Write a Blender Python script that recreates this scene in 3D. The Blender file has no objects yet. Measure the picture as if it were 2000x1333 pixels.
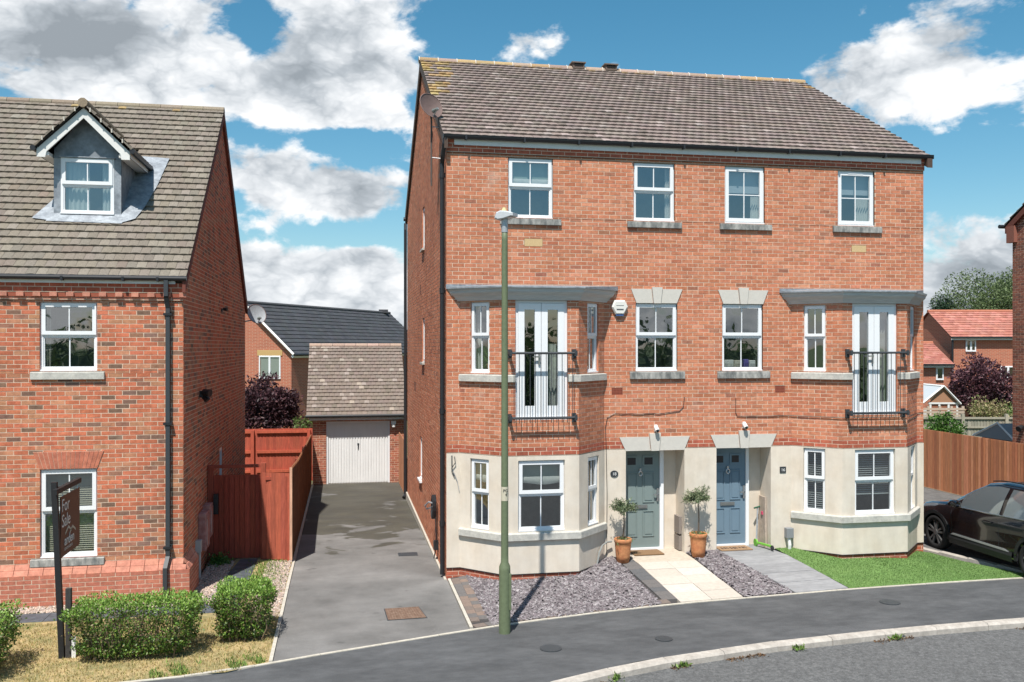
import bpy, math, random
import numpy as np
from mathutils import Vector, Matrix
R = math.radians
random.seed(7); rng = np.random.default_rng(7)
SC = bpy.context.scene
COL = SC.collection

# ------------------------------------------------------------------ camera, sky, sun, exposure
cam_d = bpy.data.cameras.new('camera'); cam = bpy.data.objects.new('camera', cam_d); COL.objects.link(cam)
CAM = Vector((-1.904, -16.666, 4.306)); YAW = math.atan(332/1760)
cam.location = CAM; cam.rotation_euler = (R(90), 0, -YAW)
cam_d.sensor_width = 36; cam_d.lens = 36*1760/2000; cam_d.shift_y = 0.0053
cam_d.clip_start = 0.1; cam_d.clip_end = 3000
SC.camera = cam
SC.view_settings.view_transform = 'Standard'; SC.view_settings.look = 'None'
SC.view_settings.gamma = 1; SC.view_settings.use_curve_mapping = False
SC.view_settings.exposure = 0.62
SC.cycles.max_bounces = 6; SC.cycles.transparent_max_bounces = 12; SC.cycles.caustics_reflective = False; SC.cycles.caustics_refractive = False

SUN_AZ = R(24); SUN_EL = R(61)          # light travels towards +Y, 24 deg to +X
sd = bpy.data.lights.new('sun', 'SUN'); sun = bpy.data.objects.new('sun', sd); COL.objects.link(sun)
sd.energy = 4.3; sd.angle = R(0.6); sd.color = (1, .955, .89)
ldir = Vector((math.sin(SUN_AZ)*math.cos(SUN_EL), math.cos(SUN_AZ)*math.cos(SUN_EL), -math.sin(SUN_EL)))
sun.rotation_euler = ldir.to_track_quat('-Z', 'Y').to_euler(); sun.location = (-20, -40, 60)

world = bpy.data.worlds.new('World'); SC.world = world; world.use_nodes = True
def build_world():
    nt = world.node_tree; N = nt.nodes; Lk = nt.links; N.clear()
    def nd(t, **k):
        n = N.new(t)
        for a, b in k.items(): setattr(n, a, b)
        return n
    def setin(n, i, v):
        if hasattr(v, 'node'): Lk.new(v, n.inputs[i])
        else: n.inputs[i].default_value = v
    def ma(op, a, b=0.0, c=None, clamp=False):
        n = nd('ShaderNodeMath', operation=op, use_clamp=clamp); setin(n, 0, a); setin(n, 1, b)
        if c is not None: setin(n, 2, c)
        return n.outputs[0]
    def vm(op, a, b):
        n = nd('ShaderNodeVectorMath', operation=op); setin(n, 0, a); setin(n, 1, b); return n.outputs[0]
    sky = nd('ShaderNodeTexSky', sky_type='NISHITA'); sky.sun_disc = False
    sky.sun_elevation = SUN_EL; sky.sun_rotation = math.pi + SUN_AZ
    sky.air_density = 1.0; sky.dust_density = 0.5; sky.ozone_density = 2.0
    hs = nd('ShaderNodeHueSaturation'); Lk.new(sky.outputs[0], hs.inputs['Color'])
    hs.inputs['Hue'].default_value = 0.478; hs.inputs['Saturation'].default_value = 1.30; hs.inputs['Value'].default_value = 0.68
    tc = nd('ShaderNodeTexCoord'); D = tc.outputs['Generated']
    sp = nd('ShaderNodeSeparateXYZ'); Lk.new(D, sp.inputs[0])
    az = ma('ARCTAN2', sp.outputs[0], sp.outputs[1]); el = ma('ARCSINE', sp.outputs[2])
    # cloud masses: (azimuth, elevation, half width, half height, weight), degrees
    f = 1760.0
    def lobe(x, y, rx, ry, s):
        a = math.atan((x-1000)/f) + YAW; e = math.atan((677-y)/math.hypot(f, x-1000))
        wa, we = rx/f*.95, ry/f*.95
        da = ma('DIVIDE', ma('SUBTRACT', az, a), wa); de = ma('DIVIDE', ma('SUBTRACT', el, e), we)
        q = ma('ADD', ma('MULTIPLY', da, da), ma('MULTIPLY', de, de))
        return ma('MULTIPLY', ma('POWER', 2.71828, ma('MULTIPLY', q, -1.0)), s)
    lob = [(180, 60, 330, 150, .46), (330, 150, 200, 110, .2), (720, 100, 125, 115, .48), (600, 190, 190, 70, .24), (560, 365, 190, 70, .52), (730, 370, 90, 56, .36),
           (540, 545, 230, 66, .40), (740, 560, 110, 60, .26), (1075, 80, 95, 48, .30), (1760, 160, 240, 70, .26), (1960, 150, 130, 90, .16), (1890, 490, 130, 95, .44),
           (1330, 70, 150, 160, -.42), (500, 60, 36, 70, -.30), (640, 268, 190, 26, -.34), (1900, 320, 190, 50, -.34), (700, 462, 190, 18, -.26)]
    field = None
    for l in lob:
        v = lobe(*l); field = v if field is None else ma('ADD', field, v)
    hz = ma('DIVIDE', el, .07); field = ma('ADD', field, ma('MULTIPLY', ma('POWER', 2.71828, ma('MULTIPLY', ma('MULTIPLY', hz, hz), -1.0)), .30))     # clouds stack up towards the horizon all round
    def fbm(vec, scale, detail, rough, dist=0.0):
        n = nd('ShaderNodeTexNoise'); n.inputs['Scale'].default_value = scale; n.inputs['Detail'].default_value = detail
        n.inputs['Roughness'].default_value = rough; n.inputs['Distortion'].default_value = dist; Lk.new(vec, n.inputs['Vector']); return n.outputs[0]
    Ds = vm('MULTIPLY', D, (1, 1, 1.7))
    big = ma('MULTIPLY_ADD', fbm(Ds, 6.5, 7, .60, .2), 2.0, -.5)
    vo = nd('ShaderNodeTexVoronoi', feature='F1'); vo.inputs['Scale'].default_value = 13; vo.inputs['Detail'].default_value = 3.0; vo.inputs['Roughness'].default_value = .5; vo.inputs['Lacunarity'].default_value = 2.3; vo.normalize = True
    wob = nd('ShaderNodeTexNoise'); wob.inputs['Scale'].default_value = 22; wob.inputs['Detail'].default_value = 3; Lk.new(Ds, wob.inputs['Vector'])
    wv = vm('MULTIPLY', vm('SUBTRACT', wob.outputs['Color'], (.5, .5, .5)), (.05, .05, .05)); Lk.new(vm('ADD', Ds, wv), vo.inputs['Vector'])
    puff = ma('SUBTRACT', .30, vo.outputs['Distance'])
    d0 = ma('ADD', ma('ADD', big, ma('MULTIPLY', puff, .48)), field)
    mr = nd('ShaderNodeMapRange', interpolation_type='SMOOTHSTEP'); setin(mr, 0, d0)
    mr.inputs[1].default_value = .60; mr.inputs[2].default_value = .80
    alpha = mr.outputs[0]
    hor = nd('ShaderNodeMapRange'); setin(hor, 0, el); hor.inputs[1].default_value = -.01; hor.inputs[2].default_value = .015
    alpha = ma('MULTIPLY', alpha, hor.outputs[0])
    low = fbm(Ds, 5.0, 2, .5); lowu = fbm(vm('ADD', Ds, (-.02, -.01, .09)), 5.0, 2, .5)
    lit = ma('ADD', ma('MULTIPLY', ma('SUBTRACT', low, lowu), 1.9), ma('MULTIPLY', puff, 3.4))
    thick = nd('ShaderNodeMapRange'); setin(thick, 0, d0); thick.inputs[1].default_value = .64; thick.inputs[2].default_value = 1.15
    lit = ma('SUBTRACT', ma('ADD', ma('ADD', lit, .90), lobe(40, 40, 190, 110, -.55)), ma('MULTIPLY', thick.outputs[0], .38), clamp=True)
    cr = nd('ShaderNodeValToRGB'); Lk.new(lit, cr.inputs[0]); e = cr.color_ramp.elements
    e[0].position = 0; e[0].color = (.28, .315, .35, 1); e[1].position = 1; e[1].color = (.86, .87, .88, 1)
    m1 = e.new(.35); m1.color = (.43, .47, .51, 1); m2 = e.new(.68); m2.color = (.66, .69, .72, 1)
    b1 = nd('ShaderNodeBackground'); Lk.new(hs.outputs[0], b1.inputs[0]); b1.inputs[1].default_value = .12
    b2 = nd('ShaderNodeBackground'); Lk.new(cr.outputs[0], b2.inputs[0]); b2.inputs[1].default_value = .80
    mx = nd('ShaderNodeMixShader'); Lk.new(alpha, mx.inputs[0]); Lk.new(b1.outputs[0], mx.inputs[1]); Lk.new(b2.outputs[0], mx.inputs[2])
    out = nd('ShaderNodeOutputWorld'); Lk.new(mx.outputs[0], out.inputs[0])
    world.cycles.sampling_method = 'MANUAL'; world.cycles.sample_map_resolution = 512
build_world()

# ------------------------------------------------------------------ materials
MATS = {}
def mat(name, col=(.5, .5, .5), rough=.8, noise=0.0, nscale=8.0, bump=0.0, bscale=60.0, metal=0.0, spec=.4, tint=False,
        col2=None, transl=0.0, coat=0.0, stretch=(1, 1, 1), detail=4.0, ramp=(.35, .65)):
    if name in MATS: return MATS[name]
    m = bpy.data.materials.new(name); m.use_nodes = True; nt = m.node_tree; N = nt.nodes; L = nt.links
    p = N['Principled BSDF']; p.inputs['Roughness'].default_value = rough; p.inputs['Metallic'].default_value = metal
    p.inputs['Specular IOR Level'].default_value = spec; p.inputs['Coat Weight'].default_value = coat
    geo = N.new('ShaderNodeNewGeometry'); mp = N.new('ShaderNodeMapping'); mp.inputs['Scale'].default_value = stretch
    L.new(geo.outputs['Position'], mp.inputs[0])
    src = None
    if tint:
        a = N.new('ShaderNodeAttribute'); a.attribute_name = 'tint'; src = a.outputs['Color']
    if col2 is not None or noise > 0:
        n = N.new('ShaderNodeTexNoise'); n.inputs['Scale'].default_value = nscale; n.inputs['Detail'].default_value = detail; n.inputs['Roughness'].default_value = .6
        L.new(mp.outputs[0], n.inputs['Vector'])
        if col2 is not None:
            r = N.new('ShaderNodeMapRange'); r.inputs[1].default_value = ramp[0]; r.inputs[2].default_value = ramp[1]; L.new(n.outputs[0], r.inputs[0])
            mx = N.new('ShaderNodeMix'); mx.data_type = 'RGBA'; L.new(r.outputs[0], mx.inputs[0])
            mx.inputs[6].default_value = (*col, 1); mx.inputs[7].default_value = (*col2, 1); csrc = mx.outputs[2]
            if src is not None:
                mm = N.new('ShaderNodeMix'); mm.data_type = 'RGBA'; mm.blend_type = 'MULTIPLY'; mm.inputs[0].default_value = 1
                L.new(src, mm.inputs[6]); L.new(csrc, mm.inputs[7]); csrc = mm.outputs[2]
            src = csrc
        if noise > 0:
            n2 = N.new('ShaderNodeTexNoise'); n2.inputs['Scale'].default_value = nscale*2.7; n2.inputs['Detail'].default_value = 6; n2.inputs['Roughness'].default_value = .65
            L.new(mp.outputs[0], n2.inputs['Vector'])
            r2 = N.new('ShaderNodeMapRange'); r2.inputs[1].default_value = .3; r2.inputs[2].default_value = .7
            r2.inputs[3].default_value = 1-noise; r2.inputs[4].default_value = 1+noise; L.new(n2.outputs[0], r2.inputs[0])
            vmn = N.new('ShaderNodeVectorMath'); vmn.operation = 'SCALE'; L.new(r2.outputs[0], vmn.inputs['Scale'])
            if src is None: vmn.inputs[0].default_value = col
            else: L.new(src, vmn.inputs[0])
            src = vmn.outputs[0]
    if src is not None: L.new(src, p.inputs['Base Color'])
    else: p.inputs['Base Color'].default_value = (*col, 1)
    if bump > 0:
        nb = N.new('ShaderNodeTexNoise'); nb.inputs['Scale'].default_value = bscale; nb.inputs['Detail'].default_value = 5; L.new(mp.outputs[0], nb.inputs['Vector'])
        b = N.new('ShaderNodeBump'); b.inputs['Strength'].default_value = bump; b.inputs['Distance'].default_value = .01; L.new(nb.outputs[0], b.inputs['Height']); L.new(b.outputs[0], p.inputs['Normal'])
    if transl > 0:
        tr = N.new('ShaderNodeBsdfTranslucent'); ms = N.new('ShaderNodeMixShader'); ms.inputs[0].default_value = transl
        if src is not None: L.new(src, tr.inputs[0])
        else: tr.inputs[0].default_value = (*col, 1)
        L.new(p.outputs[0], ms.inputs[1]); L.new(tr.outputs[0], ms.inputs[2]); L.new(ms.outputs[0], N['Material Output'].inputs[0])
    MATS[name] = m; return m

def glass(name, tintc=(.80, .86, .86), boost=1.25, add=.05):
    m = bpy.data.materials.new(name); m.use_nodes = True; nt = m.node_tree; N = nt.nodes; L = nt.links; N.remove(N['Principled BSDF'])
    t = N.new('ShaderNodeBsdfTransparent'); t.inputs[0].default_value = (*tintc, 1)
    g = N.new('ShaderNodeBsdfGlossy'); g.inputs['Roughness'].default_value = .015; g.inputs[0].default_value = (.95, .98, 1, 1)
    geo = N.new('ShaderNodeNewGeometry'); nz = N.new('ShaderNodeTexNoise'); nz.inputs['Scale'].default_value = 1.3; L.new(geo.outputs['Position'], nz.inputs['Vector'])
    b = N.new('ShaderNodeBump'); b.inputs['Strength'].default_value = .12; b.inputs['Distance'].default_value = .05; L.new(nz.outputs[0], b.inputs['Height']); L.new(b.outputs[0], g.inputs['Normal'])
    lw = N.new('ShaderNodeLayerWeight'); lw.inputs['Blend'].default_value = .5
    pw = N.new('ShaderNodeMath'); pw.operation = 'POWER'; L.new(lw.outputs['Facing'], pw.inputs[0]); pw.inputs[1].default_value = 4
    ml = N.new('ShaderNodeMath'); ml.operation = 'MULTIPLY_ADD'; ml.use_clamp = True; L.new(pw.outputs[0], ml.inputs[0]); ml.inputs[1].default_value = boost; ml.inputs[2].default_value = .085+add
    mx = N.new('ShaderNodeMixShader'); L.new(ml.outputs[0], mx.inputs[0]); L.new(t.outputs[0], mx.inputs[1]); L.new(g.outputs[0], mx.inputs[2])
    L.new(mx.outputs[0], N['Material Output'].inputs[0]); MATS[name] = m; return m

BRICK = mat('brick_fired_clay', tint=True, noise=.24, nscale=4.5, rough=.92, bump=.35, bscale=140, spec=.2)
def weather(m, scale, lo, hi, stretch=(1, 1, 1), spots=None):     # slow stains over a wall: rain streaks and salt bloom
    nt = m.node_tree; N = nt.nodes; L = nt.links; p = N['Principled BSDF']; src = p.inputs['Base Color'].links[0].from_socket
    g = N.new('ShaderNodeNewGeometry'); mp = N.new('ShaderNodeMapping'); mp.inputs['Scale'].default_value = stretch; L.new(g.outputs['Position'], mp.inputs[0])
    n = N.new('ShaderNodeTexNoise'); n.inputs['Scale'].default_value = scale; n.inputs['Detail'].default_value = 5; n.inputs['Roughness'].default_value = .6; L.new(mp.outputs[0], n.inputs[0])
    r = N.new('ShaderNodeMapRange'); r.inputs[1].default_value = .3; r.inputs[2].default_value = .7; r.inputs[3].default_value = lo; r.inputs[4].default_value = hi; L.new(n.outputs[0], r.inputs[0])
    v = N.new('ShaderNodeVectorMath'); v.operation = 'SCALE'; L.new(src, v.inputs[0]); L.new(r.outputs[0], v.inputs['Scale']); out = v.outputs[0]
    if spots:
        n2 = N.new('ShaderNodeTexNoise'); n2.inputs['Scale'].default_value = spots[0]; n2.inputs['Detail'].default_value = 6; L.new(g.outputs['Position'], n2.inputs[0])
        r2 = N.new('ShaderNodeMapRange'); r2.inputs[1].default_value = spots[1]; r2.inputs[2].default_value = spots[1]+.12; r2.inputs[4].default_value = spots[2]; L.new(n2.outputs[0], r2.inputs[0])
        mx = N.new('ShaderNodeMix'); mx.data_type = 'RGBA'; L.new(r2.outputs[0], mx.inputs[0]); L.new(out, mx.inputs[6]); mx.inputs[7].default_value = (*spots[3], 1); out = mx.outputs[2]
    L.new(out, p.inputs['Base Color'])
weather(BRICK, .9, .88, 1.12, (1, 1, .6), (1.7, .66, .30, (.60, .50, .42)))
weather(BRICK, 40, .94, 1.06, (1, 1, 1), (7.5, .60, .30, (.30, .16, .10)))
MORTAR = mat('mortar_sand', (.64, .485, .365), .95, noise=.12, nscale=9, spec=.15)
TILE = mat('roof_tile_concrete', tint=True, noise=.22, nscale=14, rough=.93, bump=.4, bscale=90, spec=.2)
UNDER = mat('roofing_felt', (.035, .032, .03), .95)
UPVC = mat('white_upvc', (.78, .79, .80), .32, noise=.02, nscale=5)
FASCIA = mat('white_painted_board', (.72, .71, .68), .5, noise=.05, nscale=4)
BLACKP = mat('black_plastic', (.022, .023, .026), .42, noise=.1, nscale=8)
RENDER = mat('cream_render', (.66, .575, .47), .93, noise=.05, nscale=2.2, bump=.25, bscale=160, spec=.15, col2=(.71, .64, .545))
weather(RENDER, 1.4, .88, 1.05, (2.2, 2.2, .35), (1.1, .62, .14, (.48, .42, .35)))
STONE = mat('cast_stone', (.42, .41, .375), .9, noise=.16, nscale=6, bump=.2, bscale=80, col2=(.53, .51, .455))
STONEW = mat('weathered_stone_sill', (.14, .145, .14), .93, noise=.2, nscale=10, bump=.3, bscale=90, col2=(.40, .39, .36), stretch=(1, 1, .35))
LINTEL = mat('pale_stone_lintel', (.56, .53, .475), .9, noise=.05, nscale=5, bump=.1)
LEAD = mat('lead_sheet', (.20, .22, .245), .6, noise=.2, nscale=6, metal=.2, bump=.4, bscale=12, col2=(.34, .37, .40))
LEADD = mat('lead_cladding', (.17, .185, .205), .55, noise=.15, nscale=5, metal=.3, bump=.25, bscale=10, col2=(.27, .295, .32))
GLASS = glass('window_glass', add=.14)
GLASSD = glass('dark_glass', (.30, .33, .36), 1.1, .04)
ROOM = mat('room_interior', (.24, .235, .22), .95, noise=.2, nscale=1.5)
ROOML = mat('room_interior_pale', (.30, .295, .28), .95, noise=.1, nscale=1.5)
FABRIC = mat('white_fabric', (.62, .61, .57), .95, noise=.06, nscale=9, transl=.2)
BLINDG = mat('pale_green_blind', (.36, .44, .38), .95, noise=.05, nscale=5, transl=.15)
BLINDW = mat('slat_blind_cream', (.52, .47, .36), .7)
BLINDK = mat('slat_blind_grey', (.46, .47, .47), .6)
GREENP = mat('olive_green_paint', (.135, .165, .092), .55, noise=.12, nscale=7, bump=.05)
STEEL = mat('galvanised_grey', (.42, .44, .46), .45, noise=.08, nscale=9, metal=.4)
IRON = mat('dark_grey_iron', (.045, .05, .055), .5, noise=.1, nscale=12)
WHITEPL = mat('white_plastic', (.74, .74, .72), .45)

# ------------------------------------------------------------------ mesh helpers
ORG = {}
def org(o): return ORG.get(o.name, Vector((0, 0, 0))) if o is not None else Vector((0, 0, 0))
def link(name, data, parent=None, origin=None):
    o = bpy.data.objects.new(name, data); COL.objects.link(o)
    if parent is not None:
        o.parent = parent
        ORG[o.name] = org(parent).copy()
    else: ORG[o.name] = Vector(origin) if origin is not None else Vector((0, 0, 0))
    return o
def props(o, label=None, cat=None, group=None, kind=None):
    for k, v in (('label', label), ('category', cat), ('group', group), ('kind', kind)):
        if v: o[k] = v
    return o
def thing(name, label, cat, loc=(0, 0, 0), group=None):
    o = bpy.data.objects.new(name, None); COL.objects.link(o); o.location = loc; o.empty_display_size = .2
    ORG[o.name] = Vector(loc); return props(o, label, cat, group)

class MB:
    def __init__(s): s.v = []; s.f = []; s.c = []; s.m = []
    def add(s, vs, fs, c=None, m=0):
        b = len(s.v); s.v.extend([tuple(q) for q in vs])
        for f in fs: s.f.append(tuple(i+b for i in f)); s.c.append(c); s.m.append(m)
        return s
    def hexa(s, p, c=None, m=0):      # p: 4 bottom ccw, 4 top ccw
        return s.add(p, [(3, 2, 1, 0), (4, 5, 6, 7), (0, 1, 5, 4), (1, 2, 6, 5), (2, 3, 7, 6), (3, 0, 4, 7)], c, m)
    def box(s, x0, x1, y0, y1, z0, z1, c=None, m=0):
        return s.hexa([(x0, y0, z0), (x1, y0, z0), (x1, y1, z0), (x0, y1, z0), (x0, y0, z1), (x1, y0, z1), (x1, y1, z1), (x0, y1, z1)], c, m)
    def prism(s, poly, z0, z1, c=None, m=0, top=None):   # plan polygon ccw; top: function (x,y)->z
        n = len(poly); vs = [(x, y, z0 if not callable(z0) else z0(x, y)) for x, y in poly] + [(x, y, z1 if top is None else top(x, y)) for x, y in poly]
        return s.add(vs, [tuple(reversed(range(n))), tuple(range(n, 2*n))] + [(i, (i+1) % n, n+(i+1) % n, n+i) for i in range(n)], c, m)
    def tube(s, pts, r, n=8, c=None, m=0, cap=True):
        pts = [Vector(p) for p in pts]; k = len(pts); rs = r if isinstance(r, (list, tuple)) else [r]*k
        b = len(s.v); up0 = None
        for i, p in enumerate(pts):
            t = (pts[min(i+1, k-1)]-pts[max(i-1, 0)]).normalized()
            a = up0 if up0 is not None else (Vector((0, 0, 1)) if abs(t.z) < .9 else Vector((1, 0, 0)))
            x = a.cross(t)
            if x.length < 1e-5: x = Vector((0, 1, 0)).cross(t)
            x.normalize(); y = t.cross(x); up0 = y
            for j in range(n):
                q = p + (x*math.cos(2*math.pi*j/n)+y*math.sin(2*math.pi*j/n))*rs[i]; s.v.append(tuple(q))
        for i in range(k-1):
            for j in range(n):
                s.f.append((b+i*n+j, b+i*n+(j+1) % n, b+(i+1)*n+(j+1) % n, b+(i+1)*n+j)); s.c.append(c); s.m.append(m)
        if cap:
            s.f.append(tuple(b+j for j in reversed(range(n)))); s.f.append(tuple(b+(k-1)*n+j for j in range(n))); s.c += [c, c]; s.m += [m, m]
        return s
    def lathe(s, prof, cx, cy, n=20, c=None, m=0):      # prof: (r,z)
        b = len(s.v)
        for r, z in prof:
            for j in range(n): s.v.append((cx+r*math.cos(2*math.pi*j/n), cy+r*math.sin(2*math.pi*j/n), z))
        for i in range(len(prof)-1):
            for j in range(n):
                s.f.append((b+i*n+j, b+i*n+(j+1) % n, b+(i+1)*n+(j+1) % n, b+(i+1)*n+j)); s.c.append(c); s.m.append(m)
        return s
    def build(s, name, mats, parent=None, origin=None, smooth=False, bevel=0.0):
        me = bpy.data.meshes.new(name)
        o0 = org(parent) if parent is not None else (Vector(origin) if origin is not None else Vector((0, 0, 0)))
        me.from_pydata([(x-o0.x, y-o0.y, z-o0.z) for x, y, z in s.v], [], s.f)
        for m in (mats if isinstance(mats, (list, tuple)) else [mats]): me.materials.append(m)
        if any(s.m): me.polygons.foreach_set('material_index', s.m)
        if any(c is not None for c in s.c):
            at = me.color_attributes.new('tint', 'FLOAT_COLOR', 'CORNER'); cc = np.empty((len(me.loops), 4), np.float32); i = 0
            for f, c in zip(s.f, s.c):
                k = len(f); cc[i:i+k] = (*(c or (.5, .5, .5)), 1); i += k
            at.data.foreach_set('color', cc.ravel())
        if smooth: me.polygons.foreach_set('use_smooth', [True]*len(me.polygons))
        me.update()
        o = link(name, me, parent, origin)
        if parent is None and origin is not None: o.location = origin
        if bevel > 0:
            b = o.modifiers.new('bevel', 'BEVEL'); b.width = bevel; b.segments = 1; b.limit_method = 'ANGLE'
        return o
def np_mesh(name, V, F, mats, parent=None, colors=None, origin=None):   # V (n,3) F (m,k); colors per face
    o0 = org(parent) if parent is not None else (Vector(origin) if origin is not None else Vector((0, 0, 0)))
    V = np.asarray(V, np.float32)-np.array(o0, np.float32); F = np.asarray(F, np.int32); k = F.shape[1]
    me = bpy.data.meshes.new(name); me.vertices.add(len(V)); me.vertices.foreach_set('co', V.ravel())
    me.loops.add(F.size); me.loops.foreach_set('vertex_index', F.ravel()); me.polygons.add(len(F))
    me.polygons.foreach_set('loop_start', np.arange(0, F.size, k, dtype=np.int32)); me.polygons.foreach_set('loop_total', np.full(len(F), k, np.int32))
    me.materials.append(mats)
    if colors is not None:
        at = me.color_attributes.new('tint', 'FLOAT_COLOR', 'CORNER'); c = np.ones((len(F), k, 4), np.float32); c[:, :, :3] = np.asarray(colors)[:, None, :]
        at.data.foreach_set('color', c.ravel())
    me.update(); me.validate()
    o = link(name, me, parent, origin)
    if parent is None and origin is not None: o.location = origin
    return o
def jit(c, a): k = 1+random.uniform(-a, a); return tuple(max(0, q*k*(1+random.uniform(-a*.3, a*.3))) for q in c)
def lerp(a, b, t): return a+(b-a)*t
def interp(x, xs, ys): return float(np.interp(x, xs, ys))

class Fr:     # a vertical wall frame seen from outside, left to right; d is inward
    def __init__(s, P0, P1):
        s.P = Vector((*P0, 0)); v = Vector((*P1, 0))-s.P; s.W = v.length; s.U = v.normalized(); s.N = Vector((s.U.y, -s.U.x, 0)); s.ang = math.atan2(s.U.y, s.U.x)
    def pt(s, u, d, z): q = s.P+s.U*u-s.N*d; return (q.x, q.y, z)
    def box(s, mb, u0, u1, d0, d1, z0, z1, c=None, m=0):
        return mb.hexa([s.pt(u0, d0, z0), s.pt(u1, d0, z0), s.pt(u1, d1, z0), s.pt(u0, d1, z0), s.pt(u0, d0, z1), s.pt(u1, d0, z1), s.pt(u1, d1, z1), s.pt(u0, d1, z1)], c, m)
    def quad(s, mb, u0, u1, z0, z1, d, c=None, m=0):
        return mb.add([s.pt(u0, d, z0), s.pt(u1, d, z0), s.pt(u1, d, z1), s.pt(u0, d, z1)], [(0, 1, 2, 3)], c, m)
    def poly(s, mb, pts, d0, d1, c=None, m=0):    # pts (u,z) ccw seen from outside, extruded d0(front)..d1(back)
        n = len(pts); vs = [s.pt(u, d0, z) for u, z in pts]+[s.pt(u, d1, z) for u, z in pts]
        return mb.add(vs, [tuple(range(n)), tuple(reversed(range(n, 2*n)))]+[(i, n+i, n+(i+1) % n, (i+1) % n) for i in range(n)], c, m)

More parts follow.
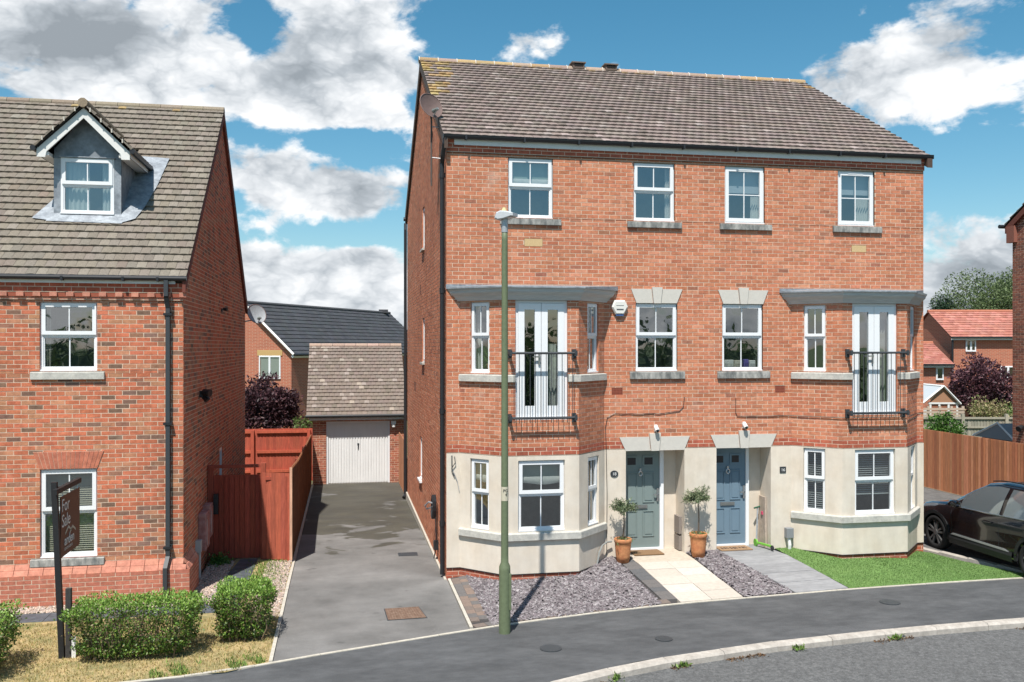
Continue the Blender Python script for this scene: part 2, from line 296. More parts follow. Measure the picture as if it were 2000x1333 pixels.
# ------------------------------------------------------------------ brickwork: every brick is geometry; the nearest 300 are objects of their own
class Brickwork:
    def __init__(s, pal): s.pal = pal; s.bricks = []; s.mortar = MB(); s.reveal = []
    def colour(s):
        r = random.random(); a = 0
        for w, c, j in s.pal:
            a += w
            if r <= a: return jit(c, j)
        return jit(s.pal[-1][1], .1)
    def wall(s, fr, z0, z1, ops=(), ztop=None, zbot=None, off=0.0, phase=0.0, cs=.075, L=.225, col=None, u0=0.0, u1=None):
        u1 = fr.W if u1 is None else u1
        n = int(math.ceil((z1-z0)/cs-1e-6))
        for i in range(n):
            a = z0+i*cs; b = min(z0+(i+1)*cs, z1)
            cuts = sorted({a, b}|{round(z, 4) for o in ops for z in (o[2], o[3]) if a+.006 < z < b-.006})
            for a2, b2 in zip(cuts[:-1], cuts[1:]):
                iv = [(u0, u1)]
                for o in ops:
                    if o[2] < b2-.0065 and o[3] > a2+.0065:
                        nv = []
                        for p, q in iv:
                            if o[1] <= p or o[0] >= q: nv.append((p, q)); continue
                            if o[0] > p: nv.append((p, o[0]))
                            if o[1] < q: nv.append((o[1], q))
                        iv = nv
                for p, q in iv:
                    if ztop is not None:
                        us = np.linspace(p, q, 200); ok = us[[ztop(t) > (a2+b2)/2 for t in us]]
                        if len(ok) < 2: continue
                        p, q = float(ok[0]), float(ok[-1])
                    if q-p < .012: continue
                    fr.quad(s.mortar, p, q, a2, b2, .0025-off)
                    ph = phase+(L/2 if i % 2 else 0)
                    k = math.floor((p-ph)/L); t = ph+k*L
                    while t < q-1e-4:
                        x0 = max(p, t+.006 if t > p else p); x1 = min(q, t+L-.006); t += L
                        if x1-x0 < .02: continue
                        full = x1-x0 > .2 and b2-a2 > .07
                        s.bricks.append((fr, x0, x1, a2+(.0125 if b2-a2 > .04 else .004), b2, off, full, col(x0, a2) if callable(col) else col))
        for o in ops:
            if len(o) > 4 and o[4] > 0: s.reveal.append((fr, o, off))
    def finish(s, root, nind=300, wallname='wall', brickname='brick', front=lambda fr: fr.N.y < -.5, inset=.011):
        w = s.mortar.build(wallname, MORTAR, root)
        cand = [(i, (CAM-Vector(b[0].pt((b[1]+b[2])/2, 0, (b[3]+b[4])/2))).length) for i, b in enumerate(s.bricks) if b[6] and front(b[0]) and b[7] is None]
        cand.sort(key=lambda q: q[1]); ind = {i for i, _ in cand[:nind]}
        mb = MB()
        for i, (fr, x0, x1, z0, z1, off, full, col) in enumerate(s.bricks):
            if i in ind: continue
            c = col or s.colour(); o = off+random.uniform(-.0008, .0015); j = lambda: random.uniform(-.0015, .0015)
            f = [fr.pt(x0+j(), -o, z0+j()), fr.pt(x1+j(), -o, z0+j()), fr.pt(x1+j(), -o, z1+j()), fr.pt(x0+j(), -o, z1+j())]
            g = [fr.pt(x0, inset-off, z0), fr.pt(x1, inset-off, z0), fr.pt(x1, inset-off, z1), fr.pt(x0, inset-off, z1)]
            mb.add(f+g, [(0, 1, 2, 3), (0, 4, 5, 1), (1, 5, 6, 2), (2, 6, 7, 3), (3, 7, 4, 0)], jit(c, .05))
        for fr, o, off in s.reveal:
            d0, d1 = .004-off, o[4]; c = s.pal[0][1]
            for a in ([(o[0], d0, o[2]), (o[0], d1, o[2]), (o[0], d1, o[3]), (o[0], d0, o[3])], [(o[1], d0, o[2]), (o[1], d0, o[3]), (o[1], d1, o[3]), (o[1], d1, o[2])],
                      [(o[0], d0, o[3]), (o[0], d1, o[3]), (o[1], d1, o[3]), (o[1], d0, o[3])], [(o[0], d0, o[2]), (o[1], d0, o[2]), (o[1], d1, o[2]), (o[0], d1, o[2])]):
                mb.add([fr.pt(*q) for q in a], [(0, 1, 2, 3)], jit(c, .05))
        props(mb.build('brickwork', BRICK, w), kind='stuff')
        if ind:
            var = []
            for k in range(28):
                c = s.colour(); b = MB(); j = lambda: random.uniform(-.0015, .0015); l, h = .215/2, .065/2
                f = [(-l+j(), 0, -h+j()), (l+j(), 0, -h+j()), (l+j(), 0, h+j()), (-l+j(), 0, h+j())]; g = [(-l, inset, -h), (l, inset, -h), (l, inset, h), (-l, inset, h)]
                b.add(f+g, [(0, 1, 2, 3), (0, 4, 5, 1), (1, 5, 6, 2), (2, 6, 7, 3), (3, 7, 4, 0)], c)
                q = b.build('brick_shape', BRICK); var.append(q.data); bpy.data.objects.remove(q)
            o0 = org(root)
            for i in sorted(ind):
                fr, x0, x1, z0, z1, off, full, col = s.bricks[i]
                b = bpy.data.objects.new(brickname, random.choice(var)); COL.objects.link(b); b.parent = w
                p = Vector(fr.pt((x0+x1)/2, -off-random.uniform(-.0008, .0015), (z0+z1)/2)); b.location = p-o0; b.rotation_euler = (0, 0, fr.ang); b.scale = ((x1-x0)/.215, 1, (z1-z0)/.065)
        return w

# ------------------------------------------------------------------ tiled roof slopes
def tiled_roof(root, name, E0, E1, slope, up, rows, tw, colf, nind=300, skip=None, thick=.03, camber=.009, off0=0.0):
    """E0,E1: eaves left and right seen from below; slope: vector from eaves to ridge; up: outward unit normal"""
    E0, E1, S, Nn = Vector(E0), Vector(E1), Vector(slope), Vector(up).normalized()
    W = (E1-E0).length; U = (E1-E0).normalized(); g = S.length/rows; Sd = S.normalized()
    sh = MB(); a = -.03
    sh.add([E0+Nn*a, E1+Nn*a, E1+S+Nn*a, E0+S+Nn*a], [(0, 1, 2, 3)]); roof = sh.build(name, UNDER, root)
    o0 = org(root); tiles = []
    for r in range(rows):
        t = -(tw/2 if r % 2 else 0)
        while t < W-1e-3:
            x0, x1 = max(0, t+.002), min(W, t+tw-.002); t += tw
            if x1-x0 < .03: continue
            if skip is not None and skip((x0+x1)/2, (r+.5)*g): continue
            tiles.append((r, x0, x1))
    def tile_mesh(mb, base, x0, x1, c, U, Sd, Nn, lift):
        n = 4; fr = []; bk = []; bt = []
        for k in range(n+1):
            x = x0+(x1-x0)*k/n; h = camber*(1-(2*k/n-1)**2)
            fr.append(base+U*x+Nn*(thick+h+lift)); bk.append(base+U*x+Sd*(g+.02)+Nn*(h*.5+lift*.3)); bt.append(base+U*x+Nn*(h*.3-.012))
        vs = fr+bk+bt; m = n+1
        fs = [(k, k+1, m+k+1, m+k) for k in range(n)]+[(2*m+k, 2*m+k+1, k+1, k) for k in range(n)]+[(2*m, 0, m), (n, 2*m+n, m+n)]
        mb.add(vs, fs, c)
    full = [i for i, (r, x0, x1) in enumerate(tiles) if x1-x0 > tw*.9]
    full.sort(key=lambda i: (CAM-(E0+U*tiles[i][1]+Sd*(tiles[i][0]*g))).length); ind = set(full[:nind])
    mb = MB()
    for i, (r, x0, x1) in enumerate(tiles):
        if i in ind: continue
        base = E0+Sd*(r*g); tile_mesh(mb, base+Sd*random.uniform(-.006, .004), x0, x1, colf(x0, r*g), U, Sd, Nn, random.uniform(0, .005))
    props(mb.build('tiling', TILE, roof), kind='stuff')
    if ind:
        groups = {}
        M = Matrix((U, Sd, Nn)).transposed().to_4x4()
        X, Y, Z = Vector((1, 0, 0)), Vector((0, 1, 0)), Vector((0, 0, 1)); var = []
        for k in range(40):
            b = MB(); i0 = sorted(ind)[int(k*len(ind)/40)]; r, x0, x1 = tiles[i0]
            tile_mesh(b, Vector((0, 0, 0)), 0, tw-.004, colf(x0, r*g), X, Y, Z, random.uniform(0, .005))
            q = b.build('tile_shape', TILE); var.append(q.data); bpy.data.objects.remove(q)
        for i in sorted(ind):
            r, x0, x1 = tiles[i]; o = bpy.data.objects.new('roof_tile', random.choice(var)); COL.objects.link(o); o.parent = roof
            p = E0+Sd*(r*g+random.uniform(-.006, .004))+U*x0; o.matrix_basis = Matrix.Translation(p-o0) @ M
    return roof

# ------------------------------------------------------------------ windows
def window(root, fr, u0, u1, z0, z1, setback=.05, style='sash', room=True, rmat=None, name='window', cill=True, depth=1.1, gmat=None):
    mb = MB(); d = setback; w = .045; t = .07
    gm = gmat or GLASS
    fr.box(mb, u0, u0+w, d, d+t, z0, z1); fr.box(mb, u1-w, u1, d, d+t, z0, z1)
    fr.box(mb, u0+w, u1-w, d, d+t, z0, z0+w+.012); fr.box(mb, u0+w, u1-w, d, d+t, z1-w, z1)
    if cill: fr.box(mb, u0-.004, u1+.004, d-.035, d+.002, z0, z0+.024)
    zm = z0+(z1-z0)*.525
    if style in ('sash', 'slim'): fr.box(mb, u0+w, u1-w, d+.001, d+t, zm-.028, zm+.002)
    win = mb.build(name, UPVC, root)
    bar = .018; panes = []
    def leaf(a, b, c, e, dd, sw, nm, cols=2, rows=1):
        s = MB(); fr.box(s, a, a+sw, dd, dd+.05, c, e); fr.box(s, b-sw, b, dd, dd+.05, c, e)
        fr.box(s, a+sw, b-sw, dd, dd+.05, c, c+sw); fr.box(s, a+sw, b-sw, dd, dd+.05, e-sw, e); s.build(nm, UPVC, win)
        ia, ib, ic, ie = a+sw, b-sw, c+sw, e-sw; pd = dd+.022
        for k in range(1, cols):
            x = lerp(ia, ib, k/cols); g = MB(); fr.box(g, x-bar/2, x+bar/2, pd-.008, pd+.012, ic, ie); g.build('glazing_bar', UPVC, win)
        for k in range(1, rows):
            z = lerp(ic, ie, k/rows); g = MB(); fr.box(g, ia, ib, pd-.007, pd+.011, z-bar/2, z+bar/2); g.build('glazing_bar', UPVC, win)
        for k in range(cols):
            for q in range(rows):
                g = MB(); fr.quad(g, lerp(ia, ib, k/cols)+.004, lerp(ia, ib, (k+1)/cols)-.004, lerp(ic, ie, q/rows)+.003, lerp(ic, ie, (q+1)/rows)-.003, pd); g.build('pane', gm, win)
    if style == 'sash':
        leaf(u0+.022, u1-.022, zm+.004, z1-.02, d-.022, .062, 'sash'); leaf(u0+w-.004, u1-w+.004, z0+w+.008, zm-.026, d+.012, .022, 'lower_sash')
    elif style == 'slim':
        leaf(u0+.02, u1-.02, zm+.004, z1-.02, d-.022, .055, 'sash'); leaf(u0+w-.004, u1-w+.004, z0+w+.008, zm-.026, d+.012, .02, 'lower_sash')
    elif style == 'grid':
        leaf(u0+.025, u1-.025, z0+.04, z1-.03, d-.02, .07, 'sash', 2, 2)
        g = MB(); fr.box(g, lerp(u0, u1, .3), lerp(u0, u1, .7), d-.026, d-.019, z1-.075, z1-.055); g.build('trickle_vent', UPVC, win)
    elif style == 'single':
        leaf(u0+.02, u1-.02, z0+.03, z1-.02, d-.015, .05, 'sash', 1, 1)
    elif style == 'pair':
        um = (u0+u1)/2; leaf(u0+.02, um-.003, z0+.03, z1-.02, d-.015, .05, 'sash', 1, 1); leaf(um+.003, u1-.02, z0+.03, z1-.02, d-.015, .05, 'sash', 1, 1)
    if room:
        r = MB(); e = .10; a = d+t+.002; b = a+depth
        P = [fr.pt(u0-e, a, z0-e), fr.pt(u1+e, a, z0-e), fr.pt(u1+e, b, z0-e), fr.pt(u0-e, b, z0-e), fr.pt(u0-e, a, z1+e), fr.pt(u1+e, a, z1+e), fr.pt(u1+e, b, z1+e), fr.pt(u0-e, b, z1+e)]
        r.add(P, [(0, 1, 2, 3), (7, 6, 5, 4), (1, 2, 6, 5), (2, 3, 7, 6), (3, 0, 4, 7)]); r.build('room_lining', rmat or ROOM, win)
    return win
def sill(root, fr, u0, u1, z0, z1, proj=.05, m=None):
    b = MB()
    b.hexa([fr.pt(u0, -proj, z0), fr.pt(u1, -proj, z0), fr.pt(u1, .08, z0), fr.pt(u0, .08, z0), fr.pt(u0, -proj, z1-.012), fr.pt(u1, -proj, z1-.012), fr.pt(u1, .08, z1), fr.pt(u0, .08, z1)])
    return b.build('window_sill', m or STONEW, root, bevel=.006)
def plain_wall(mb, fr, z0, z1, ops=(), d=0.0, reveal=.1, u0=0.0, u1=None):
    u1 = fr.W if u1 is None else u1
    us = sorted({u0, u1}|{min(max(o[k], u0), u1) for o in ops for k in (0, 1)}); zs = sorted({z0, z1}|{min(max(o[k], z0), z1) for o in ops for k in (2, 3)})
    for a, b in zip(us[:-1], us[1:]):
        for c, e in zip(zs[:-1], zs[1:]):
            if any(o[0] <= (a+b)/2 <= o[1] and o[2] <= (c+e)/2 <= o[3] for o in ops): continue
            fr.quad(mb, a, b, c, e, d)
    for o in ops:
        r = o[4] if len(o) > 4 else reveal
        for q in ([(o[0], d, o[2]), (o[0], r, o[2]), (o[0], r, o[3]), (o[0], d, o[3])], [(o[1], d, o[2]), (o[1], d, o[3]), (o[1], r, o[3]), (o[1], r, o[2])], [(o[0], d, o[3]), (o[0], r, o[3]), (o[1], r, o[3]), (o[1], d, o[3])]):
            mb.add([fr.pt(*p) for p in q], [(0, 1, 2, 3)])
def offset_path(pts, o):      # outward to the right-hand side normal (u.y,-u.x)
    P = [Vector(p) for p in pts]; out = []
    for i, p in enumerate(P):
        ns = []
        if i > 0: u = (P[i]-P[i-1]).normalized(); ns.append(Vector((u.y, -u.x)))
        if i < len(P)-1: u = (P[i+1]-P[i]).normalized(); ns.append(Vector((u.y, -u.x)))
        if len(ns) == 1: out.append(p+ns[0]*o)
        else:
            m = (ns[0]+ns[1]).normalized(); out.append(p+m*(o/max(.3, m.dot(ns[0]))))
    return [(q.x, q.y) for q in out]
def band(mb, path, o0, o1, z0, z1, c=None, m=0, ztop_in=None):    # ribbon of thickness o0(inner)..o1(outer) along a path
    A = offset_path(path, o0); B = offset_path(path, o1)
    for i in range(len(path)-1):
        zi = z1 if ztop_in is None else ztop_in
        mb.hexa([(*B[i], z0), (*B[i+1], z0), (*A[i+1], z0), (*A[i], z0), (*B[i], z1), (*B[i+1], z1), (*A[i+1], zi), (*A[i], zi)], c, m)
def text(name, body, size, M, material, parent=None, extrude=.002, align='LEFT'):
    cu = bpy.data.curves.new(name, 'FONT'); cu.body = body; cu.size = size; cu.extrude = extrude; cu.align_x = align; cu.space_line = .85
    o = bpy.data.objects.new(name, cu); COL.objects.link(o); dg = bpy.context.evaluated_depsgraph_get(); dg.update()
    me = bpy.data.meshes.new_from_object(o.evaluated_get(dg)); bpy.data.objects.remove(o); bpy.data.curves.remove(cu)
    me.materials.clear(); me.materials.append(material)
    o0 = org(parent)
    me.transform(Matrix.Translation(-o0) @ M)
    return link(name, me, parent)
def basis(fr, u, d, z):
    return Matrix.Translation(Vector(fr.pt(u, d, z))) @ Matrix(((fr.U.x, 0, fr.N.x, 0), (fr.U.y, 0, fr.N.y, 0), (0, 1, 0, 0), (0, 0, 0, 1)))

# ------------------------------------------------------------------ the ground
EX = [-30, -9, -6, -4.48, -3.41, -2.88, -1.675, -.227, .683, 2, 3.665, 5.862, 6.933, 8.922, 10.538, 14, 30]
EY = [-9.5, -5.4, -4.65, -4.40, -4.30, -4.04, -3.66, -3.21, -2.95, -2.66, -2.39, -2.20, -2.10, -2.02, -1.99, -2.05, -3.2]
KX = [-30, -6, -4, -2, -.5, .82, 2.094, 4.187, 6.528, 8.651, 12, 18, 30]
KY = [-22., -8.9, -7.75, -6.8, -6.05, -5.42, -4.93, -4.52, -4.27, -4.18, -4.25, -4.6, -6]
def edge(x): return interp(x, EX, EY)
def kerb_y(x): return interp(x, KX, KY)
HX = [0, .3, 1, 1.7, 2.4, 3.0, 3.4, 6.6, 7, 8.3, 9, 9.71, 9.86, 10.3]; HZ = [.0, .03, .08, .11, .16, .22, .28, .28, .28, .27, .2, .09, .06, .0]
def gh(x, y):      # front gardens rise from the pavement to the wall
    if x <= 0: return 0.0
    e = edge(x); s = min(1, max(0, (y-e)/(0-e))); return interp(x, HX, HZ)*s
def dh(y): return -.02*max(0, y)      # the drive falls away towards the garage
ASPH = mat('asphalt_pavement', (.070, .072, .075), .88, noise=.16, nscale=9, bump=.6, bscale=170, col2=(.098, .10, .103), spec=.3, detail=10, stretch=(.16, .3, 1), ramp=(.35, .7))
ROADM = mat('asphalt_road', (.092, .093, .093), .92, noise=.30, nscale=16, bump=.9, bscale=110, col2=(.15, .151, .15), spec=.25, detail=9)
CONC = mat('concrete_kerb', (.36, .325, .285), .92, noise=.16, nscale=5, bump=.3, bscale=70, col2=(.47, .43, .38))
def drive_material():
    m = mat('asphalt_drive', (.145, .140, .134), .9, noise=.13, nscale=.55, bump=.5, bscale=190, col2=(.215, .208, .20), spec=.25, detail=9)
    nt = m.node_tree; N = nt.nodes; L = nt.links; p = N['Principled BSDF']; src = p.inputs['Base Color'].links[0].from_socket
    geo = N.new('ShaderNodeNewGeometry'); s = N.new('ShaderNodeSeparateXYZ'); L.new(geo.outputs['Position'], s.inputs[0])
    mp = N.new('ShaderNodeMapping'); mp.inputs['Scale'].default_value = (.55, .8, 1); L.new(geo.outputs['Position'], mp.inputs[0])
    n = N.new('ShaderNodeTexNoise'); n.inputs['Scale'].default_value = 1.5; n.inputs['Detail'].default_value = 7; n.inputs['Roughness'].default_value = .6; n.inputs['Distortion'].default_value = .6; L.new(mp.outputs[0], n.inputs[0])
    r = N.new('ShaderNodeMapRange'); r.inputs[1].default_value = 1.6; r.inputs[2].default_value = 6.5; r.inputs[3].default_value = -.16; r.inputs[4].default_value = .16; L.new(s.outputs[1], r.inputs[0])
    a = N.new('ShaderNodeMath'); a.operation = 'ADD'; L.new(n.outputs[0], a.inputs[0]); L.new(r.outputs[0], a.inputs[1])
    t = N.new('ShaderNodeMapRange'); t.interpolation_type = 'SMOOTHSTEP'; t.inputs[1].default_value = .50; t.inputs[2].default_value = .57; L.new(a.outputs[0], t.inputs[0])
    n2 = N.new('ShaderNodeTexNoise'); n2.inputs['Scale'].default_value = 2.3; L.new(geo.outputs['Position'], n2.inputs[0])
    st = N.new('ShaderNodeMix'); st.data_type = 'RGBA'; L.new(n2.outputs[0], st.inputs[0]); st.inputs[6].default_value = (.052, .049, .044, 1); st.inputs[7].default_value = (.082, .074, .05, 1)
    mx = N.new('ShaderNodeMix'); mx.data_type = 'RGBA'; sc = N.new('ShaderNodeMath'); sc.operation = 'MULTIPLY'; sc.inputs[1].default_value = .88; L.new(t.outputs[0], sc.inputs[0])
    L.new(sc.outputs[0], mx.inputs[0]); L.new(src, mx.inputs[6]); L.new(st.outputs[2], mx.inputs[7]); L.new(mx.outputs[2], p.inputs['Base Color'])
    return m
DRIVE = drive_material()
weather(DRIVE, 1.3, .80, 1.16, (.6, 1, 1), (3.4, .655, .7, (.05, .048, .046)))
weather(DRIVE, 120, .80, 1.2, (1, 1, 1), (14, .70, .6, (.42, .41, .40)))
weather(ASPH, 1.1, .86, 1.16, (.5, 1.4, 1), (.9, .60, .35, (.13, .13, .132)))
weather(ASPH, 140, .74, 1.28, (1, 1, 1), (20, .735, .6, (.45, .45, .44)))
weather(ROADM, 90, .68, 1.32, (1, 1, 1), (1.2, .6, .45, (.09, .09, .09)))
def struct(mb, name, m, **k): return props(mb.build(name, m, **k), kind='structure')
g = MB(); g.add([(-1500, -1500, -.75), (1500, -1500, -.75), (1500, 1500, -.75), (-1500, 1500, -.75)], [(0, 1, 2, 3)])
struct(g, 'ground', mat('distant_grass', (.085, .12, .04), .95, noise=.3, nscale=.2))
def strip(name, m, xs, ya, yb, z, zb=-.8, n=1):
    b = MB()
    for x0, x1 in zip(xs[:-1], xs[1:]):
        for k in range(n):
            a0, a1 = lerp(ya(x0), yb(x0), k/n), lerp(ya(x1), yb(x1), k/n); b0, b1 = lerp(ya(x0), yb(x0), (k+1)/n), lerp(ya(x1), yb(x1), (k+1)/n)
            b.add([(x0, a0, z(x0, a0)), (x1, a1, z(x1, a1)), (x1, b1, z(x1, b1)), (x0, b0, z(x0, b0))], [(0, 1, 2, 3)])
    return struct(b, name, m)
xs = sorted(set(EX+KX+[x/2 for x in range(-20, 40)]))
strip('road', ROADM, xs, lambda x: -40, lambda x: kerb_y(x)-.05, lambda x, y: -.105)
strip('pavement', ASPH, xs, lambda x: kerb_y(x)+.06, lambda x: edge(x), lambda x, y: 0)
vg = MB(); vg.add([(-60, -23.5, -.02), (60, -23.5, -.02), (60, -160, -.02), (-60, -160, -.02)], [(3, 2, 1, 0)]); struct(vg, 'verge', mat('verge_grass', (.06, .10, .028), .95, noise=.3, nscale=.8))

def path_pts(f, x0, x1, step):
    pts = [(x0, f(x0))]; x = x0
    while x < x1:
        dx = .02; l = 0
        while l < step and x < x1+.5:
            l += math.hypot(dx, f(x+dx)-f(x)); x += dx
        pts.append((x, f(x)))
    return pts
kerb = thing('kerb', 'curved run of pale concrete kerbstones between pavement and road', 'kerb', (4, -4.6, -.1)); kerb['kind'] = 'structure'
kp = path_pts(kerb_y, -2.6, 13.5, .915)
for i, (a, b) in enumerate(zip(kp[:-1], kp[1:])):
    a, b = Vector(a), Vector(b); u = (b-a).normalized(); n = Vector((u.y, -u.x)); a = a+u*.004; b = b-u*.004; m = MB(); q = random.uniform(-.003, .003)
    for prof in ([(.075, -.3), (.075, -.03+q), (.045, .004+q), (-.065, .006+q), (-.065, -.3)],):
        vs = [(*(a+n*o), z) for o, z in prof]+[(*(b+n*o), z) for o, z in prof]; k = len(prof)
        m.add(vs, [tuple(range(k)), tuple(reversed(range(k, 2*k)))]+[((j+1) % k, j, k+j, k+(j+1) % k) for j in range(k)])
    m.build('kerb_stone', CONC, kerb)
EDGEM = mat('concrete_edging', (.44, .405, .34), .92, noise=.15, nscale=8, col2=(.52, .48, .41))
ed = thing('pavement_edging', 'thin pale concrete edging along the back of the pavement', 'edging', (0, -3.2, 0)); ed['kind'] = 'structure'
ep = path_pts(edge, -6.6, 12.5, .9)
for a, b in zip(ep[:-1], ep[1:]):
    a, b = Vector(a), Vector(b); u = (b-a).normalized(); n = Vector((-u.y, u.x)); a = a+u*.003; b = b-u*.003; m = MB(); t = .012+random.uniform(-.002, .003)
    m.hexa([(*(a-n*.005), -.2), (*(b-n*.005), -.2), (*(b+n*.045), -.2), (*(a+n*.045), -.2), (*(a-n*.005), t), (*(b-n*.005), t), (*(b+n*.045), t+.002), (*(a+n*.045), t+.002)])
    m.build('edging_stone', EDGEM, ed)
# drive
b = MB()
ys = [-9, -2, -1, 0]+[k for k in range(1, 15)]+[14.2]
for x0, x1 in ((-2.83, -1.9), (-1.9, -.95), (-.95, 0)):
    for y0, y1 in zip([None]+ys[1:-1], ys[1:]):
        a0, a1 = (edge(x0)+.04, edge(x1)+.04) if y0 is None else (y0, y0)
        b.add([(x0, a0, dh(a0)+.002), (x1, a1, dh(a1)+.002), (x1, y1, dh(y1)+.002), (x0, y1, dh(y1)+.002)], [(0, 1, 2, 3)])
struct(b, 'driveway', DRIVE)
for nm, x, y0, y1 in (('drive_edging', -2.86, -4.0, 13.9), ('drive_edging', .035, -3.05, -.12)):
    e = thing(nm, 'thin pale concrete edging on the left side of the garage drive' if x < -1 else 'short concrete edging between the drive and the slate bed', 'edging', (x, y0, 0)); e['kind'] = 'structure'
    y = y0
    while y < y1-.05:
        t = min(y+.915, y1); m = MB(); h = .028
        m.hexa([(x-.025, y+.003, -.4), (x+.025, y+.003, -.4), (x+.025, t-.003, -.4), (x-.025, t-.003, -.4), (x-.025, y+.003, dh(y)+h), (x+.025, y+.003, dh(y)+h), (x+.025, t-.003, dh(t)+h), (x-.025, t-.003, dh(t)+h)]); m.build('edging_stone', EDGEM, e); y = t
e = MB(); e.box(-.052, -.008, -.12, 10.1, -.35, .012); struct(e, 'wall_edging', EDGEM)
# the neighbour's drive on the right and yard ground behind
b = MB(); b.add([(10.16, .6, .004), (10.9, -1.6, .004), (10.95, -2.02, .004), (20, -2.3, .004), (20, 16, .0), (9.9, 16, .0), (9.9, .6, .004)], [(0, 1, 2, 3, 4, 5, 6)]); struct(b, 'side_driveway', mat('asphalt_side_drive', (.10, .098, .095), .92, noise=.25, nscale=4, bump=.5, bscale=140, col2=(.15, .147, .142)))
sk = thing('side_drive_kerb', 'grey concrete edging between the bright lawn and the parked car', 'edging', (10.3, 0, 0)); sk['kind'] = 'structure'
P0, P1 = Vector((10.02, .62)), Vector((10.88, -1.72))
for k in range(4):
    a, c = P0.lerp(P1, k/4), P0.lerp(P1, (k+1)/4); u = (c-a).normalized(); n = Vector((-u.y, u.x)); a = a+u*.004; c = c-u*.004; m = MB()
    m.hexa([(*a, -.2), (*c, -.2), (*(c+n*.15), -.2), (*(a+n*.15), -.2), (*a, .05), (*c, .03), (*(c+n*.15), .035), (*(a+n*.15), .055)]); m.build('edging_stone', CONC, sk)
b = MB(); b.add([(-14, .0, -.01), (-2.86, -.4, -.01), (-2.86, 14, -.3), (-2.86, 40, -.5), (-40, 40, -.5), (-40, 0, -.2)], [(0, 1, 2, 3, 4, 5)]); struct(b, 'rear_garden', mat('rear_garden_soil', (.13, .105, .07), .95, noise=.3, nscale=2, col2=(.09, .12, .04)))
b = MB(); b.add([(-2.82, 14.3, -.3), (60, 16, -.3), (90, 90, -.6), (-20, 90, -.6)], [(0, 1, 2, 3)]); struct(b, 'rear_ground', mat('rear_ground_soil', (.12, .105, .07), .95, noise=.3, nscale=2, col2=(.09, .12, .045)))

# ---- left front garden: dry lawn, slab path, gravel
LAWNM = mat('dry_lawn', (.40, .30, .15), .97, noise=.28, nscale=2.6, bump=.7, bscale=60, col2=(.22, .20, .09), detail=8, ramp=(.42, .62))
xs2 = [-30, -12, -9, -7.5, -6, -5, -4.48, -4, -3.41, -3.1, -2.885]
strip('lawn', LAWNM, xs2, lambda x: edge(x)+.04, lambda x: -.62 if x < -4.2 else 2.3, lambda x, y: .004)
def scatter_blades(name, n, pts_f, cols, h0, h1, w, label, cat, seed, lean=.5):
    r = np.random.default_rng(seed); P = pts_f(r, n); n = len(P); a = r.uniform(0, 2*np.pi, n); h = r.uniform(h0, h1, n); ww = r.uniform(w*.6, w*1.3, n)
    d = np.stack([np.cos(a), np.sin(a), np.zeros(n)], 1); side = np.stack([-np.sin(a), np.cos(a), np.zeros(n)], 1)
    tip = P+d*(h*r.uniform(-lean, lean, n))[:, None]+np.array([0, 0, 1.])*h[:, None]
    V = np.concatenate([P-side*ww[:, None]/2, P+side*ww[:, None]/2, tip], 0); F = np.stack([np.arange(n), np.arange(n)+n, np.arange(n)+2*n], 1)
    C = np.array(cols)[r.integers(0, len(cols), n)]*r.uniform(.75, 1.25, (n, 1))
    o = np_mesh(name, V, F, mat('grass_blade', tint=True, rough=.85, transl=.25), colors=C); props(o, label, cat, kind='stuff'); return o
def lawn_pts(r, n):
    x = r.uniform(-9, -2.9, n); y = r.uniform(-5.2, 2, n); ok = (y > np.interp(x, EX, EY)+.03) & (y < np.where(x < -4.1, -1.6, np.where(x < -3.55, -1.75, -1.6))); x, y = x[ok], y[ok]
    return np.stack([x, y, np.full(len(x), .0)], 1)
scatter_blades('dry_grass', 70000, lawn_pts, [(.46, .34, .15), (.40, .29, .12), (.50, .39, .19), (.24, .25, .075), (.34, .29, .1)], .02, .05, .012, 'parched straw coloured grass round the hedges beside the drive', 'grass', 3, 1.2)
def weed_pts(r, n):
    c = r.uniform(0, 1, n); x = np.where(c < .55, r.normal(-3.3, .2, n), r.uniform(-4.4, -2.92, n)); y = np.where(c < .55, r.uniform(-.5, 2.0, n), np.interp(x, EX, EY)+.06+np.abs(r.normal(0, .22, n)))
    ok = (x < -2.92) & (x > -4.9) & (y < 1.95) & ((y > -2) | (np.sin(x*7.3)+np.sin(x*17+y*9) > .2)); return np.stack([x[ok], y[ok], np.zeros(ok.sum())], 1)
scatter_blades('weeds', 3600, weed_pts, [(.16, .25, .05), (.22, .30, .07), (.11, .19, .05)], .02, .075, .02, 'low green weeds along the pavement edge and by the red fence panel', 'weeds', 4, 1.0)
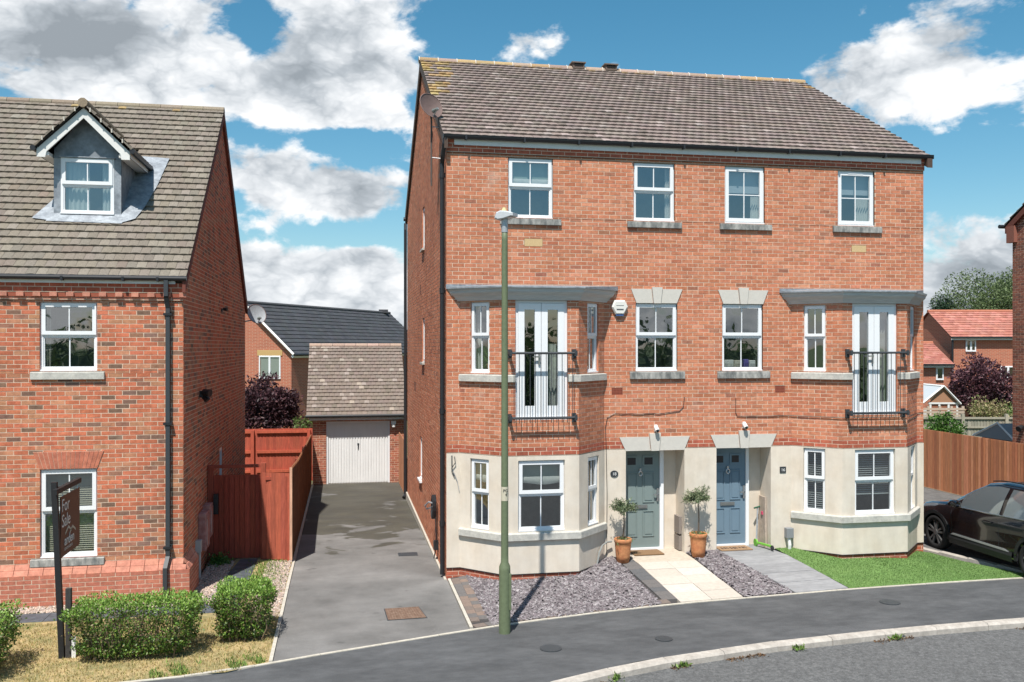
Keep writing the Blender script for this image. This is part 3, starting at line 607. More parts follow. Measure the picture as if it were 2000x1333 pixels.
def shards(name, n, P, size, cols, label, cat, seed, m, flat=.3, parent=None):
    r = np.random.default_rng(seed); n = len(P); a = r.uniform(0, 2*np.pi, n); L = r.uniform(size*.6, size*1.5, n)/2; W = L*r.uniform(.4, .8, n); T = L*flat*r.uniform(.6, 1.2, n)
    tx, ty = r.normal(0, .33, n), r.normal(0, .33, n)
    loc = np.array([[-1, -1], [1, -.8], [.9, 1], [-.8, .9]]); V = np.zeros((n, 8, 3))
    for k in range(4):
        lx = loc[k, 0]*L*r.uniform(.7, 1.2, n); ly = loc[k, 1]*W*r.uniform(.7, 1.2, n)
        x = lx*np.cos(a)-ly*np.sin(a); y = lx*np.sin(a)+ly*np.cos(a); z = tx*x+ty*y
        V[:, k] = P+np.stack([x, y, z-T*.2], 1); V[:, k+4] = P+np.stack([x*.9, y*.9, z+T], 1)
    base = np.arange(n)[:, None]*8; q = [(4, 5, 6, 7), (0, 1, 5, 4), (1, 2, 6, 5), (2, 3, 7, 6), (3, 0, 4, 7)]
    F = np.concatenate([base+np.array([f]) for f in q], 0); C = np.array(cols)[r.integers(0, len(cols), n)]*r.uniform(.7, 1.3, (n, 1)); C = np.tile(C, (5, 1))
    o = np_mesh(name, V.reshape(-1, 3), F, m, parent=parent, colors=C); return props(o, label, cat, kind='stuff')
PEB = mat('stone_chips', tint=True, rough=.85, noise=.1, nscale=30, spec=.35)
def gravel_pts(r, n, polys):
    out = []
    for x0, x1, y0, y1 in polys:
        k = int(n*(x1-x0)*(y1-y0)); out.append(np.stack([r.uniform(x0, x1, k), r.uniform(y0, y1, k), np.full(k, .012)], 1))
    return np.concatenate(out)
gp = gravel_pts(np.random.default_rng(5), 1500, [(-9, -4.2, -1.0, -.66), (-4.22, -4.02, -1.0, 2.1), (-3.35, -2.9, -1.9, 1.9), (-4.5, -4.2, -.6, 2.1)])
shards('pink_gravel', 0, gp, .036, [(.46, .35, .28), (.38, .29, .24), (.52, .43, .36), (.33, .27, .24)], 'pinkish beige gravel beside the dark slab path and drive edge', 'gravel', 6, PEB, .5)
SLATE = mat('dark_slate_slab', (.062, .072, .084), .62, noise=.22, nscale=5, bump=.12, bscale=30, col2=(.105, .118, .135))
sp = thing('slab_path', 'dark blue slate slab path leading to the red gate', 'path', (-4, 0, 0)); sp['kind'] = 'structure'
def slab(parent, pts, z, m, t=.03, name='slab'):
    b = MB(); b.prism(pts, -.05, z+random.uniform(-.002, .002)); return b.build(name, m, parent, bevel=.003)
x = -8.9
while x < -4.3:
    slab(sp, [(x+.004, -1.48), (x+.596, -1.48), (x+.596, -1.02), (x+.004, -1.02)], .016, SLATE); x += .6
for k in range(5):
    ya, yb = -1.48+k*.74, -1.48+(k+1)*.74-.008; xa = lambda y: -4.28+.03*y if y < -.5 else -4.05; xb = -3.58
    slab(sp, [(max(-4.3, -4.25+.09*(ya+1.5)), ya), (xb, ya), (xb, yb), (max(-4.3, -4.25+.09*(yb+1.5)), yb)], .018, SLATE)

# ---- right front gardens
def patch(name, m, xe0, xe1, xw0, xw1, yw=.0, dz=0.0, n=14, yw_in=0.0):
    b = MB(); G = []
    for j in range(n+1):
        s = j/n; row = []
        for i in range(9):
            t = i/8; X = lerp(lerp(xe0, xe1, t), lerp(xw0, xw1, t), s); Y = lerp(edge(lerp(xe0, xe1, t))+.04, yw, s); row.append((X, Y, gh(X, Y)+dz))
        G.append(row)
    vs = [p for r_ in G for p in r_]; b.add(vs, [(j*9+i, j*9+i+1, (j+1)*9+i+1, (j+1)*9+i) for j in range(n) for i in range(8)]); return struct(b, name, m)
SOIL = mat('bed_soil', (.055, .05, .05), .97, noise=.3, nscale=12)
patch('slate_bed', SOIL, .05, 3.62, .05, 3.55, .05)
patch('slate_bed_between_paths', SOIL, 4.83, 5.86, 4.66, 5.35, .05)
bayL = [(.26, 0), (.96, -.70), (2.35, -.70), (3.04, 0)]; bayR = [(6.93, 0), (7.62, -.70), (9.01, -.70), (9.71, 0)]
def in_bay(x, y, B, o=.0):
    if y < B[1][1]-o or y > 0: return False
    t = -y/.70; return lerp(B[0][0], B[1][0], t)-o < x < lerp(B[3][0], B[2][0], t)+o
def bed_pts(r, n, xe0, xe1, xw0, xw1, bay=None):
    out = []
    while len(out) < n:
        t, s = r.random(), r.random(); X = lerp(lerp(xe0, xe1, t), lerp(xw0, xw1, t), s); Y = lerp(edge(lerp(xe0, xe1, t))+.06, -.01, s)
        if bay and in_bay(X, Y, bay): continue
        out.append((X, Y, gh(X, Y)+.012+.012*r.random()))
    return np.array(out)
SL = [(.18, .158, .165), (.235, .21, .218), (.12, .105, .11), (.29, .268, .272), (.155, .13, .14)]
r5 = np.random.default_rng(11)
shards('slate_chippings', 0, bed_pts(r5, 11500, .36, 3.3, .36, 3.2, bayL), .062, SL, 'plum grey slate chippings in the bed under the left bay window', 'slate chippings', 12, PEB, .22)
shards('slate_chippings', 0, bed_pts(r5, 4600, 4.88, 5.80, 4.72, 5.34), .062, SL, 'plum grey slate chippings in the narrow bed between the two front paths', 'slate chippings', 13, PEB, .22)
BLOCKS = [mat('paving_block_%d' % k, c, .92, noise=.16, nscale=10, bump=.25, bscale=90) for k, c in enumerate([(.17, .135, .115), (.135, .125, .12), (.21, .155, .125), (.105, .105, .108)])]
be = thing('block_edging', 'row of brown and grey paving blocks framing the slate bed', 'edging', (1.5, -2.6, 0)); be['kind'] = 'structure'
def block(a, b, w, side, ms, dz=.022):
    a, b = Vector(a), Vector(b); u = (b-a).normalized(); n = Vector((-u.y, u.x))*side; a = a+u*.003; b = b-u*.003; m = MB(); P = [a, b, b+n*w, a+n*w]
    if side < 0: P = P[::-1]
    m.hexa([(*p, -.1) for p in P]+[(*p, gh(*p)+dz) for p in P]); m.build('paving_block', random.choice(ms), be)
pp = path_pts(lambda x: edge(x)+.05, .1, 3.5, .2)
for a, c in zip(pp[:-1], pp[1:]): block(a, c, .16, 1, BLOCKS[:3])
y = -2.75
while y < -.25: block((.07, y), (.07, y+.2), .14, -1, BLOCKS[:3]); block((.213, y+.07), (.213, y+.27), .14, -1, BLOCKS[:3]); y += .2
for k in range(12):
    f0, f1 = k/12, (k+1)/12; A = Vector((3.66, -2.22)); B = Vector((3.50, -.05)); a, c = A.lerp(B, f0), A.lerp(B, f1); block(a, c, .27, 1, BLOCKS[1:2]+BLOCKS[3:])
CREAM = [mat('cream_slab_%d' % k, c, .9, noise=.1, nscale=6, bump=.15, bscale=80) for k, c in enumerate([(.50, .45, .39), (.54, .49, .43), (.47, .42, .36)])]
GREYS = [mat('grey_slab_%d' % k, c, .7, noise=.13, nscale=2.5, bump=.06, bscale=40, col2=tuple(q*1.25 for q in c), stretch=(1, 3, 1)) for k, c in enumerate([(.215, .215, .22), (.235, .235, .24)])]
def paved(name, label, xe0, xe1, xw0, xw1, cols, rows, ms, sw=.8, porch=None, pm=None):
    t = thing(name, label, 'path', ((xe0+xe1)/2, -1.2, 0)); t['kind'] = 'structure'
    for j in range(rows):
        for i in range(cols):
            P = []
            for ii, jj in ((i, j), (i+1, j), (i+1, j+1), (i, j+1)):
                f, s = ii/cols, sw*jj/rows; X = lerp(lerp(xe0, xe1, f), lerp(xw0, xw1, f), s); Y = lerp(edge(lerp(xe0, xe1, f))+.045, 0, s)
                X += .004 if ii == i else -.004; Y += .004 if jj == j else -.004; P.append((X, Y))
            m = MB(); h = .018+random.uniform(-.003, .003); m.hexa([(*p, -.1) for p in P]+[(*p, gh(*p)+h) for p in P]); m.build('slab', random.choice(ms), t)
    # porch step, level with the doorway
    P = [(lerp(xe0, xw0, sw)+.004, lerp(edge(xe0), 0, sw)), (lerp(xe1, xw1, sw)-.004, lerp(edge(xe1), 0, sw)), (porch[1], -.005), (porch[1], .47), (porch[0], .47), (porch[0], -.005)]
    m = MB(); z = lambda x, y: .283 if y > -.1 else gh(x, y)+.018
    m.prism(P, -.2, 0, top=z); m.build('porch_slab', pm, t); return t
paved('cream_path', 'cream slab path leading to the sage green front door', 3.67, 4.84, 3.52, 4.68, 2, 5, CREAM, .80, (3.485, 4.665), mat('porch_concrete_buff', (.46, .40, .325), .9, noise=.12, nscale=4))
paved('grey_path', 'smooth grey slab path leading to the blue front door', 5.86, 6.93, 5.36, 6.55, 1, 4, GREYS, .82, (5.335, 6.47), GREYS[0])
TURF = mat('artificial_turf', (.125, .225, .06), .85, noise=.16, nscale=1.6, bump=.6, bscale=220, col2=(.165, .27, .08), stretch=(1, 2.2, 1), detail=6)
patch('artificial_lawn', TURF, 6.95, 10.86, 6.56, 10.02, .02, .012, 22)
def turf_pts(r, n):
    t, s = r.random(n), r.random(n); xe = 6.95+3.9*t; X = xe*(1-s)+(6.56+3.44*t)*s; Y = (np.interp(xe, EX, EY)+.05)*(1-s)
    P = [(x, y, gh(x, y)+.008) for x, y in zip(X, Y) if not in_bay(x, y, bayR)]; return np.array(P)
scatter_blades('turf_pile', 42000, turf_pts, [(.13, .235, .06), (.155, .265, .07), (.10, .19, .05), (.21, .31, .12)], .015, .03, .009, 'bright green artificial grass pile in front of the right bay', 'grass', 8, .8)
# iron covers let into the ground
def cover(name, label, pts, z, m, frame=.02, ribs=0):
    c = Vector((sum(p[0] for p in pts)/len(pts), sum(p[1] for p in pts)/len(pts))); t = thing(name, label, 'manhole cover', (c.x, c.y, z))
    b = MB(); b.prism(pts, z-.02, z+.006); b.build('cover_frame', IRON, t); inn = [tuple(c+(Vector(p)-c)*(1-frame*3)) for p in pts]
    b = MB(); b.prism(inn, z-.01, z+.009); o = b.build('lid', m, t)
    if ribs:
        b = MB(); P = [Vector(p) for p in inn]
        for i in range(ribs):
            for j in range(ribs):
                q = P[0].lerp(P[1], (i+.5)/ribs).lerp(P[3].lerp(P[2], (i+.5)/ribs), (j+.5)/ribs); w = .010; b.box(q.x-w, q.x+w, q.y-w, q.y+w, z+.006, z+.0125)
        props(b.build('raised_studs', m, t), kind='stuff')
RUST = mat('rusty_iron', (.15, .088, .06), .85, noise=.25, nscale=14, bump=.5, bscale=90, col2=(.21, .14, .10))
cover('drain_cover', 'rusty brown rectangular studded drain cover at the foot of the drive', [(-1.205, -2.41), (-.575, -2.39), (-.655, -1.75), (-1.23, -1.765)], .004, RUST, .015, 14)
cover('gully_cover', 'small dark grating set in the drive by the side wall', [(-.75, 2.1), (-.35, 2.1), (-.35, 2.4), (-.75, 2.4)], dh(2.2)+.004, IRON, .02)
for lab, x, y, rx in (('small round dark cover in the pavement in front of the lamp post', 1.02, -4.15, .16), ('round dark stopcock cover in the pavement near the kerb', 2.75, -4.05, .13), ('round dark cover in the pavement in front of the bright lawn', 7.15, -2.95, .17)):
    cover('stopcock_cover', lab, [(x+rx*math.cos(a*math.pi/8), y+rx*math.sin(a*math.pi/8)) for a in range(16)], .003, IRON)

# ------------------------------------------------------------------ the pair of brick houses
PALM = [(.64, (.51, .198, .112), .08), (.22, (.46, .168, .093), .08), (.10, (.56, .245, .148), .07), (.04, (.36, .15, .095), .12)]
REDB = lambda *a: jit((.40, .112, .066), .10)
def main_house():
    H = thing('brick_house', 'tall pair of red brick houses with cream ground floor and twin bays', 'house', (4.93, 5, 0))
    bw = Brickwork(PALM); W = 9.86; ZB = 2.325; ZT = 7.92
    A = Fr((0, 0), (W, 0))
    # window openings on the flat front wall
    top = [(1.165, 2.03, 6.725, 7.865), (3.63, 4.465, 6.73, 7.868), (5.505, 6.35, 6.735, 7.868), (7.935, 8.755, 6.745, 7.872)]
    mid = [(3.67, 4.52, 3.825, 5.145), (5.45, 6.31, 3.82, 5.145)]
    lin = [(3.575, 4.62, 5.146, 5.42), (5.36, 6.42, 5.146, 5.42)]
    cre = [(1.476, 1.832, 6.195, 6.345), (8.24, 8.57, 6.215, 6.36)]
    sl = [(1.01, 2.185, 6.60, 6.722), (3.50, 4.60, 6.60, 6.727), (5.395, 6.49, 6.605, 6.732), (7.82, 8.90, 6.61, 6.742), (3.55, 4.665, 3.675, 3.822), (5.345, 6.45, 3.675, 3.818)]
    vents = [(3.19, 3.41, 3.37, 3.51), (6.57, 6.785, 3.385, 3.52)]
    dl = [(3.34, 4.77, 2.29, 2.555), (5.205, 6.60, 2.305, 2.57)]
    cut = lambda L, d: [(*o, d) for o in L]
    ops = cut(top+mid, .06)+cut(cre+vents+sl, 0)
    band_col = lambda u, z: REDB() if z < ZB+.14 else None
    # upper wall over the full width, then the walls between and beside the bays
    ZC = 5.40
    bw.wall(A, ZC, ZT, ops)
    for u0, u1 in ((0, .26), (3.04, 6.93), (9.71, W)): bw.wall(A, ZB, ZC, ops, u0=u0, u1=u1, col=band_col)
    wins = []
    for bay, dx in ((bayL, 0), (bayR, 1)):
        f1, f2, f3 = Fr(bay[0], bay[1]), Fr(bay[1], bay[2]), Fr(bay[2], bay[3])
        # upper bay: French doors between two slim windows
        bw.wall(f1, ZB, ZC, [(.235, .665, 3.815, 5.12, .06), (0, 1.2, 3.66, 3.80, 0)], col=band_col); bw.wall(f3, ZB, ZC, [(f1.W-.665, f1.W-.235, 3.815, 5.12, .06), (0, 1.2, 3.66, 3.80, 0)], col=band_col)
        c = f2.W/2; bw.wall(f2, ZB, ZC, [(c-.485, c+.485, 2.975, 5.145, .06), (0, c-.485, 3.66, 3.80, 0), (c+.485, 2, 3.66, 3.80, 0)], col=band_col)
    # side walls (gables)
    Sd = Fr((0, 10.2), (0, 0)); zt = lambda u: 8.05+3.05*(1-abs(u-5.1)/5.1)
    sw = [(10.2-5.1, 10.2-4.5, 6.62, 7.62), (10.2-5.1, 10.2-4.5, 3.93, 4.98), (10.2-5.85, 10.2-5.2, 1.05, 2.08)]
    bw.wall(Sd, -.35, 11.2, [(*o, .06) for o in sw], ztop=lambda u: min(zt(u), 11.15))
    Rw = Fr((W, 0), (W, 10.2)); bw.wall(Rw, -.35, 11.2, [], ztop=lambda u: min(zt(u), 11.15), phase=.1)
    # corbelled courses under the eaves
    bw.wall(A, ZT, 8.07, [], off=.036, col=REDB); bw.wall(A, 8.07, 8.20, [], off=.05, u0=0, u1=.14, col=REDB); bw.wall(A, 8.07, 8.20, [], off=.05, u0=9.76, u1=W, col=REDB)
    # brick plinth under the render
    for P in ([(0, 0), *bayL, (3.46, 0)], [(6.48, 0), *bayR, (W, 0)]):
        for p, q in zip(P[:-1], P[1:]):
            f = Fr(p, q)
            if f.W > .02: bw.wall(f, -.105, .195 if p[0] < 5 else .27, [], col=REDB)
    wall = bw.finish(H, 300)
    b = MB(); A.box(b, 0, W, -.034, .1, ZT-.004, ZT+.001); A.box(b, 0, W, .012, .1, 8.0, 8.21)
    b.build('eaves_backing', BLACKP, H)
    r = MB(); r.box(.02, W-.02, 10.18, 10.2, -.4, 8.1); r.build('rear_wall', MORTAR, H)
    # ---- ground floor render
    rd = MB(); o = .012
    door1, door2 = (3.47, 4.662, -.2, 2.292), (5.325, 6.475, -.2, 2.31)
    for P, zb, z0w, z1w in (([(0, 0), *bayL], .19, .955, 2.243), (bayR+[(W, 0)], .265, 1.03, 2.30)):
        P = offset_path(P, .012); segs = list(zip(P[:-1], P[1:]))
        for p, q in segs:
            f = Fr(p, q); ow = []
            if abs(f.N.x) > .5: ow = [(.235, .66, z0w, z1w)] if f.N.x < 0 else [(f.W-.66, f.W-.235, z0w, z1w)]
            elif p[1] < -.1: ow = [(f.W/2-.435, f.W/2+.43, z0w, z1w)]
            plain_wall(rd, f, zb, ZB-.004, [(*w, .10) for w in ow], d=0)
    plain_wall(rd, A, -.2, ZB-.004, [(*door1, .46), (*door2, .46)], d=-o, u0=3.035, u1=6.935)
    # reveals of the two porches: back walls right of the doors
    rd.add([(4.36, .46, -.2), (4.67, .46, -.2), (4.67, .46, 2.35), (4.36, .46, 2.35)], [(0, 1, 2, 3)]); rd.add([(6.17, .46, -.2), (6.48, .46, -.2), (6.48, .46, 2.35), (6.17, .46, 2.35)], [(0, 1, 2, 3)])
    rend = rd.build('ground_floor_render', RENDER, H)
    tr = MB()
    for P, z in (([(0, 0), *bayL, (3.46, 0)], .185), ([(6.48, 0), *bayR, (W, 0)], .26)): band(tr, P, -.002, .022, z, z+.014)
    tr.build('render_stop_bead', BLACKP, H)
    # ---- stone: sills, lintels, keystones, cream blocks
    for k, s in enumerate(sl): sill(H, A, *s, m=STONEW)
    for (a, b_, z0, z1), bot, kz in ((lin[0], (3.685, 4.505), 5.455), (lin[1], (5.47, 6.31), 5.465), (dl[0], (3.47, 4.66), 2.625), (dl[1], (5.325, 6.475), 2.645)):
        c = (a+b_)/2; kw, kb = .105 if z0 > 3 else .115, .07 if z0 > 3 else .08
        def lerpx(t): return c-lerp(kb, kw, t), c+lerp(kb, kw, t)
        m = MB(); A.poly(m, [(bot[0], z0), (c-kb-.009, z0), (c-lerp(kb, kw, (z1-z0)/(kz-z0))-.009, z1), (a, z1)], -.016, .05)
        l = m.build('stone_lintel', LINTEL, H)
        m = MB(); A.poly(m, [(c+kb+.009, z0), (bot[1], z0), (b_, z1), (c+lerp(kb, kw, (z1-z0)/(kz-z0))+.009, z1)], -.016, .05); m.build('stone_lintel', LINTEL, H)
        m = MB(); A.poly(m, [(c-kb, z0-.004), (c+kb, z0-.004), (c+kw, kz), (c-kw, kz)], -.045, .05); m.build('keystone', LINTEL, H)
    for o_ in cre:
        m = MB(); A.box(m, o_[0]+.005, o_[1]-.005, -.002, .05, o_[2]+.005, o_[3]-.005); m.build('cream_stone_block', mat('cream_stone', (.56, .40, .21), .92, noise=.1, nscale=12, bump=.2), H)
    for o_ in vents:
        m = MB(); A.box(m, o_[0]+.004, o_[1]-.004, .008, .05, o_[2]+.004, o_[3]-.004)
        v = m.build('air_brick', mat('air_brick_clay', (.20, .06, .04), .9), H); m = MB()
        for i in range(8): u = lerp(o_[0]+.01, o_[1]-.01, i/7); A.box(m, u-.005, u+.005, -.001, .02, o_[2]+.006, o_[3]-.006)
        for i in range(5): z = lerp(o_[2]+.01, o_[3]-.01, i/4); A.box(m, o_[0]+.006, o_[1]-.006, .001, .02, z-.005, z+.005)
        m.build('grille', mat('air_brick_face', (.30, .085, .05), .9), v)
    # ---- windows
    for k, t_ in enumerate(top): window(H, A, *t_, setback=.045, style='sash' if k < 2 else 'grid', rmat=ROOM)
    for t_ in mid: window(H, A, *t_, setback=.045)
    for t_ in sw: window(H, Sd, *t_, setback=.04, style='single', depth=.6)
    for t_ in sw:
        m = MB(); Sd.box(m, t_[0]-.03, t_[1]+.03, -.06, .02, t_[2]-.05, t_[2]-.002); m.build('window_sill', UPVC if t_[2] < 2 else STONE, H)
    for bay, zg0, zg1, zs in ((bayL, .955, 2.243, .80), (bayR, 1.03, 2.30, .885)):
        f1, f2, f3 = Fr(bay[0], bay[1]), Fr(bay[1], bay[2]), Fr(bay[2], bay[3]); c = f2.W/2
        window(H, f1, .235, .665, 3.815, 5.12, .04, 'slim', room=False); window(H, f3, f3.W-.665, f3.W-.235, 3.815, 5.12, .04, 'slim', room=False)
        window(H, f1, .235, .66, zg0, zg1, .04, 'slim', room=False); window(H, f3, f3.W-.66, f3.W-.235, zg0, zg1, .04, 'slim', room=False)
        window(H, f2, c-.435, c+.43, zg0, zg1, .04, 'sash', room=False)
        # French doors
        z0, z1 = 2.975, 5.145; m = MB(); u0, u1 = c-.485, c+.485
        f2.box(m, u0, u0+.055, .04, .11, z0, z1); f2.box(m, u1-.055, u1, .04, .11, z0, z1); f2.box(m, u0+.055, u1-.055, .04, .11, z1-.05, z1); f2.box(m, u0-.01, u1+.01, .0, .11, z0, z0+.045)
        fd = m.build('french_doors', UPVC, H)
        for a, b_ in ((u0+.058, c-.004), (c+.004, u1-.058)):
            m = MB(); sw_ = .115; zb_, zt_ = z0+.05, z1-.055
            f2.box(m, a, a+sw_, .03, .085, zb_, zt_); f2.box(m, b_-sw_, b_, .03, .085, zb_, zt_); f2.box(m, a+sw_, b_-sw_, .03, .085, zb_, zb_+.2); f2.box(m, a+sw_, b_-sw_, .03, .085, zt_-.115, zt_)
            f2.box(m, a+.06, b_-.06, .022, .032, zt_-.05, zt_-.03); m.build('door_leaf', UPVC, fd)
            m = MB(); f2.quad(m, a+sw_, b_-sw_, zb_+.2, zt_-.115, .055); m.build('pane', GLASS, fd)
        m = MB(); f2.box(m, c-.06, c-.03, .0, .03, z0+1.0, z0+1.2); f2.box(m, c-.16, c-.04, -.03, -.012, z0+1.13, z0+1.155); m.build('door_handle', mat('chrome', (.6, .6, .6), .2, metal=.9), fd)
        # bay room, open towards the windows
        m = MB(); x0, x1 = bay[0][0]+.02, bay[3][0]-.02
        for za, zb_ in ((.35, 2.55), (2.9, 5.3)):
            m.add([(x0, .12, za), (x1, .12, za), (x1, 1.7, za), (x0, 1.7, za), (x0, .12, zb_), (x1, .12, zb_), (x1, 1.7, zb_), (x0, 1.7, zb_)], [(0, 1, 2, 3), (7, 6, 5, 4), (2, 3, 7, 6), (0, 3, 7, 4), (1, 2, 6, 5)])
            m.add([(*p, z) for z in (za, zb_) for p in offset_path(bay, -.1)], [(0, 1, 2, 3), (7, 6, 5, 4)])
        m.build('bay_room', ROOM, H)
        # sill bands
        m = MB(); band(m, offset_path(bay, 0), -.01, .07, zs, zs+.128, ztop_in=zs+.145); m.build('bay_sill', STONE, H, bevel=.008)
        ms = MB(); band(ms, [bay[0], bay[1], tuple(Vector(bay[1]).lerp(Vector(bay[2]), (c-.49)/f2.W))], -.04, .06, 3.66, 3.785, ztop_in=3.80); ms.build('bay_sill', STONE, H, bevel=.006)
        ms = MB(); band(ms, [tuple(Vector(bay[1]).lerp(Vector(bay[2]), (c+.49)/f2.W)), bay[2], bay[3]], -.04, .06, 3.66, 3.785, ztop_in=3.80); ms.build('bay_sill', STONE, H, bevel=.006)
        # canopy: moulded cornice and lead top
        m = MB(); prof = [(.035, 5.145), (.05, 5.175), (.062, 5.19), (.075, 5.215), (.095, 5.24), (.118, 5.262), (.14, 5.29), (.15, 5.335), (.165, 5.345), (.17, 5.385)]
        for (a, za), (b_, zb_) in zip(prof[:-1], prof[1:]):
            pa, pb = offset_path(bay, a), offset_path(bay, b_); ex = lambda p: [(p[0][0], 0), p[1], p[2], (p[3][0], 0)]
            pa, pb = offset_path(bay, a), offset_path(bay, b_); pa[0] = (bay[0][0]-a*1.414, 0); pa[3] = (bay[3][0]+a*1.414, 0); pb[0] = (bay[0][0]-b_*1.414, 0); pb[3] = (bay[3][0]+b_*1.414, 0)
            for i in range(3): m.add([(*pa[i], za), (*pa[i+1], za), (*pb[i+1], zb_), (*pb[i], zb_)], [(0, 1, 2, 3)])
        pa = offset_path(bay, .035); m.add([(bay[0][0]-.05, 0, 5.145), (*pa[1], 5.145), (*pa[2], 5.145), (bay[3][0]+.05, 0, 5.145)], [(3, 2, 1, 0)])
        cn = m.build('bay_cornice', mat('pale_grey_moulding', (.52, .525, .51), .6, noise=.06, nscale=5, col2=(.44, .445, .43), stretch=(.5, .5, 6)), H)
        q = offset_path(bay, .185); m = MB(); q[0] = (bay[0][0]-.27, -.012); q[3] = (min(bay[3][0]+.27, W-.005 if bay is bayR else 99), -.012)
        m.add([(*q[0], 5.41), (*q[1], 5.385), (*q[2], 5.385), (*q[3], 5.41), (q[0][0], -.012, 5.46), (bay[1][0], -.012, 5.465), (bay[2][0], -.012, 5.465), (q[3][0], -.012, 5.46),
               (*q[0], 5.375), (*q[1], 5.36), (*q[2], 5.36), (*q[3], 5.375)], [(0, 1, 5, 4), (1, 2, 6, 5), (2, 3, 7, 6), (8, 9, 1, 0), (9, 10, 2, 1), (10, 11, 3, 2)])
        m.build('lead_roof', LEAD, cn)
        # balcony
        xa, xb = (bay[1][0]+bay[2][0])/2-.60, (bay[1][0]+bay[2][0])/2+.60; y = -.86
        m = MB(); m.tube([(xa, y, 4.185), (xb, y, 4.185)], .021, 8)
        bal = m.build('balcony', IRON, H); m = MB(); m.tube([(xa, y, 3.02), (xb, y, 3.02)], .024, 8); m.build('bottom_rail', IRON, bal)
        for i in range(12): x = lerp(xa+.06, xb-.06, i/11); m = MB(); m.tube([(x, y, 2.93), (x, y, 4.18)], .0065, 6); m.build('bar', IRON, bal)
        for x in (xa, xb):
            for z in (4.185, 3.02):
                m = MB(); m.box(x-.025, x+.025, y-.03, -.68, z-.025, z+.025); m.box(x-.04, x+.04, -.735, -.70, z-.09, z+.07); m.tube([(x, y-.001, z-.05), (x, y-.001, z+.05)], .03, 8); m.build('bracket', IRON, bal)
    # ---- front doors
    for x0, x1, xf, col, nm in ((3.475, 4.285, 4.365, (.195, .245, .238), 'sage_green_door'), (5.33, 6.11, 6.175, (.15, .22, .28), 'blue_door')):
        dm = mat(nm+'_paint', col, .38, noise=.03, nscale=4); F = Fr((0, .36), (1, .36)); zf, zt_ = .335, 2.30
        m = MB(); F.box(m, x1, xf, -.02, .09, .285, 2.34); F.box(m, x0-.06, x0, -.02, .09, .285, 2.34); F.box(m, x0, x1, -.03, .09, .285, zf-.004)
        dfr = m.build('door_frame', UPVC, H)
        m = MB(); w = x1-x0; F.box(m, x0+.003, x1-.003, .01, .05, zf, zt_); leaf = m.build('front_door', dm, H)
        def panel(a, b_, z0, z1):
            q = MB()
            for (p0, p1, c0, c1) in ((a, b_, z1-.018, z1), (a, b_, z0, z0+.018), (a, a+.018, z0+.018, z1-.018), (b_-.018, b_, z0+.018, z1-.018)): F.box(q, p0, p1, -.004, .012, c0, c1)
            F.box(q, a+.045, b_-.045, .001, .012, z0+.045, z1-.045); q.build('panel', dm, leaf)
        for a, b_ in ((x0+.11, x0+w/2-.055), (x0+w/2+.055, x1-.11)):
            panel(a, b_, 1.22, 1.82); panel(a, b_, .55, 1.06)
            q = MB(); F.box(q, a-.005, b_+.005, -.006, .011, 1.935, 2.145); lt = q.build('door_light', dm, leaf); q = MB(); F.quad(q, a+.035, b_-.035, 1.97, 2.11, -.008); q.build('pane', mat('dark_pane', (.02, .02, .022), .08, spec=.6), leaf)
        chrome = mat('chrome', (.6, .6, .6), .2, metal=.9)
        q = MB(); c = x0+w/2; q2 = [(c+.035*math.cos(t), .36-.035, 1.80+.045*math.sin(t)) for t in np.linspace(0, 2*math.pi, 13)]; q.tube(q2, .008, 6, cap=False); F.box(q, c-.02, c+.02, -.03, .01, 1.835, 1.90); q.build('knocker', chrome, leaf)
        q = MB(); F.box(q, c-.15, c+.15, -.012, .011, 1.105, 1.175); F.box(q, c-.12, c+.12, -.018, -.011, 1.12, 1.16); q.build('letterbox', mat('brushed_steel', (.36, .36, .35), .35, metal=.8), leaf)
        q = MB(); F.box(q, x1-.06, x1-.025, -.02, .011, 1.24, 1.50); F.box(q, x1-.13, x1-.04, -.05, -.03, 1.36, 1.385); F.box(q, x1-.05, x1-.03, -.05, .0, 1.36, 1.385); q.build('door_handle', chrome, leaf)
    # meter cupboard in the first porch
    m = MB(); m.box(4.60, 4.662, .12, .38, .62, .96); m.box(4.60, 4.662, .12, .38, .30, .58); m.build('meter_cupboard', mat('grey_brown_plastic', (.22, .19, .17), .6), H)
    # ---- roof
    def tcol(x, v):
        t = v/6.08; r_ = random.random(); base = (.232, .186, .166)
        if t > .93 and r_ < .30: return jit((.33, .235, .14), .15)
        if x < .65*t**1.2+.05 and t > .45 and r_ < .5: return jit((.36, .26, .125), .25)
        if x > 9.7 and t > .8 and r_ < .5: return jit((.36, .24, .11), .2)
        if r_ < .12: return jit((.19, .155, .135), .12)
        if r_ > .93: return jit((.31, .26, .235), .08)
        return jit(base, .09)
    roof = tiled_roof(H, 'roof', (-.06, -.10, 8.20), (9.97, -.10, 8.20), (0, 5.20, 3.02), (0, -3.02, 5.20), 26, .17, tcol, 300)
    m = MB(); m.hexa([(-.06, 5.1, 11.13), (9.97, 5.1, 11.13), (9.97, 10.37, 8.11), (-.06, 10.37, 8.11), (-.06, 5.1, 11.23), (9.97, 5.1, 11.23), (9.97, 10.37, 8.21), (-.06, 10.37, 8.21)]); m.build('rear_slope', mat('rear_roof_tiles', (.22, .175, .15), .95, noise=.2, nscale=6), roof)
    n = 22
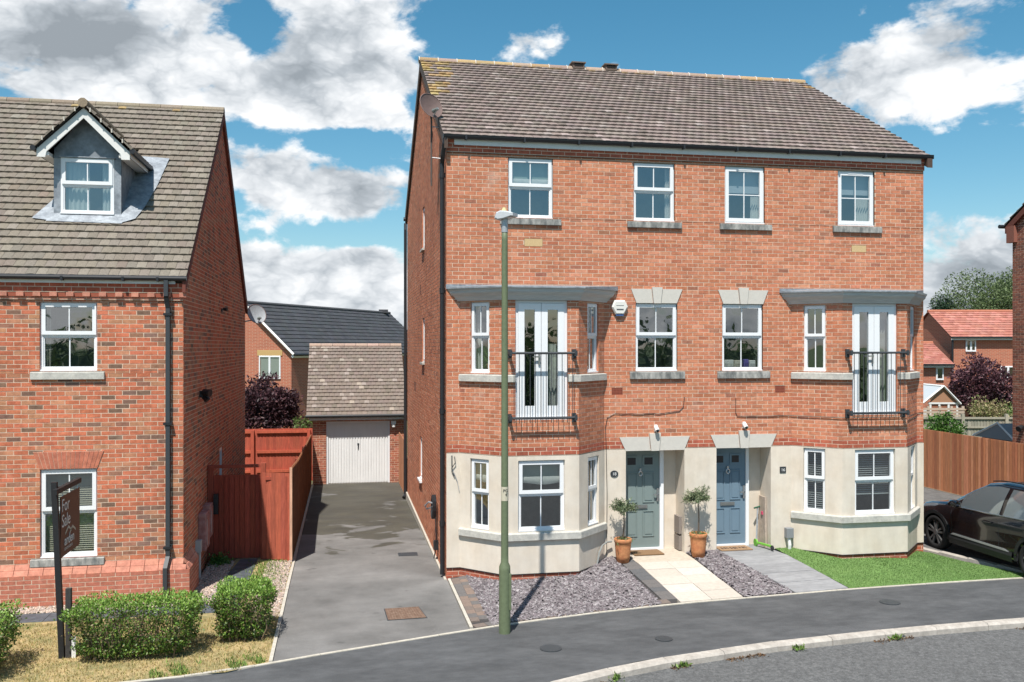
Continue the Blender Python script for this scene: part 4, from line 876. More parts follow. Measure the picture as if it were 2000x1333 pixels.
    for k in range(n):
        x0 = -.07+k*(10.05/n); m = MB(); lich = random.random() < .75 and (k < 5 or k > 17 or random.random() < .35); c = jit((.38, .265, .145), .15) if lich else jit((.34, .25, .20), .15)
        for j in range(7):
            a0, a1 = math.pi*(-.12+1.24*j/7), math.pi*(-.12+1.24*(j+1)/7); rr = .118
            P = [(x0+dx, 5.1-rr*math.cos(a), 11.175+rr*math.sin(a)*.9) for dx in (.0, 10.05/n-.012) for a in (a0, a1)]
            m.add([P[0], P[2], P[3], P[1]], [(0, 1, 2, 3)], c)
        m.add([(x0+10.05/n-.012, 5.1-.118*math.cos(math.pi*j/6), 11.175+.106*math.sin(math.pi*j/6)) for j in range(7)], [tuple(range(7))], c)
        m.build('ridge_tile', TILE, roof)
        m = MB(); m.tube([(x0-.010, 5.1-.12*math.cos(math.pi*j/8), 11.175+.11*math.sin(math.pi*j/8)) for j in range(9)], .012, 5); m.build('ridge_joint', mat('white_mortar', (.60, .56, .50), .95), roof)
    for px in (3.86, 4.70):
        m = MB(); m.box(px-.15, px+.15, 4.97, 5.23, 11.2, 11.33, (.14, .105, .09)); m.box(px-.18, px+.18, 4.94, 5.26, 11.33, 11.36, (.17, .13, .11)); m.box(px-.11, px+.11, 4.96, 4.98, 11.26, 11.32, (.02, .02, .02)); m.build('ridge_vent', TILE, roof)
    # verges
    for x0, x1 in ((-.055, .012), (9.85, 9.965)):
        for y0, z0 in ((-.15, 8.13), (10.35, 8.13)):
            m = MB(); s = 1 if y0 < 5 else -1; P = [(x0, y0, z0-.17), (x1, y0, z0-.17), (x1, 5.1, 11.16-.19), (x0, 5.1, 11.16-.19)]
            m.hexa([P[0], P[1], P[2], P[3], *[(p[0], p[1], p[2]+.19) for p in P]] if s > 0 else [P[3], P[2], P[1], P[0], *[(p[0], p[1], p[2]+.19) for p in (P[3], P[2], P[1], P[0])]]); m.build('bargeboard', mat('brown_board', (.085, .055, .042), .8, noise=.15, nscale=6), H)
    # gutter, fascia, downpipes
    m = MB(); m.box(.14, 9.76, -.072, -.052, 8.045, 8.165); m.build('fascia', FASCIA, H)
    m = MB(); m.box(-.02, 9.90, -.085, -.01, 8.166, 8.19); m.build('soffit_board', FASCIA, H)
    m = MB()
    for j in range(8):
        a0, a1 = math.pi*(1+j/8), math.pi*(1+(j+1)/8); P = [(x, -.122+.048*math.cos(a), 8.215+.075*math.sin(a)) for x in (-.07, 9.98) for a in (a0, a1)]; m.add([P[0], P[2], P[3], P[1]], [(0, 1, 2, 3)])
    m.box(-.075, -.065, -.17, -.074, 8.14, 8.222); m.box(9.975, 9.985, -.17, -.074, 8.14, 8.222); m.tube([(-.07, -.17, 8.215), (9.98, -.17, 8.215)], .006, 5)
    gut = m.build('gutter', BLACKP, H)
    for x in (.35, 1.45, 2.5, 3.55, 4.6, 5.7, 6.8, 7.9, 8.9): m = MB(); m.box(x-.018, x+.018, -.178, -.074, 8.13, 8.21); m.build('gutter_bracket', BLACKP, gut)
    m = MB(); m.tube([(-.02, -.12, 8.16), (-.05, -.10, 8.05), (-.065, .0, 7.86), (-.065, .12, 7.72), (-.065, .12, .05)], .042, 10); dp = m.build('downpipe', BLACKP, H)
    for z in (7.5, 5.35, 3.1, 1.0): m = MB(); m.tube([(-.065, .12, z-.05), (-.065, .12, z+.05)], .052, 10); m.box(-.08, 0, .10, .14, z-.02, z+.02); m.build('pipe_clip', BLACKP, dp)
    m = MB(); m.tube([(-.05, 10.28, 7.95), (-.065, 10.08, 7.75), (-.065, 10.08, -.1)], .045, 10); m.tube([(-.065, 10.08, -.08), (-.12, 9.98, -.14)], .05, 10); m.tube([(-.1, 10.34, 8.1), (.3, 10.34, 8.1)], .06, 8); m.build('downpipe', BLACKP, H)
    for z0, y0 in ((3.15, 7.4), (3.15, 7.05), (5.6, 5.5)): m = MB(); m.box(-.006, .02, y0, y0+.11, z0, z0+.22); m.build('wall_vent', mat('dark_clay', (.10, .045, .035), .9), H)
    return H
HOUSE = main_house()

# ------------------------------------------------------------------ the neighbouring house on the left
PALL = [(.54, (.49, .155, .085), .09), (.24, (.45, .205, .118), .09), (.10, (.215, .125, .09), .14), (.12, (.31, .15, .098), .13)]
SALM = lambda *a: jit((.50, .215, .15), .06)
def left_house():
    H = thing('brick_house', 'brown roofed brick house with lead clad dormer left of the drive', 'house', (-7.5, 4, 0)); bw = Brickwork(PALL)
    X0, X1, Y0, Y1 = -11.5, -4.56, -.54, 9.4; A = Fr((X0, Y0), (X1, Y0)); u = lambda x: x-X0
    up, gr = (u(-6.83), u(-5.935), 3.895, 5.045), (u(-6.825), u(-5.935), .79, 2.265)
    s1, s2 = (u(-6.965), u(-5.815), 3.755, 3.892), (u(-6.965), u(-5.815), .655, .787); arch = (u(-6.93), u(-5.83), 2.268, 2.56)
    bw.wall(A, .705, 5.085, [(*up, .06), (*gr, .06), (*s1, 0), (*s2, 0)])
    bw.wall(A, 5.085, 5.135, [], off=.03, col=SALM, cs=.05); bw.wall(A, 5.21, 5.375, [], off=.052, cs=.0825, col=lambda *a: jit((.40, .10, .058), .1))
    bw.wall(A, -.12, .53, [], off=.115, col=lambda *a: jit((.46, .165, .108), .08), u1=A.W+.115, cs=.0722, L=.235)
    S = Fr((X1, Y0), (X1, Y1)); zt = lambda q: 5.38+4.12*(1-abs(q-4.97)/4.97); sw = (4.6, 5.15, .95, 2.05)
    bw.wall(S, -.3, 9.5, [(*sw, .06), (-.1, .92, -.3, .705)], ztop=lambda q: min(zt(q), 9.45))
    bw.wall(S, -.12, .53, [], off=.115, col=lambda *a: jit((.46, .165, .108), .08), u0=-.115, u1=.9, cs=.0722, L=.235)
    bw.finish(H, 300)
    # chamfered plinth courses
    for k in range(2):
        z0 = .53+k*.088; z1 = z0+.084; o0, o1 = .115-.058*k, .115-.058*(k+1)+.012; x = -9
        while x < X1+o0-.02:
            x1 = min(x+.225, X1+o1); xa, xb = x+.004, x1-.004
            if xb-xa > .03:
                m = MB(); m.hexa([(xa, Y0-o0, z0), (xb, Y0-o0, z0), (xb, Y0+.02, z0), (xa, Y0+.02, z0), (xa, Y0-o1, z1), (xb, Y0-o1, z1), (xb, Y0+.02, z1), (xa, Y0+.02, z1)], SALM()); m.build('plinth_brick', BRICK, H)
            x += .225
        y = Y0-o1
        while y < .34:
            y1 = min(y+.225, .36); m = MB(); m.hexa([(X1-.02, y+.004, z0), (X1+o0, y+.004, z0), (X1+o0, y1-.004, z0), (X1-.02, y1-.004, z0), (X1-.02, y+.004, z1), (X1+o1, y+.004, z1), (X1+o1, y1-.004, z1), (X1-.02, y1-.004, z1)], SALM()); m.build('plinth_brick', BRICK, H); y += .225
    m = MB(); m.box(X0, X1-.01, Y1-.02, Y1, -.3, 5.4); m.box(X0, X0+.02, Y0+.02, Y1-.02, -.3, 5.4); m.build('rear_wall', MORTAR, H)
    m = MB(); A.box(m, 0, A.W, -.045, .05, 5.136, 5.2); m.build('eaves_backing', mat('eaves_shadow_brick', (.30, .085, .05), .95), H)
    x = -8.95
    while x < X1: m = MB(); A.box(m, u(x), u(x)+.115, -.085, -.03, 5.14, 5.205, SALM()); m.build('dentil', BRICK, H); x += .255
    sill(H, A, *s1, m=STONE); sill(H, A, *s2, m=STONEW); window(H, A, *up, setback=.045); window(H, A, *gr, setback=.045); window(H, S, *sw, setback=.03, style='single', depth=.5)
    for k in range(15):      # rubbed brick flat arch
        a = lambda t, top: lerp(arch[0], arch[1], t) if top else lerp(arch[0]+.10, arch[1]-.10, t)
        m = MB(); p = .0035; A.poly(m, [(a(k/15, 0)+p, 2.27), (a((k+1)/15, 0)-p, 2.27), (a((k+1)/15, 1)-p, 2.553), (a(k/15, 1)+p, 2.553)], -.012, .0, jit((.44, .15, .095), .08)); m.build('arch_brick', BRICK, H)
    m = MB(); A.poly(m, [(arch[0]+.10, 2.268), (arch[1]-.10, 2.268), (arch[1], 2.556), (arch[0], 2.556)], -.006, .002); m.build('arch_mortar', MORTAR, H)
    # roof
    base = Vector((0, 5.05, 4.15)); Ls = base.length
    def tcol(x, v):
        r_ = random.random()
        if r_ < .10: return jit((.19, .16, .13), .10)
        if r_ > .90: return jit((.225, .197, .163), .06)
        if v > Ls-.4 and r_ > .8: return jit((.30, .22, .11), .15)
        return jit((.19, .164, .134), .07)
    yof = lambda z: -.63+(z-5.46)/4.15*5.05
    skip = lambda uu, v: -6.92 < X0+uu < -5.93 and 1.98 < v < 4.5
    roof = tiled_roof(H, 'roof', (X0, -.63, 5.47), (-4.50, -.63, 5.47), tuple(base), (0, -4.15, 5.05), 29, .16, tcol, 300, skip)
    m = MB(); m.hexa([(X0, 4.42, 9.53), (-4.5, 4.42, 9.53), (-4.5, 9.55, 5.36), (X0, 9.55, 5.36), (X0, 4.42, 9.62), (-4.5, 4.42, 9.62), (-4.5, 9.55, 5.46), (X0, 9.55, 5.46)]); m.build('rear_slope', MATS['rear_roof_tiles'], roof)
    for k in range(15):
        x0 = X0+.3+k*.447; m = MB(); c = jit((.25, .205, .155), .1)
        for j in range(7):
            a0, a1 = math.pi*(-.1+1.2*j/7), math.pi*(-.1+1.2*(j+1)/7); P = [(x0+dx, 4.42-.11*math.cos(a), 9.575+.10*math.sin(a)) for dx in (0, .44) for a in (a0, a1)]; m.add([P[0], P[2], P[3], P[1]], [(0, 1, 2, 3)], c)
        m.add([(x0+.44, 4.42-.11*math.cos(math.pi*j/6), 9.575+.10*math.sin(math.pi*j/6)) for j in range(7)], [tuple(range(7))], c); m.build('ridge_tile', TILE, roof)
    for y0 in (-.66, 9.5):
        m = MB(); P = [(-4.56, y0, 5.22), (-4.505, y0, 5.22), (-4.505, 4.42, 9.38), (-4.56, 4.42, 9.38)]
        if y0 > 4: P = P[::-1]
        m.hexa([*P, *[(p[0], p[1], p[2]+.20) for p in P]]); m.build('bargeboard', mat('brick_red_verge', (.16, .05, .035), .9, noise=.15), H)
    m = MB(); m.box(X0, -4.68, -.618, -.598, 5.36, 5.45); m.build('fascia', FASCIA, H)
    m = MB(); m.tube([(X0, -.662, 5.455), (-4.49, -.662, 5.455)], .044, 10); gt = m.build('gutter', BLACKP, H)
    for x in (-7.5, -6.45, -5.5, -4.95): m = MB(); m.box(x-.02, x+.02, -.713, -.62, 5.40, 5.47); m.build('gutter_bracket', BLACKP, gt)
    m = MB(); w = .034; m.box(-4.815-w, -4.815+w, -.715, -.64, 5.13, 5.42); m.hexa([(-4.815-w, -.715, 5.13), (-4.815+w, -.715, 5.13), (-4.815+w, -.64, 5.13), (-4.815-w, -.64, 5.13), (-4.815-w, -.715, 5.15), (-4.815+w, -.715, 5.15), (-4.815+w, -.64, 5.15), (-4.815-w, -.64, 5.15)])
    m.hexa([(-4.80-w, -.63, 4.95), (-4.80+w, -.63, 4.95), (-4.80+w, -.555, 4.95), (-4.80-w, -.555, 4.95), (-4.815-w, -.715, 5.14), (-4.815+w, -.715, 5.14), (-4.815+w, -.64, 5.14), (-4.815-w, -.64, 5.14)])
    m.box(-4.80-w, -4.80+w, -.63, -.555, .75, 4.96); m.hexa([(-4.825-w, -.74, .58), (-4.825+w, -.74, .58), (-4.825+w, -.67, .58), (-4.825-w, -.67, .58), (-4.80-w, -.63, .76), (-4.80+w, -.63, .76), (-4.80+w, -.555, .76), (-4.80-w, -.555, .76)]); m.box(-4.825-w, -4.825+w, -.74, -.67, .0, .585)
    dp = m.build('downpipe', mat('grey_black_pipe', (.045, .05, .055), .45), H)
    for z in (4.85, 3.0, .9): m = MB(); m.box(-4.87, -4.73, -.645, -.545, z-.02, z+.02); m.build('pipe_clip', BLACKP, dp)
    # dormer
    FY = .80; D = Fr((0, FY), (1, FY)); a, b_, c = -6.995, -5.86, -6.43
    m = MB(); D.poly(m, [(a, 6.50), (-6.88, 6.50), (-6.88, 7.72), (a, 7.86)], 0, .05); D.poly(m, [(-5.975, 6.50), (b_, 6.50), (b_, 7.86), (-5.975, 7.72)], 0, .05); D.poly(m, [(a, 7.86), (-6.88, 7.715), (-5.975, 7.715), (b_, 7.86), (c, 8.52)], .001, .05); D.poly(m, [(-6.88, 6.5), (-5.975, 6.5), (-5.975, 6.69), (-6.88, 6.69)], .001, .05)
    dm = m.build('dormer', LEADD, H)
    m = MB(); D.poly(m, [(a-.004, 6.50), (-6.876, 6.50), (-6.876, 7.70), (a-.004, 7.70)], -.012, .0); m.build('lead_strip', LEAD, dm); m = MB(); D.poly(m, [(-5.979, 6.50), (b_+.004, 6.50), (b_+.004, 7.70), (-5.979, 7.70)], -.012, .0); m.build('lead_strip', LEAD, dm)
    for x in (a, b_):
        m = MB(); P = [(x, FY, 6.45), (x, yof(7.9), 7.9), (x, FY, 7.9)]; m.add(P, [(0, 1, 2) if x > -6.5 else (2, 1, 0)]); m.build('cheek', LEADD, dm)
    window(H, D, -6.878, -5.978, 6.695, 7.712, setback=-.02, style='sash', room=False)
    m = MB(); D.box(m, -6.9, -5.96, -.06, .0, 7.715, 7.735); m.build('window_head', LEAD, dm)
    m = MB(); 
    for s in (-1, 1):
        e = c+s*.775; F = Fr((0, .53), (1, .53)); P = [(c, 8.56), (e, 7.80), (e, 7.66), (e-s*.14, 7.66), (e-s*.16, 7.76), (c, 8.38)]
        if s > 0: P = P[::-1]
        m = MB(); F.poly(m, P, 0, .03); m.build('bargeboard', FASCIA, dm)
        m = MB(); m.box(min(e, e-s*.19), max(e, e-s*.19), .56, 2.2, 7.70, 7.76); m.box(e-.012, e+.012, .56, 2.2, 7.70, 7.84); m.build('dormer_soffit', FASCIA, dm)
        m = MB(); m.tube([(e+s*.05, .48, 7.81), (e+s*.05, 2.1, 7.81)], .05, 9); m.build('dormer_gutter', BLACKP, dm)
        n_ = (s*.79, 0, .80)
        if s > 0: tiled_roof(H, 'dormer_roof', (e+.04, .47, 7.84), (e+.04, 3.3, 7.84), (-.815, 0, .79), (.79, 0, .815), 4, .2, tcol, 0)
        else: tiled_roof(H, 'dormer_roof', (e-.04, 3.3, 7.84), (e-.04, .47, 7.84), (.815, 0, .79), (-.79, 0, .815), 4, .2, tcol, 0)
        for k in range(4):
            t = (k+.6)/4.3; x_, z_ = lerp(e, c, t), lerp(7.86, 8.62, t); m = MB(); m.box(x_-.012, x_+.012, .455, .475, z_-.02, z_+.05); m.build('verge_clip', mat('pale_clip', (.5, .46, .4), .7), dm)
    m = MB(); m.tube([(c, .46, 8.64), (c, 3.3, 8.64)], .085, 10, jit((.27, .21, .15), .05)); m.build('dormer_ridge', TILE, dm)
    # lead apron and side flashings lying on the tiles
    nn = Vector((0, -4.15, 5.05)).normalized(); Q = lambda x, v, o=.045: tuple(Vector((x, -.63, 5.47))+base.normalized()*v+nn*o)
    m = MB(); m.add([Q(-7.08, 1.63), Q(-5.80, 1.60), Q(-5.80, 1.98, .06), Q(-7.0, 1.98, .06)], [(0, 1, 2, 3)]); m.add([Q(-7.33, 1.72), Q(-7.05, 1.66), Q(-6.99, 2.0, .06), Q(-6.99, 2.9, .06), Q(-7.14, 2.3)], [(0, 1, 2, 3, 4)])
    m.add([Q(-5.82, 1.62), Q(-5.60, 1.78), Q(-5.50, 2.2), Q(-5.40, 3.0), Q(-5.33, 4.1), Q(-5.86, 4.1, .07), Q(-5.86, 2.0, .07)], [(0, 1, 2, 3, 4, 5, 6)]); m.build('lead_flashing', LEAD, dm)
    return H
LEFT = left_house()

# ------------------------------------------------------------------ garage at the end of the drive
def garage():
    G = thing('garage', 'brick garage with white ribbed door and tiled roof at drive end', 'garage', (-1.3, 16.5, -.28)); bw = Brickwork([(.7, (.40, .145, .09), .14), (.3, (.30, .12, .08), .15)])
    A = Fr((-2.86, 13.95), (.16, 13.95)); u = lambda x: x+2.86
    bw.wall(A, -.4, 1.98, [(u(-2.42), u(-.32), -.4, 1.80, .1)]); S = Fr((-2.86, 19.4), (-2.86, 13.95)); bw.wall(S, -.4, 4.2, ztop=lambda q: 1.95+2.28*(1-abs(q-2.72)/2.72)); S2 = Fr((.16, 13.95), (.16, 19.4)); bw.wall(S2, -.4, 4.2, ztop=lambda q: 1.95+2.28*(1-abs(q-2.72)/2.72))
    bw.finish(G, 220)
    m = MB(); A.box(m, u(-2.42), u(-2.36), .03, .1, -.35, 1.80); A.box(m, u(-.38), u(-.32), .03, .1, -.35, 1.80); A.box(m, u(-2.36), u(-.38), .03, .1, 1.74, 1.80); m.build('door_frame', UPVC, G)
    gd = mat('white_steel_door', (.80, .80, .79), .45, noise=.04, nscale=2, col2=(.76, .76, .75), stretch=(1, 1, .3)); m = MB(); A.box(m, u(-2.36), u(-.38), .075, .09, -.27, 1.74); d = m.build('garage_door', gd, G)
    for k in range(22):
        x = lerp(-2.355, -.385, (k+.5)/22); m = MB(); w = 1.97/22*.31; A.poly(m, [(u(x)-w, -.25), (u(x)+w, -.25), (u(x)+w, 1.72), (u(x)-w, 1.72)], .05, .08); m.build('rib', gd, d)
    m = MB(); A.box(m, u(-1.37)-.03, u(-1.37)+.03, .035, .07, 1.0, 1.06); A.box(m, u(-1.37)-.015, u(-1.37)+.015, .02, .05, .9, 1.05); m.build('door_handle', IRON, d)
    m = MB(); A.box(m, u(-2.36), u(-.38), .06, .1, -.33, -.272); m.build('threshold', CONC, G)
    tc = lambda x, v: jit((.205, .163, .137), .08) if random.random() < .8 else (jit((.19, .15, .125), .1) if random.random() < .8 else jit((.31, .26, .22), .1))
    rf = tiled_roof(G, 'roof', (-3.06, 13.72, 2.02), (.24, 13.72, 2.02), (0, 2.95, 2.32), (0, -2.32, 2.95), 20, .165, tc, 220)
    m = MB(); m.hexa([(-3.06, 16.67, 4.28), (.24, 16.67, 4.28), (.24, 19.62, 1.96), (-3.06, 19.62, 1.96), (-3.06, 16.67, 4.35), (.24, 16.67, 4.35), (.24, 19.62, 2.03), (-3.06, 19.62, 2.03)]); m.build('rear_slope', MATS['rear_roof_tiles'], rf)
    for k in range(8): m = MB(); x = -3.06+k*.4125; m.tube([(x+.004, 16.67, 4.33), (x+.405, 16.67, 4.33)], .09, 10, jit((.42, .30, .235), .1)); m.build('ridge_tile', TILE, rf)
    m = MB(); m.box(-2.98, .2, 13.76, 13.94, 1.86, 1.98); m.build('fascia', FASCIA, G)
    m = MB(); m.tube([(-3.08, 13.68, 2.0), (.26, 13.68, 2.0)], .052, 9); m.build('gutter', BLACKP, G)
garage()

# ------------------------------------------------------------------ timber fences and gate, board by board
REDW = mat('red_stained_timber', tint=True, rough=.86, noise=.30, nscale=3.0, stretch=(6, 6, .5), bump=.25, bscale=30)
BRNW = mat('brown_feather_edge', tint=True, rough=.86, noise=.24, nscale=3.0, stretch=(6, 6, .5), bump=.3, bscale=30)
GRYW = mat('grey_weathered_timber', tint=True, rough=.92, noise=.2, nscale=3.0, stretch=(6, 6, .5))
def boards(root, P0, P1, zt, zb, w, m, cols, over=.0, th=.014, flip=False, back=None):
    f = Fr(P0, P1); n = int(f.W/w)
    for k in range(n):
        u0, u1 = k*f.W/n+.0015, (k+1)*f.W/n-.0015+over; b = MB(); c = jit(random.choice(cols), .15); z0, z1 = zb(f.W*k/n), zt(f.W*k/n); z1b = zt(f.W*(k+1)/n)
        d0, d1 = (.0, .012) if not flip else (.012, .0)
        b.hexa([f.pt(u0, d0-.004, z0), f.pt(u1, d1, z0), f.pt(u1, th+.004, z0), f.pt(u0, th+.004, z0), f.pt(u0, d0-.004, z1), f.pt(u1, d1, z1b), f.pt(u1, th+.004, z1b), f.pt(u0, th+.004, z1)], c); b.build('board', m, root)
    return f
RC = [(.32, .07, .04), (.36, .08, .046), (.29, .062, .036)]; BC = [(.46, .19, .092), (.41, .16, .078), (.51, .225, .12), (.35, .14, .07)]
# side fence along the drive
F1 = thing('timber_fence', 'long red brown timber fence running beside the drive to the garage', 'fence', (-2.88, 8, 0))
boards(F1, (-2.90, 1.9), (-2.90, 13.9), lambda q: 1.88-.10*min(q, 3)/3-.032*q, lambda q: dh(1.9+q)+.02, .1, REDW, [(.27, .115, .055), (.31, .12, .055), (.25, .10, .05)])
for k in range(4): y = 1.95+k*3.9; b = MB(); b.box(-3.03, -2.93, y, y+.1, -.4, 1.70-.032*(y-1.9), jit(RC[0], .1)); b.build('fence_post', REDW, F1)
b = MB(); b.box(-2.935, -2.885, 1.885, 1.905, .03, 1.88, (.62, .36, .24)); b.build('corner_batten', REDW, F1)
# gate panel beside it
F2 = thing('fence_panel', 'sunlit red timber panel between the gate and the fence corner', 'fence', (-3.2, 2.05, 0)); boards(F2, (-3.49, 2.12), (-2.93, 1.93), lambda q: 1.76, lambda q: .02, .093, REDW, [(.36, .082, .046), (.39, .092, .052)])
b = MB(); b.box(-3.52, -3.42, 2.14, 2.24, -.2, 1.95, jit(RC[0], .1)); b.build('fence_post', REDW, F2); b = MB(); b.box(-3.42, -2.95, 2.06, 2.14, 1.62, 1.68, RC[1]); b.build('rail', REDW, F2)
GT = thing('garden_gate', 'dark red boarded gate with a bar above by the left house', 'gate', (-4.0, 2.2, 0)); boards(GT, (-4.43, 2.22), (-3.52, 2.16), lambda q: 1.72, lambda q: .045, .1, REDW, [(.27, .048, .026), (.30, .055, .03)])
b = MB(); b.box(-4.55, -4.44, 2.2, 2.3, -.2, 1.90, jit(RC[2], .1)); b.build('gate_post', REDW, GT); b = MB(); b.box(-4.55, -3.42, 2.19, 2.27, 1.86, 1.92, jit(RC[2], .1)); b.build('top_bar', REDW, GT)
b = MB(); b.box(-4.43, -4.34, 2.13, 2.20, .95, 1.35); b.build('lock_box', BLACKP, GT)
for z in (.3, 1.5): b = MB(); b.box(-4.42, -3.53, 2.235, 2.28, z, z+.09, RC[2]); b.build('ledge', REDW, GT)
# rear garden fence, rails and posts on our side
F3 = thing('timber_fence', 'bright red timber fence with rails behind the gate at garden end', 'fence', (-6, 15.2, -.3)); f = boards(F3, (-10.5, 15.3), (-2.9, 15.0), lambda q: 1.50, lambda q: -.35, .11, REDW, [(.39, .085, .05), (.42, .094, .055)])
for z in (1.40, .72, .06):
    for k in range(4): b = MB(); f.box(b, k*1.9+.05, k*1.9+1.85, -.065, -.005, z-.045, z+.045, jit((.46, .10, .052), .08)); b.build('rail', REDW, F3)
for k in range(5): b = MB(); f.box(b, k*1.87-.05, k*1.87+.06, -.10, .0, -.4, 1.46, jit((.44, .09, .05), .08)); b.build('fence_post', REDW, F3)
F4 = thing('timber_fence', 'short brown fence between garage and tall house rear corner', 'fence', (.1, 12, -.3)); boards(F4, (-.02, 13.9), (-.02, 10.3), lambda q: 1.42, lambda q: -.38, .1, BRNW, BC)
# tall featheredge fence on the right
F5 = thing('timber_fence', 'orange brown featheredge fence behind the parked black car', 'fence', (15.6, 4, 0))
boards(F5, (15.6, 13.5), (15.6, -2.0), lambda q: 1.80-.004*q, lambda q: .02, .1, BRNW, BC, over=.012, th=.016)
b = MB(); b.box(15.58, 15.63, -2, 13.5, -.05, .022, (.30, .24, .17)); b.build('gravel_board', BRNW, F5)
# pale weathered fence in the gardens behind
F6 = thing('timber_fence', 'grey weathered garden fence in front of the plum tree', 'fence', (24, 17.1, -.3)); RV = Vector((.9827, -.1853)); O = Vector((21.2, 17.64))
f = boards(F6, tuple(O), tuple(O+RV*8), lambda q: 1.33, lambda q: -.4, .13, GRYW, [(.30, .275, .22), (.26, .24, .195), (.34, .31, .25)])
for k in range(5): b = MB(); f.box(b, .75+k*1.84, .87+k*1.84, -.08, .04, -.4, 1.46, jit((.36, .33, .26), .08)); b.build('fence_post', GRYW, F6)
for z in (1.28, .90): b = MB(); f.box(b, 0, 8, -.05, -.005, z-.035, z+.035, (.34, .31, .245)); b.build('rail', GRYW, F6)
F7 = thing('picket_fence', 'low pale timber pallet fence in front of the glass garden room', 'fence', (23.6, 18.2, -.3)); f = Fr(tuple(Vector((22.5, 18.4))), tuple(Vector((22.5, 18.4))+RV*2.4))
for k in range(6): b = MB(); z = 1.18+.14*k; f.box(b, 0, 2.1, 0, .02, z-.055, z+.045, jit((.48, .38, .29), .1)); b.build('slat', GRYW, F7) if k < 4 else None
for k in range(5): b = MB(); f.box(b, k*.5, k*.5+.1, .02, .1, -.5, 1.72, jit((.48, .38, .29), .1)); b.build('picket', GRYW, F7)

# ------------------------------------------------------------------ houses further off
def far_brick():
    m = bpy.data.materials.new('distant_brick'); m.use_nodes = True; N = m.node_tree.nodes; L = m.node_tree.links; p = N['Principled BSDF']; p.inputs['Roughness'].default_value = .93
    g = N.new('ShaderNodeNewGeometry'); d = N.new('ShaderNodeVectorMath'); d.operation = 'DOT_PRODUCT'; L.new(g.outputs['Position'], d.inputs[0]); d.inputs[1].default_value = (.9827, .35, 0)
    s = N.new('ShaderNodeSeparateXYZ'); L.new(g.outputs['Position'], s.inputs[0]); c = N.new('ShaderNodeCombineXYZ'); L.new(d.outputs['Value'], c.inputs[0]); L.new(s.outputs[2], c.inputs[1])
    b = N.new('ShaderNodeTexBrick'); L.new(c.outputs[0], b.inputs[0]); b.inputs['Scale'].default_value = 1; b.inputs['Brick Width'].default_value = .225; b.inputs['Row Height'].default_value = .075; b.inputs['Mortar Size'].default_value = .006
    b.inputs['Color1'].default_value = (.44, .135, .075, 1); b.inputs['Color2'].default_value = (.36, .115, .068, 1); b.inputs['Mortar'].default_value = (.48, .34, .24, 1); L.new(b.outputs[0], p.inputs[0]); return m
FARB = far_brick(); YST = mat('yellow_stock_brick', (.50, .33, .14), .93, noise=.1, nscale=8)
# slate roofed house beyond the garage
def slate_house():
    H = thing('slate_roof_house', 'brick house with dark grey slate roof beyond the garage', 'house', (-4.39, 32, -.7)); Rg = Vector((.506, .862, 0)); Wd = Vector((-.862, .506, 0)); C0 = Vector((-4.39, 29.6, 0)); hw, ln = 2.75, 15.7; zg, ze, zr = -.9, 4.08, 6.5
    f = Fr((C0+Wd*2*hw).to_2d(), C0.to_2d()); m = MB(); f.poly(m, [(0, zg), (2*hw, zg), (2*hw, ze), (hw, zr-.12), (0, ze)], 0, .1); m.build('gable_wall', FARB, H)
    f2 = Fr(C0.to_2d(), (C0+Rg*ln).to_2d()); m = MB(); f2.box(m, 0.02, ln, .001, .1, zg, ze); m.build('side_wall', FARB, H)
    f3 = Fr((C0+Rg*ln).to_2d(), (C0+Rg*ln+Wd*2*hw).to_2d()); m = MB(); f3.poly(m, [(0, zg), (2*hw, zg), (2*hw, ze), (hw, zr-.12), (0, ze)], 0, .1); m.build('gable_wall', FARB, H)
    ov = .25; E0 = C0-Rg*.15-Wd*ov; E1 = C0+Rg*(ln+.15)-Wd*ov; sl = Wd*(hw+ov)+Vector((0, 0, zr-ze+.22)); nrm = -Wd*(zr-ze+.22)+Vector((0, 0, hw+ov))
    E0.z = E1.z = ze-.18
    sc = lambda x, v: jit((.062, .065, .072), .12)
    rf = tiled_roof(H, 'roof', E0, E1, sl, nrm, 13, .36, sc, 0, thick=.03, camber=0)
    m = MB(); K = C0+Wd*(2*hw+ov); A0 = E0+sl; A1 = E1+sl; m.add([A0, A1, Vector((K+Rg*(ln+.15)).to_2d().to_3d())+Vector((0, 0, ze-.18)), (K-Rg*.15).to_2d().to_3d()+Vector((0, 0, ze-.18))], [(0, 1, 2, 3)]); m.build('rear_slope', mat('slate_roof', (.06, .062, .07), .8), rf)
    m = MB(); m.tube([A0+Vector((0, 0, .02)), A1+Vector((0, 0, .02))], .09, 8, (.10, .10, .105)); m.build('ridge', TILE, rf)
    m = MB(); v = A1-Rg*.9; m.box(v.x-.3, v.x+.3, v.y-.2, v.y+.2, v.z, v.z+.22, (.07, .07, .075)); m.build('roof_vent', TILE, rf)
    for s in (0, 1):
        m = MB(); a = (E0 if s == 0 else (K-Rg*.15).to_2d().to_3d()+Vector((0, 0, ze-.18))); b_ = A0; m.tube([a-Rg*.04, b_-Rg*.04], .07, 4); m.build('bargeboard', FASCIA, H)
    m = MB(); m.tube([E0+Vector((0, 0, .0))-Wd*.06, E1-Wd*.06], .06, 8); m.build('gutter', BLACKP, H); m = MB(); m.tube([E0+Wd*.08+Vector((0, 0, -.08)), E1+Wd*.08+Vector((0, 0, -.08))], .09, 4); m.build('fascia', FASCIA, H)
    u0, u1 = 2*hw-1.9, 2*hw-.62; m = MB(); f.box(m, u0-.1, u1+.1, -.03, .02, 3.84, 4.12); m.build('brick_lintel', YST, H)
    w = window(H, f, u0, u1, 2.68, 3.84, -.03, 'pair', room=False); m = MB(); f.quad(m, u0+.1, u1-.1, 2.75, 3.78, -.001); m.build('net_curtain', FABRIC, w)
